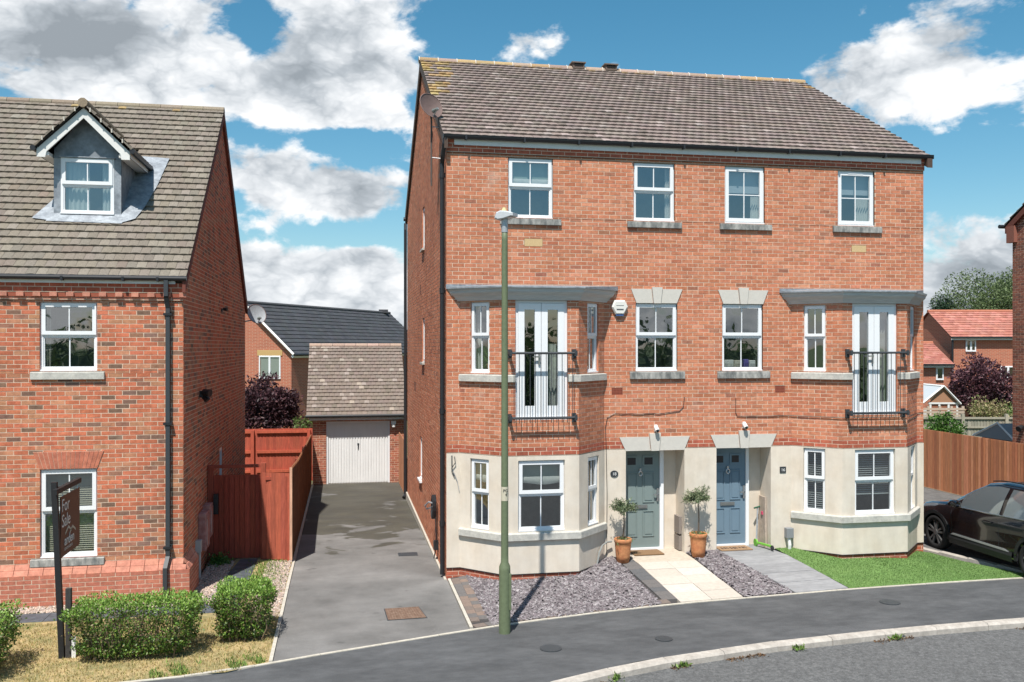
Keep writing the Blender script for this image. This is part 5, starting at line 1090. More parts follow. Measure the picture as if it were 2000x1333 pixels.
slate_house()
def row_house(name, label, O, L_, ze, zr, zg, dep, wins, tcol, pent=None, gable_left=True):
    H = thing(name, label, 'house', (O[0], O[1], zg)); f = Fr(O, tuple(Vector(O)+RV*L_)); m = MB(); f.box(m, 0, L_, 0, dep, zg, ze-.05); m.build('wall', FARB, H)
    BV = Vector((.1853, .9827)); E0 = Vector((*O, ze))-Vector((*BV, 0))*.25-Vector((*RV, 0))*.12; E1 = Vector((*(Vector(O)+RV*(L_+.1)), ze))-Vector((*BV, 0))*.25; sl = Vector((*BV, 0))*(dep/2+.25)+Vector((0, 0, zr-ze)); nm = -Vector((*BV, 0))*(zr-ze)+Vector((0, 0, dep/2+.25))
    rf = tiled_roof(H, 'roof', E0, E1, sl, nm, 11, .33, tcol, 0, thick=.03)
    m = MB(); B0 = E0+sl; B1 = E1+sl; m.add([B0, B1, B1+Vector((*BV, 0))*(dep/2+.3)-Vector((0, 0, zr-ze)), B0+Vector((*BV, 0))*(dep/2+.3)-Vector((0, 0, zr-ze))], [(0, 1, 2, 3)]); m.build('rear_slope', mat('red_roof_rear', (.30, .10, .07), .9), rf)
    m = MB(); m.tube([B0, B1], .1, 8, (.42, .16, .10)); m.build('ridge', TILE, rf)
    m = MB(); f.poly(m, [(0, ze-.1), (.02, ze-.1), (.02, zr-.1)], dep/2-.02, dep/2+.02) if False else None
    fs = Fr(tuple(Vector(O)+BV*dep), O); m = MB(); fs.poly(m, [(0, ze-.06), (dep, ze-.06), (dep/2, zr-.08)], -.002, .1); m.build('gable', FARB, H)
    m = MB(); f.box(m, -.1, L_+.1, -.22, -.18, ze-.16, ze-.04); m.build('fascia', FASCIA, H); m = MB(); f.box(m, -.1, L_+.1, -.32, -.22, ze-.06, ze+.03); m.build('gutter', BLACKP, H)
    for u0, u1, z0, z1, st in wins: window(H, f, u0, u1, z0, z1, -.05, st, room=False, gmat=GLASSD)
    if pent: u0, u1, za, zb = pent; e0 = Vector(f.pt(u0, -1.3, za)); e1 = Vector(f.pt(u1, -1.3, za)); tiled_roof(H, 'pent_roof', e0, e1, Vector((*BV, 0))*1.3+Vector((0, 0, zb-za)), -Vector((*BV, 0))*(zb-za)+Vector((0, 0, 1.3)), 4, .33, tcol, 0); m = MB(); f.box(m, u0, u1, -1.25, -1.2, za-.22, za-.03); m.build('fascia', FASCIA, H)
    return H
RT = lambda x, v: jit(random.choice([(.40, .165, .125), (.36, .145, .11), (.43, .19, .15)]), .12)
hA = row_house('red_roof_house', 'taller red roofed brick house behind the plum tree', (31.32, 27.95), 8, 4.82, 6.35, -.7, 5.2, [(.78, 1.35, 4.02, 4.68, 'pair'), (2.7, 3.55, 2.55, 3.22, 'pair')], RT, (.05, 8, 1.72, 2.28))
b = MB(); b.tube([(31.28, 27.8, 4.7), (31.28, 27.8, -.6)], .06, 8); b.build('downpipe', BLACKP, hA)
row_house('red_roof_house', 'lower red roofed wing next to the tall brick house', (26.5, 26.82), 3.5, 3.35, 4.5, -.7, 4.5, [(2.72, 3.12, 2.52, 3.2, 'single')], RT)
def gable_house():
    H = thing('gabled_house', 'distant brick gable just visible beyond the right corner', 'house', (32, 37, -.7)); f = Fr((30.6, 37.6), (36.4, 36.5)); m = MB(); f.poly(m, [(0, -.7), (5.9, -.7), (5.9, 4.6), (2.4, 7.1), (0, 5.1)], 0, 6); m.build('wall', FARB, H)
    m = MB(); a, b_ = Vector(f.pt(2.4, -.1, 7.15)), Vector(f.pt(6.1, -.1, 4.45)); m.tube([a, b_], .12, 4); m.build('bargeboard', FASCIA, H); m = MB(); m.add([a, b_, b_+Vector((1.1, 5.9, 0)), a+Vector((1.1, 5.9, 0))], [(0, 1, 2, 3)]); m.build('roof', MATS['red_roof_rear'], H)
gable_house()
# tall house at the right-hand edge
def right_house():
    H = thing('brick_house', 'tall dark brick gable end at the right edge beyond the fence', 'house', (21, 2.3, 0)); bw = Brickwork([(.55, (.30, .115, .075), .13), (.3, (.25, .10, .068), .14), (.15, (.20, .09, .065), .14)])
    f = Fr((18.1, 7.4), (18.1, -2.8)); zt = lambda q: 7.95+3.4*(1-abs(q-5.1)/5.1); bw.wall(f, -.1, 11.3, ztop=lambda q: min(zt(q), 11.25)); bw.wall(Fr((18.1, -2.8), (24, -2.8)), -.1, 7.9); bw.finish(H, 300, front=lambda fr: fr.N.x < -.5)
    m = MB(); m.box(18.2, 24, 7.3, 7.4, -.1, 7.9); m.build('rear_wall', MORTAR, H)
    tc = lambda x, v: jit((.17, .14, .12), .12); tiled_roof(H, 'roof', (24, 7.62, 8.02), (17.98, 7.62, 8.02), (0, -5.32, 3.45), (0, 3.45, 5.32), 21, .25, tc, 0); tiled_roof(H, 'roof', (17.98, -3.02, 8.02), (24, -3.02, 8.02), (0, 5.32, 3.45), (0, -3.45, 5.32), 21, .25, tc, 0)
    for y0 in (7.6, -3.0):
        m = MB(); P = [(18.0, y0, 7.75), (18.1, y0, 7.75), (18.1, 2.3, 11.2), (18.0, 2.3, 11.2)]
        if y0 > 3: P = P[::-1]
        m.hexa([*P, *[(p[0], p[1], p[2]+.2) for p in P]]); m.build('bargeboard', MATS['brick_red_verge'], H)
    m = MB(); m.box(17.98, 18.12, 7.2, 7.52, 7.45, 7.95); m.build('kneeler', mat('kneeler_brick', (.26, .10, .07), .93), H); m = MB(); m.tube([(17.9, 7.72, 7.98), (24, 7.72, 7.98)], .06, 8); m.build('gutter', BLACKP, H)
right_house()
def garden_room():
    H = thing('garden_room', 'glazed timber garden room with pitched glass roof', 'garden room', (25.3, 20.9, -.5)); f = Fr((25.0, 21.0), tuple(Vector((25.0, 21.0))+RV*1.35)); TW = mat('red_brown_frame', (.28, .105, .055), .7); WF = FASCIA
    m = MB(); f.poly(m, [(0, 1.68), (1.35, 1.68), (.62, 2.42)], 0, .05); m.build('front_gable', mat('timber_gable', (.36, .19, .11), .8), H)
    for u in (0, .42, .85, 1.25): m = MB(); f.box(m, u, u+.09, -.01, .08, -.5, 1.7); m.build('post', WF, H)
    for u in (.09, .51, .94): m = MB(); f.box(m, u, u+.32, .03, .05, -.4, 1.65); m.build('door_panel', TW, H)
    m = MB(); f.box(m, -.05, 1.42, -.02, .06, 1.62, 1.70); m.build('beam', WF, H)
    gl = glass('conservatory_glass', (.75, .8, .82), 1.0, .25); a0, a1, ap = Vector(f.pt(-.75, -.1, 1.35)), Vector(f.pt(1.42, -.1, 1.62)), Vector(f.pt(.62, -.1, 2.46)); bk = Vector((.1853, .9827, 0))*3
    m = MB(); m.add([a0, a0+bk, ap+bk, ap], [(3, 2, 1, 0)]); m.build('roof_pane', mat('opal_roof_sheet', (.52, .55, .56), .3), H); m = MB(); m.add([a1, a1+bk, ap+bk, ap], [(0, 1, 2, 3)]); m.build('roof_pane', MATS['opal_roof_sheet'], H)
    for p, q in ((a0, ap), (a1, ap), (ap, ap+bk), (a0, a0+bk)): m = MB(); m.tube([p, q], .05, 4); m.build('roof_bar', WF, H)
    m = MB(); f.box(m, -.7, 0, .05, .1, -.5, 1.42); m.build('side_screen', mat('white_panel', (.6, .62, .63), .5), H)
garden_room()
S = thing('garden_shed', 'small felt roofed shed peeping over the featheredge fence', 'shed', (20.6, 10.2, -.1)); b = MB(); b.box(19.9, 22.5, 9.4, 11, -.1, 1.25); b.build('wall', mat('shed_grey', (.16, .17, .18), .8), S)
b = MB(); b.add([(19.7, 9.2, 1.2), (22.7, 9.2, 1.2), (22.7, 11.2, 1.2), (19.7, 11.2, 1.2), (19.7, 10.0, 1.72), (22.7, 10.0, 1.72)], [(0, 1, 5, 4), (2, 3, 4, 5), (3, 0, 4), (1, 2, 5)]); b.build('roof', mat('grey_felt', (.22, .24, .26), .7), S); b = MB(); b.tube([(19.69, 9.2, 1.21), (19.69, 10.0, 1.74), (19.69, 11.2, 1.21)], .04, 4); b.build('bargeboard', FASCIA, S)

# ------------------------------------------------------------------ plants
LEAFM = mat('leaf', tint=True, rough=.5, transl=.28, spec=.35)
LEAFG = mat('glossy_leaf', tint=True, rough=.42, transl=.22, spec=.4)
BARK = mat('bark', (.12, .09, .065), .95, noise=.25, nscale=14, bump=.5, bscale=40)
TWIG = mat('twig', (.20, .145, .10), .95, noise=.2, nscale=20)
def leaves(name, parent, P, size, cols, seed, m=None, asp=.5, outward=None, var=.3, kind=None, up=.3):
    r = np.random.default_rng(seed); n = len(P); d = r.normal(0, 1, (n, 3)); d[:, 2] += up
    if outward is not None: d += outward*.9
    d /= np.linalg.norm(d, axis=1)[:, None]; a = r.normal(0, 1, (n, 3)); s = np.cross(d, a); s /= np.linalg.norm(s, axis=1)[:, None]; nn = np.cross(d, s)
    L = size*r.uniform(.65, 1.35, n)[:, None]; W = L*asp
    V = np.concatenate([P, P+d*L*.5+s*W*.5+nn*L*.1, P+d*L, P+d*L*.5-s*W*.5+nn*L*.1], 0); i = np.arange(n); F = np.concatenate([np.stack([i, i+n, i+2*n], 1), np.stack([i, i+2*n, i+3*n], 1)], 0)
    C = np.array(cols)[r.integers(0, len(cols), n)]*r.uniform(1-var, 1+var, (n, 1)); o = np_mesh(name, V, F, m or LEAFM, parent=parent, colors=np.tile(C, (2, 1)))
    if kind: o['kind'] = kind
    return o
def hedge(label, cx, cy, wx, wy, h, n, seed, rot=0.0):
    H = thing('hedge', label, 'hedge', (cx, cy, 0), 'clipped hedges on the dry lawn'); r = np.random.default_rng(seed)
    P = r.uniform(-1, 1, (n*3, 3)); q = np.abs(P); m_ = q.max(1); keep = (r.random(len(P)) < np.clip((m_-.55)/.35, .04, 1)**1.5) & ((q**6).sum(1) < 1.25); P = P[keep][:n]
    k = 1+.10*np.sin(P[:, 0]*5+seed)*np.cos(P[:, 1]*4+P[:, 2]*5+seed)+r.normal(0, .04, len(P))+(r.random(len(P)) < .03)*r.uniform(.05, .16, len(P)); Z = (P[:, 2]*.5+.5); taper = .80+.22*np.clip(Z*1.4, 0, 1)
    x, y = P[:, 0]*wx/2*k*taper, P[:, 1]*wy/2*k*taper; z = .07+Z*(h-.07)*(.97+.05*np.sin(P[:, 0]*7+seed)*np.sin(P[:, 1]*6)); c, s = math.cos(rot), math.sin(rot)
    W = np.stack([cx+x*c-y*s, cy+x*s+y*c, z], 1); out = P/np.linalg.norm(P, axis=1)[:, None]; hi = P[:, 2] > .6
    cols = [(.085, .165, .024), (.12, .215, .036), (.058, .12, .022), (.17, .25, .045), (.22, .19, .085)]
    bare = (np.sin(P[:, 0]*3.1+seed*1.7)+np.sin(P[:, 2]*4+seed) > 1.1) & (r.random(len(P)) < .6) & ~hi
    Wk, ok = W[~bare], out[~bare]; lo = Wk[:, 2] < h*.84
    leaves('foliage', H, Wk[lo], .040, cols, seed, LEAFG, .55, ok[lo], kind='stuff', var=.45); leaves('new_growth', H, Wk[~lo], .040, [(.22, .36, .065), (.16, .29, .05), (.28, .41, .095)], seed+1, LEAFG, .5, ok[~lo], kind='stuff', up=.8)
    b = MB()
    for t in range(70):
        a = r.uniform(0, 6.28); e = Vector((cx+r.uniform(-.46, .46)*wx, cy+r.uniform(-.46, .46)*wy, h*r.uniform(.55, .95))); s0 = Vector((lerp(cx, e.x, .75), lerp(cy, e.y, .75), -.02)); mid = s0.lerp(e, .5)+Vector((r.normal(0, .04), r.normal(0, .04), 0)); b.tube([s0, mid, e], [.012, .008, .003], 5)
    props(b.build('stems', TWIG, H), kind='stuff')
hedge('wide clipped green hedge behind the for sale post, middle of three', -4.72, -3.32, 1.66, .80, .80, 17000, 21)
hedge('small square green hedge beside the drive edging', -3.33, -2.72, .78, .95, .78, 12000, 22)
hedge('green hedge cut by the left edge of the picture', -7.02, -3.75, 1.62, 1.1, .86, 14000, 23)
def tree(name, label, base, trunk_h, cen, rad, n, size, cols, seed, clumps=40, asp=.5, tr=.12, m=None, group=None, conifer=False, fill=.30, var=.35):
    T = thing(name, label, 'tree' if 'tree' in name else 'bush', base, group); r = np.random.default_rng(seed); base, cen = Vector(base), Vector(cen); C = []
    while len(C) < clumps:
        p = r.uniform(-1, 1, 3)
        if (p**2).sum() > 1 or (p**2).sum() < .12*r.random(): continue
        if conifer: w = (1-(p[2]+1)/2)*.95+.06; q = Vector((cen.x+p[0]*rad[0]*w, cen.y+p[1]*rad[1]*w, cen.z+p[2]*rad[2]))
        else: q = Vector((cen.x+p[0]*rad[0], cen.y+p[1]*rad[1], cen.z+p[2]*rad[2]))
        C.append(q)
    C = np.array([tuple(c) for c in C]); s = np.mean(rad)*fill; w = r.integers(0, len(C), n); off = r.normal(0, 1, (n, 3)); off /= np.maximum(1, np.linalg.norm(off, axis=1)[:, None]/1.6)
    P = C[w]+off*s*r.uniform(.6, 1.15, len(C))[w][:, None]*np.array([1, 1, .8]); leaves('crown', T, P, size, cols, seed+1, m, asp, off*.4, var, kind='stuff')
    b = MB(); top = Vector((cen.x, cen.y, cen.z+rad[2]*.3)); b.tube([base, base.lerp(top, .4)+Vector((r.normal(0, .03), r.normal(0, .03), 0))*rad[0], top], [tr, tr*.75, tr*.3], 8)
    for c in C[r.permutation(len(C))[:26]]:
        c = Vector(c); st = base.lerp(top, float(np.clip(.35+.5*r.random(), 0, 1))); md = st.lerp(c, .5)+Vector((0, 0, -.06*rad[2])); b.tube([st, md, c], [tr*.4, tr*.25, tr*.08], 6)
    b.build('trunk', BARK, T); return T
PUR = [(.085, .036, .045), (.055, .026, .034), (.13, .062, .068), (.045, .022, .028)]
tree('purple_bush', 'dark purple leaved bush above the red garden fence', (-4.6, 17.4, -.3), 1, (-4.62, 17.4, 2.05), (1.0, .9, 1.05), 7500, .15, PUR, 31, 50, .45, .07, fill=.28)
tree('purple_bush', 'low pink tinged shrub tips beside the purple bush', (-3.4, 17.0, -.3), .6, (-3.15, 16.6, 1.25), (.55, .5, .45), 1500, .10, [(.10, .17, .045), (.15, .22, .06), (.12, .07, .06)], 32, 16, .5, .03)
tree('plum_tree', 'round purple plum tree in front of the red roofed house', (28.9, 22.3, -.5), 1.2, (28.85, 22.3, 2.35), (1.35, 1.25, 1.4), 9000, .17, [(.12, .048, .06), (.085, .034, .045), (.17, .08, .09), (.06, .026, .036)], 33, 70, .45, .1, fill=.26)
tree('birch_tree', 'tall loose green birch tree above the red roofs', (51, 49.7, -.6), 3, (51.6, 49.6, 7.0), (4.6, 4, 3.6), 30000, .22, [(.115, .16, .06), (.15, .20, .085), (.085, .125, .05), (.18, .23, .11)], 34, 90, .42, .28, fill=.22)
tree('conifer_tree', 'dark green pointed conifer tree beside the birch', (47.2, 50.4, -.6), 2, (47.2, 50.4, 4.4), (1.9, 1.9, 4.0), 9000, .30, [(.035, .075, .04), (.05, .095, .05), (.028, .058, .034)], 35, 80, .25, .2, conifer=True, fill=.2)
tree('laurel_bush', 'leafy green laurel bush behind the featheredge fence', (20.4, 13.7, -.1), .5, (20.45, 13.7, 1.15), (.55, .5, .62), 2600, .12, [(.08, .18, .03), (.12, .24, .05), (.06, .13, .03)], 36, 26, .5, .05, m=LEAFG)
tree('cream_shrub', 'pale cream flowering shrub under the plum tree', (27.9, 20.8, -.5), .4, (28.0, 20.8, 1.25), (1.0, .6, .55), 2600, .11, [(.42, .34, .20), (.36, .30, .16), (.20, .24, .08)], 37, 24, .5, .04)
tree('green_shrub', 'low green shrub right of the cream flowers', (29.6, 20.6, -.5), .4, (29.7, 20.5, 1.15), (.9, .6, .4), 1800, .11, [(.11, .22, .05), (.15, .28, .07)], 38, 20, .5, .04)
# the tree belt across the road, seen in the window panes
r = np.random.default_rng(41); C = np.stack([r.uniform(-34, 30, 120), r.uniform(-46, -36, 120), r.uniform(.6, 1.6, 120)+2.6*r.random(120)**2.5], 1); w = r.integers(0, 120, 15000); P = C[w]+r.normal(0, 1, (15000, 3))*np.array([1.6, 1.4, 1.1]); P[:, 2] = np.abs(P[:, 2])
props(leaves('tree_belt', None, P, .62, [(.08, .13, .04), (.11, .17, .055), (.055, .095, .03)], 42, None, .6), 'belt of green trees across the road mirrored in the panes', 'trees', kind='stuff')

# ------------------------------------------------------------------ potted olives
TERR = mat('terracotta', (.44, .165, .072), .85, noise=.2, nscale=9, bump=.2, bscale=40, col2=(.52, .235, .10))
def olive(n_, x, y, z, h, crown, R_, seed, lab, potlab, tilt=(0, 0)):
    p = thing('plant_pot', potlab, 'plant pot', (x, y, z)); m = MB(); k = h/.45
    m.lathe([(.0, z), (.115*k, z), (.135*k, z+.12*k), (.15*k, z+.3*k), (.152*k, z+.37*k), (.165*k, z+.38*k), (.168*k, z+.44*k), (.155*k, z+.45*k), (.145*k, z+.44*k), (.14*k, z+.38*k)], x, y, 24); m.build('pot', TERR, p, smooth=True)
    m = MB(); m.lathe([(.0, z+.40*k), (.142*k, z+.395*k)], x, y, 20); m.build('soil', SOIL, p)
    T = thing('olive_tree', lab, 'tree', (x, y, z+.39*k)); b = MB(); t = Vector((x+tilt[0], y+tilt[1], crown)); s0 = Vector((x, y, z+.38*k)); b.tube([s0, s0.lerp(t, .5)+Vector((.012, 0, 0)), t], [.016, .013, .008], 7); r = np.random.default_rng(seed); tips = []
    for i in range(34):
        d = Vector(r.normal(0, 1, 3)); d.z = abs(d.z)*.8-.15; d.normalize(); e = t+d*R_*r.uniform(.6, 1.12); b.tube([t+Vector((0, 0, -.04*r.random())), t.lerp(e, .55)+Vector((0, 0, .015)), e], [.006, .004, .002], 4); tips.append((t, e))
    b.build('trunk', BARK, T); P = []
    for i in range(1900): a, e = tips[r.integers(0, len(tips))]; P.append(a.lerp(e, r.uniform(.25, 1.05))+Vector(r.normal(0, .016, 3)))
    leaves('crown', T, np.array([tuple(q) for q in P]), .058, [(.16, .21, .105), (.22, .265, .15), (.29, .325, .205), (.12, .165, .08)], seed+1, LEAFG, .24, None, kind='stuff')
    P = np.array([(x+r.normal(0, .07), y+r.normal(0, .07), z+.41*k) for i in range(160)]); leaves('underplanting', T, P, .07, [(.12, .2, .05), (.17, .24, .08), (.3, .26, .16)], seed+3, None, .2, None, kind='stuff', up=1.2)
olive(0, 3.30, -.36, gh(3.30, -.36)+.015, .45, 1.24, .25, 51, 'small olive tree in the pot left of the sage green door', 'orange terracotta pot left of the sage green door', (.02, 0))
olive(1, 4.83, -.30, gh(4.83, -.30)+.02, .46, 1.36, .265, 53, 'small olive tree in the pot between the two front doors', 'tall terracotta pot on the pier between the two doors', (.0, 0))

# ------------------------------------------------------------------ lamp post
def lamp_post():
    x, y = .50, -3.33; T = thing('street_lamp', 'green painted street lamp column in front of the left bay', 'street lamp', (x, y, 0)); m = MB()
    m.lathe([(.088, 0), (.086, .95), (.084, 1.0), (.058, 1.06), (.056, 1.2), (.046, 5.9), (.045, 6.1), (.0, 6.1)], x, y, 20); col = m.build('column', GREENP, T, smooth=True)
    m = MB(); m.box(x+.055, x+.092, y-.07, y+.0, .35, .9); m.build('access_door', GREENP, T, bevel=.006)
    m = MB(); m.tube([(x, y, 6.02), (x, y, 6.22)], .05, 14); m.build('collar', STEEL, T)
    hm = mat('pale_grey_lantern', (.50, .52, .54), .45, noise=.06, nscale=9); m = MB(); prof = [(-.16, -.035), (-.12, -.06), (.0, -.05), (.17, -.01), (.17, .035), (.05, .065), (-.06, .075), (-.13, .05)]; n = len(prof)
    u = Vector((.82, -.57)); v = Vector((.57, .82)); L_ = [(-.095, .8), (-.08, 1), (.08, 1), (.095, .8)]; vs = []
    for s, k in L_:
        for a, z in prof: q = Vector((x, y))+u*(a*k+.02)*.92+v*s*1.15; vs.append((q.x, q.y, 6.265+z*k))
    fs = [tuple(range(n)), tuple(reversed(range(3*n, 4*n)))]+[(i*n+j, (i+1)*n+j, (i+1)*n+(j+1) % n, i*n+(j+1) % n) for i in range(3) for j in range(n)]; m.add(vs, fs); head = m.build('lantern', hm, T)
    m = MB(); q = lambda a, s, z: (*(Vector((x, y))+u*a+v*s), z); m.add([q(-.05, -.075, 6.213), q(.14, -.075, 6.238), q(.14, .075, 6.238), q(-.05, .075, 6.213)], [(3, 2, 1, 0)]); m.build('diffuser', mat('lamp_diffuser', (.5, .5, .46), .25), head)
    m = MB(); m.lathe([(.042, 6.33), (.04, 6.36), (.026, 6.375), (.024, 6.395), (.0, 6.40)], x-.01, y, 14); m.build('photocell', mat('cream_photocell', (.62, .52, .28), .6), head)
    f = Fr((x-.05, y-.0565), (x+.05, y-.0565)); m = MB()
    for k in range(6):
        a0, a1 = math.pi*(-.5+(-.42+.84*k/6)), math.pi*(-.5+(-.42+.84*(k+1)/6)); rr = .0565; P = [(x+rr*math.cos(a), y+rr*math.sin(a), z) for z in (1.99, 2.20) for a in (a0, a1)]; m.add([P[0], P[1], P[3], P[2]], [(0, 1, 2, 3)])
    pl = m.build('number_plate', mat('cream_label', (.55, .50, .38), .6), T); ink = mat('black_ink', (.02, .02, .02), .6)
    text('lettering', 'PG', .062, basis(f, .052, -.002, 2.125), ink, pl, .0005, 'CENTER'); text('lettering', '4', .062, basis(f, .062, -.002, 2.065), ink, pl, .0005, 'CENTER')
lamp_post()

# ------------------------------------------------------------------ for sale board
def sale_sign():
    x, y = -5.70, -3.28; T = thing('for_sale_sign', 'black for sale post with brown board hanging from its arm', 'sign', (x, y, 0)); PB = mat('black_painted_timber', (.016, .016, .017), .6, noise=.15, nscale=9); top = Vector((x-.11, y+.02, 2.43)); m = MB(); w = .036
    m.hexa([(x-w, y-w, -.1), (x+w, y-w, -.1), (x+w, y+w, -.1), (x-w, y+w, -.1), (top.x-w, top.y-w, 2.43), (top.x+w, top.y-w, 2.43), (top.x+w, top.y+w, 2.43), (top.x-w, top.y+w, 2.43)]); m.build('post', PB, T)
    X = x-.055; m = MB(); m.box(X-.03, X+.03, y-.16, y+1.02, 2.28, 2.35); m.build('arm', PB, T); BR = mat('dark_brown_board', (.032, .015, .012), .45)
    f = Fr((X+.012, y+.075), (X+.012, y+.995)); m = MB(); f.box(m, 0, f.W, 0, .012, 1.36, 2.21); bd = m.build('board', BR, T)
    for u in (.1, f.W-.1): m = MB(); m.tube([f.pt(u, .006, 2.2), f.pt(u+.01, .006, 2.24), f.pt(u, .006, 2.29)], .005, 5); m.build('hook', STEEL, T)
    ink = mat('white_print', (.72, .72, .70), .5); text('lettering', 'For\nSale', .255, basis(f, .05, -.001, 1.99), ink, bd, .0008); text('lettering', 'arden', .20, basis(f, .17, -.001, 1.50), ink, bd, .0035); text('lettering', 'ESTATE AGENTS', .052, basis(f, .17, -.001, 1.43), ink, bd, .0006)
    m = MB()
    for a, c_ in ((.36, (0, 0)), (.56, (0, -.03))):
        for s in (-1, 1):
            P = [(a, 1.755+c_[1]), (a+s*.15, 1.675+c_[1]), (a+s*.15, 1.645+c_[1]), (a, 1.72+c_[1])]
            if s > 0: P = P[::-1]
            f.poly(m, P, -.0015, .001)
    m.build('roof_emblem', mat('pale_green_print', (.42, .46, .40), .5), bd)
    m = MB(); m.box(x+.045, x+.115, y-.03, y+.04, -.1, .96); m.build('stub_post', mat('weathered_black_timber', (.045, .042, .04), .8, noise=.3, nscale=9), T); m = MB(); m.box(x+.125, x+.18, y-.03, y-.02, .0, .30); m.build('bracket', WHITEPL, T)
sale_sign()

# ------------------------------------------------------------------ parked car, nose away from the road
def car():
    T = thing('parked_car', 'glossy black estate car parked beside the right hand house', 'car', (11.41, -.9, 0)); XC, YN = 11.42, 1.42; PAINT = mat('black_car_paint', (.006, .006, .008), .16, spec=.6, coat=1.0); CLAD = mat('black_cladding', (.018, .019, .021), .55); CHR = mat('chrome', (.6, .6, .6), .2, metal=.9); TYRE = mat('tyre_rubber', (.015, .015, .016), .8)
    ls = np.linspace(0, 4.6, 93)
    I = lambda l, xs_, ys_: float(np.interp(l, xs_, ys_))
    zt = lambda l: I(l, [0, .06, .2, .6, 1.1, 1.3, 1.75, 2.1, 2.5, 3.0, 3.6, 4.0, 4.35, 4.55, 4.6], [.62, .76, .87, .97, 1.045, 1.10, 1.40, 1.575, 1.635, 1.645, 1.60, 1.50, 1.22, 1.03, .8])
    zbelt = lambda l: min(I(l, [0, .3, 1.2, 2.5, 4.0, 4.6], [.60, .82, .98, 1.02, 1.09, .78]), zt(l)-.02)
    Wd = lambda l: I(l, [0, .1, .35, .9, 1.6, 3.4, 4.1, 4.45, 4.6], [.60, .74, .86, .925, .93, .935, .91, .84, .72])
    zb = lambda l: I(l, [0, .25, .5, 4.1, 4.6], [.36, .26, .22, .24, .42])
    wr = lambda l: I(l, [0, 1.1, 1.4, 2.1, 3.6, 4.3, 4.6], [.8, .80, .74, .62, .58, .62, .7])
    def ring(l):
        W, b, t, e = Wd(l), zb(l), zt(l), zbelt(l); m_ = lerp(b, e, .5)
        return [(0, b), (W*.8, b), (W-.02, b+.06), (W-.005, b+.16), (W-.03, lerp(b, e, .42)), (W-.01, lerp(b, e, .62)), (W, lerp(b, e, .80)), (W-.035, e-.03), (W-.065, e+.005), (lerp(W-.07, W*wr(l)+.06, .5), lerp(e, t, .5)), (W*wr(l)+.05, lerp(e, t, .86)), (W*wr(l)-.05, t-.015), (W*wr(l)*.5, t), (0, t+.006)]
    n = 14; m = MB(); V = []
    for s in (-1, 1):
        b0 = len(m.v)
        for l in ls:
            for w, z in ring(l): m.v.append((XC+s*w, YN-l, z))
        for i in range(len(ls)-1):
            for j in range(n-1):
                lm = (ls[i]+ls[i+1])/2; z = sum(m.v[b0+i*n+j+k][2] for k in (0, 1))/2; q = [b0+i*n+j, b0+(i+1)*n+j, b0+(i+1)*n+j+1, b0+i*n+j+1]
                if any(math.hypot(lm-wl, z-.36) < .405 for wl in (.9, 3.66)) and j >= 1: continue
                m.f.append(tuple(q if s < 0 else q[::-1])); m.c.append(None); m.m.append(0)
    body = m.build('body', PAINT, T, smooth=True)
    for k in (0, len(ls)-1):
        m = MB(); R_ = ring(ls[k]); P = [(XC-w, YN-ls[k], z) for w, z in R_]+[(XC+w, YN-ls[k], z) for w, z in reversed(R_[1:-1])]; m.add(P, [tuple(range(len(P)))]); m.build('bumper', CLAD, T)
    def hw(l, z): R_ = ring(l); zs = [q[1] for q in R_]; return float(np.interp(z, zs[7:12], [q[0] for q in R_][7:12]))
    for s in (-1, 1):
        for nm, l0, l1, lo, hi in (('front_window', 1.62, 2.74, lambda l: zbelt(l)+.02, lambda l: min(zt(l)-.075, 1.555)), ('rear_window', 2.84, 3.86, lambda l: zbelt(l)+.02, lambda l: min(zt(l)-.085, 1.55, 1.55-max(0, l-3.5)*.9))):
            m = MB(); N_ = 14; g_ = []
            for i in range(N_+1):
                l = lerp(l0, l1, i/N_); g_.append([(XC+s*(hw(l, z)+.008), YN-l, z) for z in np.linspace(lo(l), max(lo(l)+.01, hi(l)), 5)])
            m.add([p for q in g_ for p in q], [tuple(x_ if s < 0 else x_) for i in range(N_) for k in range(4) for x_ in [(i*5+k, (i+1)*5+k, (i+1)*5+k+1, i*5+k+1)]]); m.build(nm, mat('car_glass', (.20, .24, .26), .04, spec=.9, coat=1.0, metal=.55), T, smooth=True)
        m = MB(); m.tube([(XC+s*(hw(l, zbelt(l)+.012)+.012), YN-l, zbelt(l)+.014) for l in np.linspace(1.45, 4.0, 14)], .014, 5); m.build('belt_trim', CHR, T)
        for l in (1.42, 2.79, 3.80):
            m = MB(); m.tube([(XC+s*(float(np.interp(z, [q[1] for q in ring(l)][2:9], [q[0] for q in ring(l)][2:9]))+.0005), YN-l-(.0 if l < 3.5 else .12*max(0, .9-z)), z) for z in np.linspace(.42 if l < 3.5 else .8, .99, 8)], .004, 4); m.build('door_seam', CLAD, T)
        for l in (2.52, 3.58): m = MB(); m.box(XC+s*.945-.02, XC+s*.945+.02, YN-l-.11, YN-l+.11, .875, .905); m.build('door_handle', PAINT, T, bevel=.008)
        m = MB(); q = [(XC+s*(Wd(l)+.004+.02*o_), YN-l, z) for l in (1.38, 3.18) for z, o_ in ((.24, 0), (.36, 1), (.43, .2))]; m.add(q, [(0, 3, 4, 1), (1, 4, 5, 2)]); m.build('sill_cladding', CLAD, T)
        m = MB(); m.hexa([(XC+s*.94-.012, YN-3.1, .42), (XC+s*.94+.012, YN-3.1, .42), (XC+s*.945+.012, YN-1.45, .43), (XC+s*.945-.012, YN-1.45, .43), (XC+s*.935-.012, YN-2.95, .455), (XC+s*.935+.012, YN-2.95, .455), (XC+s*.94+.012, YN-1.5, .46), (XC+s*.94-.012, YN-1.5, .46)]); m.build('sill_strip', mat('satin_silver', (.38, .40, .40), .35, metal=.6), T)
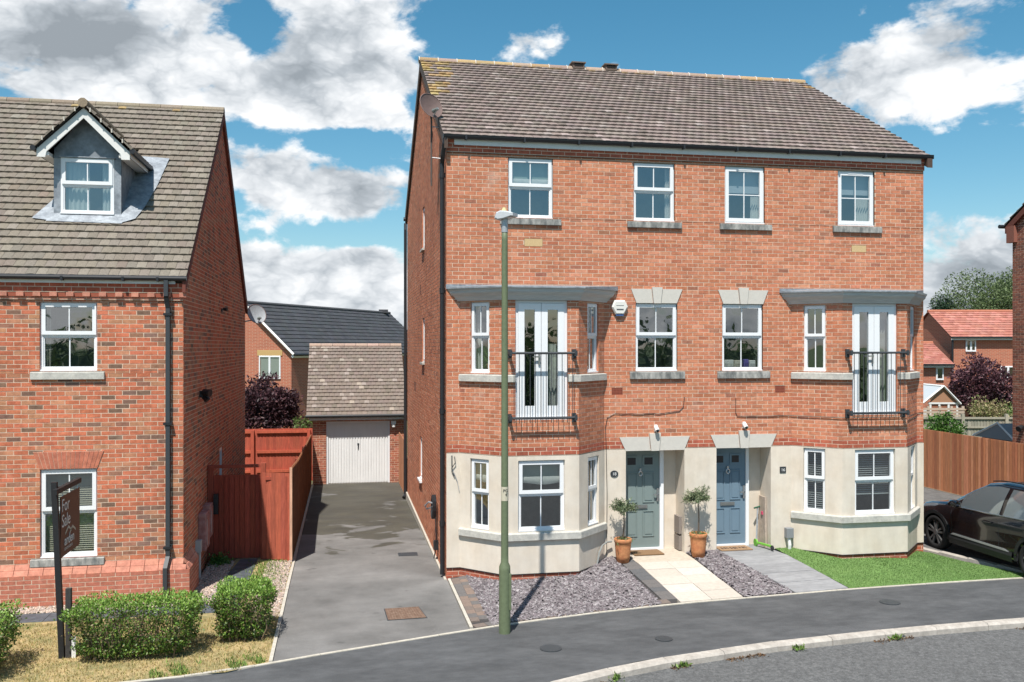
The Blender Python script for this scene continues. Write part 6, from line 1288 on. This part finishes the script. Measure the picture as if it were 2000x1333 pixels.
        mm = MB(); c = Vector((XC+s*1.03, YN-1.66, 1.10)); vs = []
        for a, k in ((-.1, .55), (-.06, 1), (.05, 1), (.09, .5)):
            for t in range(10): th_ = 2*math.pi*t/10; vs.append((c.x+.115*k*math.cos(th_), c.y+a, c.z+.075*k*math.sin(th_)))
        mm.add(vs, [(i*10+j, i*10+(j+1) % 10, (i+1)*10+(j+1) % 10, (i+1)*10+j) for i in range(3) for j in range(10)]+[tuple(range(10)), tuple(range(30, 40))]); mm.tube([(XC+s*.86, YN-1.62, 1.02), c], .025, 6); mm.build('wing_mirror', PAINT, T, smooth=True)
        for wl in (.9, 3.66):
            yc = YN-wl; ox = XC+s*.925
            m = MB(); vs = []; K = 22
            for k in range(K+1):
                a = math.pi*(-.06+1.12*k/K)
                for rr, dx in ((.395, -.05), (.395, .012), (.465, .012), (.465, -.03)): vs.append((XC+s*(.915+dx), yc+rr*math.cos(a), max(.2, .36+rr*math.sin(a))))
            m.add(vs, [(k*4+j, (k+1)*4+j, (k+1)*4+(j+1) % 4, k*4+(j+1) % 4) for k in range(K) for j in range(4)]); m.build('wheel_arch', CLAD, T)
            m = MB(); vs = []
            for k in range(K+1): a = math.pi*(-.1+1.2*k/K); vs += [(XC+s*.90, yc+.41*math.cos(a), .36+.41*math.sin(a)), (XC+s*.55, yc+.41*math.cos(a), .36+.41*math.sin(a))]
            m.add(vs, [(2*k, 2*k+1, 2*k+3, 2*k+2) for k in range(K)]); m.add([(XC+s*.56, yc-.45, .2), (XC+s*.56, yc+.45, .2), (XC+s*.56, yc+.45, .8), (XC+s*.56, yc-.45, .8)], [(0, 1, 2, 3)]); m.build('wheel_housing', CLAD, T)
            prof = [(.23, .70), (.30, .69), (.345, .71), (.36, .74), (.36, .88), (.345, .915), (.305, .925), (.262, .918), (.25, .90)]; m = MB(); vs = []; Kk = 36
            for k in range(Kk): a = 2*math.pi*k/Kk; vs += [(XC+s*x_, yc+rr*math.cos(a), .36+rr*math.sin(a)) for rr, x_ in prof]
            q = len(prof); m.add(vs, [(k*q+j, ((k+1) % Kk)*q+j, ((k+1) % Kk)*q+j+1, k*q+j+1) for k in range(Kk) for j in range(q-1)]); wheel = m.build('wheel', TYRE, T, smooth=True)
            m = MB(); al = mat('grey_alloy', (.30, .30, .30), .3, metal=.7); m.add([(XC+s*.80, yc+.255*math.cos(2*math.pi*k/24), .36+.255*math.sin(2*math.pi*k/24)) for k in range(24)], [tuple(range(24))]); m.build('brake_disc', CLAD, wheel)
            for k in range(5):
                m = MB(); a = 2*math.pi*k/5+.3
                for da in (-.11, .11):
                    e = lambda rr, an, dx: (XC+s*(.90+dx), yc+rr*math.cos(an), .36+rr*math.sin(an)); m.add([e(.05, a+da*2.2-.35, .005), e(.05, a+da*2.2+.35, .005), e(.255, a+da*1.9+.075, .0), e(.255, a+da*1.9-.075, .0), e(.05, a+da*2.2-.35, -.04), e(.05, a+da*2.2+.35, -.04), e(.255, a+da*1.9+.075, -.04), e(.255, a+da*1.9-.075, -.04)], [(0, 1, 2, 3), (0, 4, 5, 1), (1, 5, 6, 2), (2, 6, 7, 3), (3, 7, 4, 0)])
                m.build('spoke', al, wheel)
            m = MB(); m.tube([(XC+s*.86, yc, .36), (XC+s*.912, yc, .36)], .06, 12); m.build('hub_cap', al, wheel)
    m = MB()
    for s in (-1, 1): m.tube([(XC+s*(Wd(l)*wr(l)-.03), YN-l, zt(l)+.03) for l in np.linspace(2.2, 3.9, 8)], .014, 6)
    m.build('roof_rails', CLAD, T)
car()

# ------------------------------------------------------------------ things fixed to the walls
FA = Fr((0, 0), (9.86, 0)); FS = Fr((0, 10.2), (0, 0)); FL = Fr((-4.56, -.54), (-4.56, 9.4))
def dish(name, label, c, r, aim, colr, root, pole=None):
    T = thing(name, label, 'satellite dish', root); c = Vector(c); a = Vector(aim).normalized(); x = a.cross(Vector((0, 0, 1))).normalized(); y = x.cross(a); m = MB(); vs = []; K = 28
    rings = [0, .35, .6, .8, .93, 1]
    for q in rings:
        for k in range(K): t = 2*math.pi*k/K; p = c+(x*math.cos(t)+y*math.sin(t)*1.08)*r*q+a*(r*.22*q*q); vs.append(tuple(p))
    for i in range(5):
        for k in range(K): m.f.append((i*K+k, i*K+(k+1) % K, (i+1)*K+(k+1) % K, (i+1)*K+k)); m.c.append(None); m.m.append(0)
    m.v = vs; d = m.build('reflector', mat(name+'_paint', colr, .6, noise=.12, nscale=6, metal=.1), T, smooth=True)
    m = MB(); m.tube([tuple(c+(x*math.cos(2*math.pi*k/K)+y*math.sin(2*math.pi*k/K)*1.08)*r+a*r*.22) for k in range(K+1)], .008, 5, cap=False); m.build('rim', mat('dish_rim', tuple(q*1.5 for q in colr), .5), T)
    tip = c+a*r*1.0-y*r*.75; m = MB(); m.tube([c-y*r*.95+a*.02, tip], .014, 6); m.build('feed_arm', STEEL, T); m = MB(); m.tube([tip-a*.02, tip-a*.13+y*.03], .032, 10); m.tube([tip-a*.13+y*.03, tip-a*.16+y*.04], .042, 10); m.build('receiver', mat('receiver_grey', (.20, .22, .21), .6), T)
    if pole:
        m = MB(); m.tube(pole, .017, 8); m.build('mast', mat('dark_mast', (.10, .085, .075), .6), T)
        for z in (pole[0][2]+.55, pole[0][2]+1.15): m = MB(); m.tube([(pole[0][0], pole[0][1], z), (0.0, pole[0][1]-.02, z-.02)], .011, 6); m.box(-.012, .0, pole[0][1]-.08, pole[0][1]+.04, z-.07, z+.05); m.build('wall_bracket', STEEL, T)
        m = MB(); p = Vector(pole[-1]); m.tube([c-a*.03-y*.1, p+Vector((0, .05, -.1)), p+Vector((.03, .08, -.32)), p+Vector((.01, .02, -.5))], .006, 5); m.build('lead_cable', BLACKP, T)
dish('satellite_dish', 'brown satellite dish on a mast at the tall house gable', (-.24, .72, 8.93), .245, (.42, -.82, .34), (.14, .095, .085), (-.2, .8, 7.4), [(-.2, .8, 7.42), (-.2, .8, 8.76)])
dish('grey_satellite_dish', 'grey satellite dish at the rear eaves of the left house', (-4.28, 9.55, 5.2), .27, (.45, -.80, .36), (.30, .32, .34), (-4.4, 9.5, 5.0))
b = MB(); b.tube([(-4.55, 9.3, 5.0), (-4.35, 9.55, 5.05), (-4.3, 9.58, 5.12)], .02, 6); b.build('wall_bracket', STEEL, bpy.data.objects['grey_satellite_dish'])
# alarm box
T = thing('alarm_box', 'white six sided alarm box between bay and upper window', 'alarm', (3.33, -.03, 5.03)); b = MB(); c = (3.335, 5.045); hx = [(-.10, .15), (-.165, .02), (-.085, -.125), (.085, -.125), (.165, .02), (.10, .15)]
n = 6; vs = [FA.pt(c[0]+u, 0, c[1]+z) for u, z in hx]+[FA.pt(c[0]+u, -.05, c[1]+z) for u, z in hx]+[FA.pt(c[0]+u*.82, -.075, c[1]+z*.82) for u, z in hx]; b.add(vs, [tuple(range(12, 18))]+[(k*6+i, k*6+(i+1) % 6, (k+1)*6+(i+1) % 6, (k+1)*6+i) for k in range(2) for i in range(6)]); b.build('casing', mat('alarm_white', (.70, .69, .64), .5), T)
b = MB(); FA.box(b, 3.335-.075, 3.335+.075, -.06, -.0, 4.895, 4.925); b.build('strobe', mat('blue_lens', (.05, .12, .30), .2), T); ink = mat('grey_print', (.09, .095, .10), .6)
b = MB(); FA.box(b, 3.335-.07, 3.335+.07, -.0765, -.074, 5.0, 5.028); b.build('print_bar', ink, T); b = MB(); FA.box(b, 3.335-.075, 3.335+.075, -.0765, -.074, 5.085, 5.095); b.build('print_bar', ink, T)
# security lights over the doors
for lab, u, z in (('white security camera light over the sage green door', 4.07, 2.70), ('cream passive sensor light over the blue door', 5.90, 2.73)):
    T = thing('security_light', lab, 'wall light', (u, -.05, z)); b = MB(); FA.box(b, u-.03, u+.03, -.03, 0, z-.04, z+.09); b.build('mount', WHITEPL, T); b = MB(); b.tube([FA.pt(u, -.03, z+.05), FA.pt(u, -.13, z-.02)], .042, 12); b.build('lens_housing', WHITEPL, T, smooth=False)
    b = MB(); b.tube([FA.pt(u, -.13, z-.02), FA.pt(u, -.142, z-.028)], .026, 10); b.build('lens', mat('dark_lens', (.03, .03, .035), .1), T)
T = thing('security_light', 'white sensor lamp at the top right of the garage front', 'wall light', (-.2, 13.9, 1.6)); b = MB(); b.box(-.28, -.12, 13.82, 13.95, 1.70, 1.80); b.build('lamp', WHITEPL, T); b = MB(); b.tube([(-.2, 13.85, 1.6), (-.2, 13.85, 1.7)], .06, 10); b.build('sensor', WHITEPL, T)
for lab, y, z, k in (('black twin floodlight on the shaded side of the left house', 1.25, 3.40, 1.0), ('small black lamp high on the left house gable wall', 4.35, 5.12, .55)):
    T = thing('flood_light', lab, 'wall light', (-4.5, y, z)); b = MB(); b.box(-4.565, -4.56+.06*k, y-.05*k, y+.05*k, z-.06*k, z+.06*k); b.build('mount', BLACKP, T); b = MB(); b.tube([(-4.54+.05*k, y-.02, z+.04*k), (-4.50+.14*k, y-.09*k, z+.02*k)], [.06*k, .075*k], 12); b.build('lamp_head', BLACKP, T)
    if k == 1: b = MB(); b.tube([(-4.50, y+.05, z-.03), (-4.42, y+.02, z-.12)], [.05, .065], 12); b.build('lamp_head', BLACKP, T)
T = thing('flood_light', 'black lamp on the far right gable wall above the fence', 'wall light', (18.05, 7.0, 1.9)); b = MB(); b.box(18.02, 18.1, 6.9, 7.0, 1.85, 1.95); b.build('mount', BLACKP, T); b = MB(); b.tube([(18.04, 6.95, 1.92), (17.88, 6.9, 1.84)], [.06, .09], 12); b.build('lamp_head', BLACKP, T)
# house numbers
dk = mat('dark_plaque', (.035, .04, .045), .4); wn = mat('white_numerals', (.7, .7, .68), .5)
T = thing('number_plaque', 'oval dark house number plaque reading 18', 'sign', (3.235, -.02, 1.86)); b = MB(); K = 28; b.add([FA.pt(3.235+.078*math.cos(2*math.pi*k/K), -.028, 1.86+.062*math.sin(2*math.pi*k/K)) for k in range(K)]+[FA.pt(3.235+.078*math.cos(2*math.pi*k/K), -.01, 1.86+.062*math.sin(2*math.pi*k/K)) for k in range(K)], [tuple(range(K))]+[(k, K+k, K+(k+1) % K, (k+1) % K) for k in range(K)]); p = b.build('plate', dk, T); text('numerals', '18', .085, basis(FA, 3.235, -.029, 1.83), wn, p, .001, 'CENTER')
T = thing('number_plaque', 'square slate house number plaque reading 16', 'sign', (6.73, -.02, 1.85)); b = MB(); FA.box(b, 6.665, 6.795, -.026, -.01, 1.79, 1.91); p = b.build('plate', dk, T); text('numerals', '16', .085, basis(FA, 6.73, -.027, 1.82), wn, p, .001, 'CENTER')
# cables
def cable(name, label, pts, r=.006, m=None): o = MB().tube(pts, r, 5).build(name, m or BLACKP); return props(o, label, 'cable')
w = lambda i: .012*math.sin(i*1.7)
cable('wall_cable', 'thin black cable looping over brick above the sage door lintel', [(3.08, -.025, .3), (3.09, -.025, 1.5), (3.07, -.025, 2.4), (3.06, -.015, 2.75), (3.10, -.015, 2.95), (3.25, -.015, 3.02)]+[(3.4+.12*i, -.013, 3.0+w(i)+.015*(i > 6)) for i in range(9)]+[(4.56, -.013, 3.05), (4.64, -.013, 3.13), (4.66, -.013, 3.32)])
cable('wall_cable', 'thin black cable running right across brick to the second bay', [(5.73, -.013, 3.28), (5.73, -.013, 3.0), (5.76, -.013, 2.93)]+[(5.9+.17*i, -.013, 2.92+w(i)*.5) for i in range(6)]+[(6.92, -.013, 2.92), (7.61, -.718, 2.92), (8.3, -.718, 2.92), (9.02, -.718, 2.92), (9.72, -.013, 2.94), (9.85, -.013, 2.95)])
cable('garden_pipe', 'grey conduit curving from the pier to the left bay base', [(3.16, -.1, .58), (3.06, -.12, .58), (2.95, -.18, .53), (2.87, -.25, .42), (2.82, -.30, .25), (2.78, -.34, .12)], .018, mat('grey_conduit', (.24, .25, .24), .5))
T = thing('hanging_bracket', 'rusty iron bracket and wire hanging left of the bay', 'bracket', (.12, -.03, 1.9)); b = MB(); b.tube([(.10, -.02, 2.28), (.10, -.03, 1.98), (.14, -.04, 1.9)], .010, 5); b.tube([(.15, -.02, 2.26), (.16, -.05, 2.15), (.10, -.04, 2.05)], .008, 5); b.build('arm', IRON, T); b = MB(); b.tube([(.12, -.04, 2.0), (.2, -.035, 1.80), (.235, -.03, 1.62)], .007, 5); b.build('wire', STEEL, T)
# charging cable coiled on the side wall
T = thing('charging_cable', 'black coiled cable with silver plug on the drive side wall', 'cable', (-.06, 1.5, 1.05)); b = MB(); pts = []
for k in range(90): a = 2*math.pi*k/15; pts.append((-.05-.012*(k/15), 1.52+(.15+.006*(k % 7))*math.cos(a), 1.06+(.22+.006*(k % 5))*math.sin(a)))
b.tube(pts, .014, 6); b.tube([(-.06, 1.40, .9), (-.05, 1.36, .5), (-.06, 1.42, .2), (-.08, 1.5, .03)], .012, 6); b.build('coil', BLACKP, T)
b = MB(); b.tube([(-.08, 1.6, 1.12), (-.16, 1.78, 1.12), (-.22, 1.95, 1.02), (-.18, 2.0, .94), (-.12, 1.8, 1.0), (-.08, 1.62, 1.06)], .018, 8); b.build('plug', STEEL, T); b = MB(); b.box(-.09, -.0, 1.38, 1.5, .22, .40); b.build('socket_box', BLACKP, T)
# meter cabinets of the left house
PK = mat('faded_red_cabinet', (.33, .135, .115), .7, noise=.15, nscale=8, col2=(.44, .25, .23))
for lab, y0, y1, z0, z1 in (('faded pink meter cabinet nearest the red gate', 1.62, 1.98, .58, 1.22), ('faded pink meter cabinet nearest the plinth of the left house', 1.05, 1.52, .46, 1.16)):
    T = thing('meter_cabinet', lab, 'meter box', (-4.5, y0, z0)); b = MB(); b.box(-4.56, -4.42, y0, y1, z0, z1); b.build('case', PK, T, bevel=.008); b = MB(); b.box(-4.42, -4.408, y0+.03, y1-.03, z0+.04, z1-.05); b.build('door', PK, T); b = MB(); b.box(-4.408, -4.402, y0+.06, y0+.09, z0+.1, z1-.12); b.build('trim', mat('pale_streak', (.46, .42, .40), .6), T)
T = thing('outlet_box', 'pale grey pipe box on the wall below the meter cabinets', 'pipe', (-4.5, .9, .2)); b = MB(); b.box(-4.56, -4.46, .72, .86, .50, .72); b.build('box', mat('pale_grey_plastic', (.42, .43, .42), .6), T); b = MB(); b.tube([(-4.5, .8, .5), (-4.5, .8, -.05)], .03, 8); b.build('pipe', MATS['pale_grey_plastic'], T)
T = thing('outlet_box', 'grey junction box with white pipe by the right bay', 'pipe', (6.83, -.1, .3)); b = MB(); FA.box(b, 6.76, 6.91, -.13, -.012, .50, .70); b.build('box', mat('grey_box', (.22, .23, .24), .6), T, bevel=.008); b = MB(); b.tube([FA.pt(6.83, -.07, .5), FA.pt(6.84, -.09, .36), FA.pt(6.845, -.07, .2)], .034, 10); b.build('pipe', WHITEPL, T)
# doormats
def doormat(label, x0, x1, y0, y1, z, c, c2, word=None):
    T = thing('doormat', label, 'doormat', ((x0+x1)/2, y0, z)); b = MB(); b.box(x0, x1, y0, y1, z, z+.016); o = b.build('mat', mat('coir_'+str(round(x0*10)), c, .98, noise=.25, nscale=40, bump=.8, bscale=200), T)
    if word:
        b = MB()
        for k in range(9): u = lerp(x0+.08, x1-.08, k/8); b.box(u-.018, u+.016+.012*math.sin(k*2.1), y0+.10+.02*math.sin(k*1.3), y0+.24, z+.0162, z+.0172)
        props(b.build('worn_print', mat('mat_print', c2, .9), o), kind='stuff')
doormat('plain brown coir doormat at the sage green door', 3.62, 4.22, -.10, .30, .286, (.24, .145, .075), None)
doormat('tan doormat with dark print at the blue door', 5.42, 6.08, -.05, .32, .286, (.33, .21, .12), (.06, .04, .03), True)
# child's scooter in the second porch
T = thing('kick_scooter', 'green and white kick scooter leaning in the blue door porch', 'scooter', (6.33, .15, .29)); GN = mat('lime_green', (.16, .42, .05), .5)
b = MB(); b.tube([(6.30, .26, .40), (6.36, .33, 1.05)], .016, 8); b.build('stem', STEEL, T); b = MB(); b.tube([(6.26, .27, 1.05), (6.44, .38, 1.06)], .018, 8); b.build('handlebar', mat('dark_green_grip', (.02, .10, .06), .6), T)
b = MB(); b.hexa([(6.29, .24, .345), (6.35, .22, .345), (6.45, -.12, .345), (6.39, -.12, .345), (6.29, .24, .375), (6.35, .22, .375), (6.45, -.12, .375), (6.39, -.12, .375)]); b.build('deck', GN, T)
for x, y, k in ((6.29, .27, .075), (6.43, -.16, .05)): b = MB(); b.tube([(x-.015, y, .283+k), (x+.015, y, .283+k)], k, 16); b.build('wheel', GN if k > .06 else BLACKP, T)
T = thing('garden_board', 'tall pale panel with pink flower leaning in the blue porch', 'panel', (6.45, .3, .29)); b = MB(); b.hexa([(6.40, .40, .285), (6.44, .40, .285), (6.46, .12, .285), (6.42, .12, .285), (6.43, .41, 1.28), (6.465, .41, 1.28), (6.468, .16, 1.28), (6.43, .16, 1.28)]); b.build('panel', mat('pale_brown_panel', (.40, .33, .27), .8, noise=.2, nscale=5), T); b = MB(); b.box(6.405, 6.425, .22, .28, .92, .98); b.build('flower', mat('pink_flower', (.6, .08, .16), .6), T)

# ------------------------------------------------------------------ behind the glass
def panel_curtain(name, label, fr, u0, u1, z0, z1, d=.16, folds=6, amp=.018, m=None, cat='curtain'):
    b = MB(); n = folds*6; top = [fr.pt(lerp(u0, u1, i/n), d+amp*math.sin(2*math.pi*folds*i/n), z1) for i in range(n+1)]; bot = [fr.pt(lerp(u0, u1, i/n), d+amp*1.3*math.sin(2*math.pi*folds*i/n+.3), z0) for i in range(n+1)]
    b.add(bot+top, [(i, i+1, n+2+i, n+1+i) for i in range(n)]); o = b.build(name, m or FABRIC, smooth=True); return props(o, label, cat)
def roman(label, fr, u0, u1, z0, z1, ruche=.13, m=None, d=.15):
    T = thing('roman_blind', label, 'blind', fr.pt((u0+u1)/2, d, z0)); b = MB(); fr.box(b, u0, u1, d, d+.012, z0+ruche*.7, z1); b.build('cloth', m or BLINDG, T); b = MB(); n = 14; vs = []
    for k in range(5):
        for i in range(n+1): u = lerp(u0, u1, i/n); vs.append(fr.pt(u, d-.03-.02*math.sin(math.pi*k/4)-.006*math.sin(i*2.1), lerp(z0, z0+ruche, k/4)+.018*math.sin(math.pi*2*i/n+1)*(1-k/4)))
    b.add(vs, [(k*(n+1)+i, k*(n+1)+i+1, (k+1)*(n+1)+i+1, (k+1)*(n+1)+i) for k in range(4) for i in range(n)]); b.build('gathered_hem', FABRIC, T, smooth=True)
def venetian(label, fr, u0, u1, z0, z1, m, pitch=.042, d=.15, tilt=.35):
    T = thing('venetian_blind', label, 'blind', fr.pt((u0+u1)/2, d, z1)); b = MB(); z = z1-.04
    while z > z0: b.add([fr.pt(u0, d, z), fr.pt(u1, d, z), fr.pt(u1, d+.04, z+tilt*.04), fr.pt(u0, d+.04, z+tilt*.04)], [(0, 1, 2, 3)]); z -= pitch
    props(b.build('slats', m, T), kind='stuff'); b = MB(); fr.box(b, u0, u1, d, d+.05, z1-.03, z1); b.build('head_rail', m, T)
    b = MB(); fr.box(b, u0, u1, d, d+.04, z0-.02, z0); b.build('bottom_rail', m, T)
roman('pale green gathered blind in the top left window', FA, 1.22, 1.98, 7.36, 7.84)
panel_curtain('curtain', 'white curtain at the right of the second upper window', FA, 4.32, 4.44, 6.8, 7.8, folds=3)
panel_curtain('roller_blind', 'pale roller blind half down in the third upper window', FA, 5.55, 6.31, 7.36, 7.84, folds=1, amp=.0, m=mat('grey_white_blind', (.40, .43, .46), .9), cat='blind'); panel_curtain('curtain', 'white net curtain low in the third upper window', FA, 6.12, 6.32, 6.78, 7.3, folds=4)
panel_curtain('roller_blind', 'pale roller blind half down in the top right window', FA, 7.98, 8.71, 7.40, 7.84, folds=1, amp=.0, m=MATS['grey_white_blind'], cat='blind'); panel_curtain('curtain', 'white net curtain low in the top right window', FA, 8.42, 8.70, 6.8, 7.35, folds=5)
f2 = Fr(bayL[1], bayL[2]); g2 = Fr(bayR[1], bayR[2]); f1 = Fr(bayL[0], bayL[1]); g1 = Fr(bayR[0], bayR[1])
roman('pale green gathered blind in the ground floor left bay', f2, .30, 1.09, 1.80, 2.22, .13); roman('narrow pale gathered blind in the slanted ground left bay window', f1, .27, .63, 1.82, 2.2, .12)
panel_curtain('curtain', 'white curtain behind the right leaf of the left balcony doors', f2, .72, 1.02, 3.0, 4.35, .2, 5); panel_curtain('curtain', 'cream curtain at the left edge of the upper left bay', f1, .24, .34, 3.86, 5.08, .2, 2)
panel_curtain('curtain', 'grey white curtain behind the right balcony doors', g2, .86, 1.04, 3.0, 5.0, .2, 3, m=mat('grey_curtain', (.33, .32, .31), .95))
panel_curtain('curtain', 'cream curtain behind the slim shaded left bay window', Fr(bayL[2], bayL[3]), .34, .72, 3.86, 5.08, .22, 5, m=mat('beige_curtain', (.40, .35, .30), .95))
venetian('grey slatted blind in the ground floor right bay window', g2, .30, 1.09, 1.42, 2.28, BLINDK); venetian('grey slatted blind in the slanted ground right bay window', g1, .27, .63, 1.08, 2.28, BLINDK)
FLf = Fr((-11.5, -.54), (-4.56, -.54)); venetian('cream slatted blind in the left house ground floor window', FLf, 4.71, 5.53, .86, 2.22, BLINDW, .036, .15, .8)
panel_curtain('curtain', 'pale drawn curtain behind the left dormer panes', Fr((0, .8), (1, .8)), -6.83, -6.42, 6.74, 7.68, .10, 5, .012, mat('dormer_curtain', (.42, .44, .42), .95)); panel_curtain('curtain', 'pale half drawn curtain in the right of the dormer', Fr((0, .8), (1, .8)), -6.2, -6.02, 6.74, 7.68, .10, 3, .012, MATS['dormer_curtain'])
panel_curtain('curtain', 'thin curtain at the left of the left house upper window', FLf, 4.71, 4.80, 3.95, 5.0, .16, 2, m=MATS['beige_curtain'])
T = thing('potted_plant', 'leafy houseplant in a pink pot in the slanted upper bay window', 'plant', f1.pt(.53, .2, 3.86)); c = Vector(f1.pt(.54, .21, 3.87)); b = MB(); b.lathe([(.0, 3.87), (.055, 3.87), (.07, 3.99), (.0, 3.98)], c.x, c.y, 14); b.build('pot', mat('pink_pot', (.5, .27, .20), .7), T); r = np.random.default_rng(77); leaves('foliage', T, np.array([(c.x+r.normal(0, .02), c.y+r.normal(0, .02), 3.98+abs(r.normal(0, .10))) for i in range(60)]), .2, [(.09, .17, .05), (.14, .24, .07)], 78, None, .2, None, up=1.6, kind='stuff')
for lab, u, w_, h_, c in (('white carton on the sill of the middle right window', 5.66, .20, .17, (.55, .54, .50)), ('cream carton beside the white one on the window sill', 5.86, .16, .16, (.50, .46, .38)), ('small purple box on the middle right window sill', 6.03, .10, .18, (.12, .09, .30)), ('round white tub at the right of the window sill', 6.16, .13, .16, (.58, .57, .54))):
    T = thing('storage_box', lab, 'box', FA.pt(u, .2, 3.9)); b = MB(); FA.box(b, u-w_/2, u+w_/2, .14, .24, 3.87, 3.87+h_); b.build('carton', mat('carton_%d' % int(u*100), c, .7), T, bevel=.01); b = MB(); FA.box(b, u-w_/2+.01, u+w_/2-.01, .135, .14, 3.9, 3.9+h_*.4); b.build('label', mat('carton_band_%d' % int(u*100), tuple(q*.6 for q in c), .7), T)
# weeds and leaf litter in the road gutter
def litter(r, n):
    x = r.uniform(.8, 9.5, n); k = (np.sin(x*2.3)+np.sin(x*5.1+1) > .5); x = x[k]; y = np.interp(x, KX, KY)-.09-np.abs(r.normal(0, .05, len(x))); return np.stack([x, y, np.full(len(x), -.1)], 1)
lp = litter(np.random.default_rng(91), 2600); leaves('gutter_litter', None, lp, .03, [(.16, .085, .04), (.12, .07, .04), (.20, .12, .06)], 92, None, .6, None, kind='stuff', up=.1); props(bpy.data.objects['gutter_litter'], 'brown leaf litter lying in the road gutter under the kerb', 'leaf litter', kind='stuff')
for i, (x, lab) in enumerate(((1.65, 'small green weed at the left end of the kerb'), (4.62, 'green weed tuft in the gutter below the cream path'), (6.3, 'flat green weed in the gutter below the bright lawn'), (2.7, 'tiny green weed in the gutter under the slate bed'))):
    T = thing('gutter_weed', lab, 'weed', (x, kerb_y(x)-.1, -.1)); r = np.random.default_rng(95+i); leaves('foliage', T, np.array([(x+r.normal(0, .05), kerb_y(x)-.1+r.normal(0, .03), -.1+abs(r.normal(0, .02))) for k in range(70)]), .06, [(.14, .24, .05), (.2, .29, .08)], 99+i, None, .4, None, up=.9, kind='stuff')
T = thing('garden_weed', 'green weed clump at the foot of the gate post', 'weed', (-4.25, 1.9, 0)); r = np.random.default_rng(120); leaves('foliage', T, np.array([(-4.28+r.normal(0, .1), 1.9+r.normal(0, .1), abs(r.normal(0, .08))) for k in range(420)]), .07, [(.08, .17, .035), (.12, .23, .05)], 121, None, .4, None, up=.8, kind='stuff')
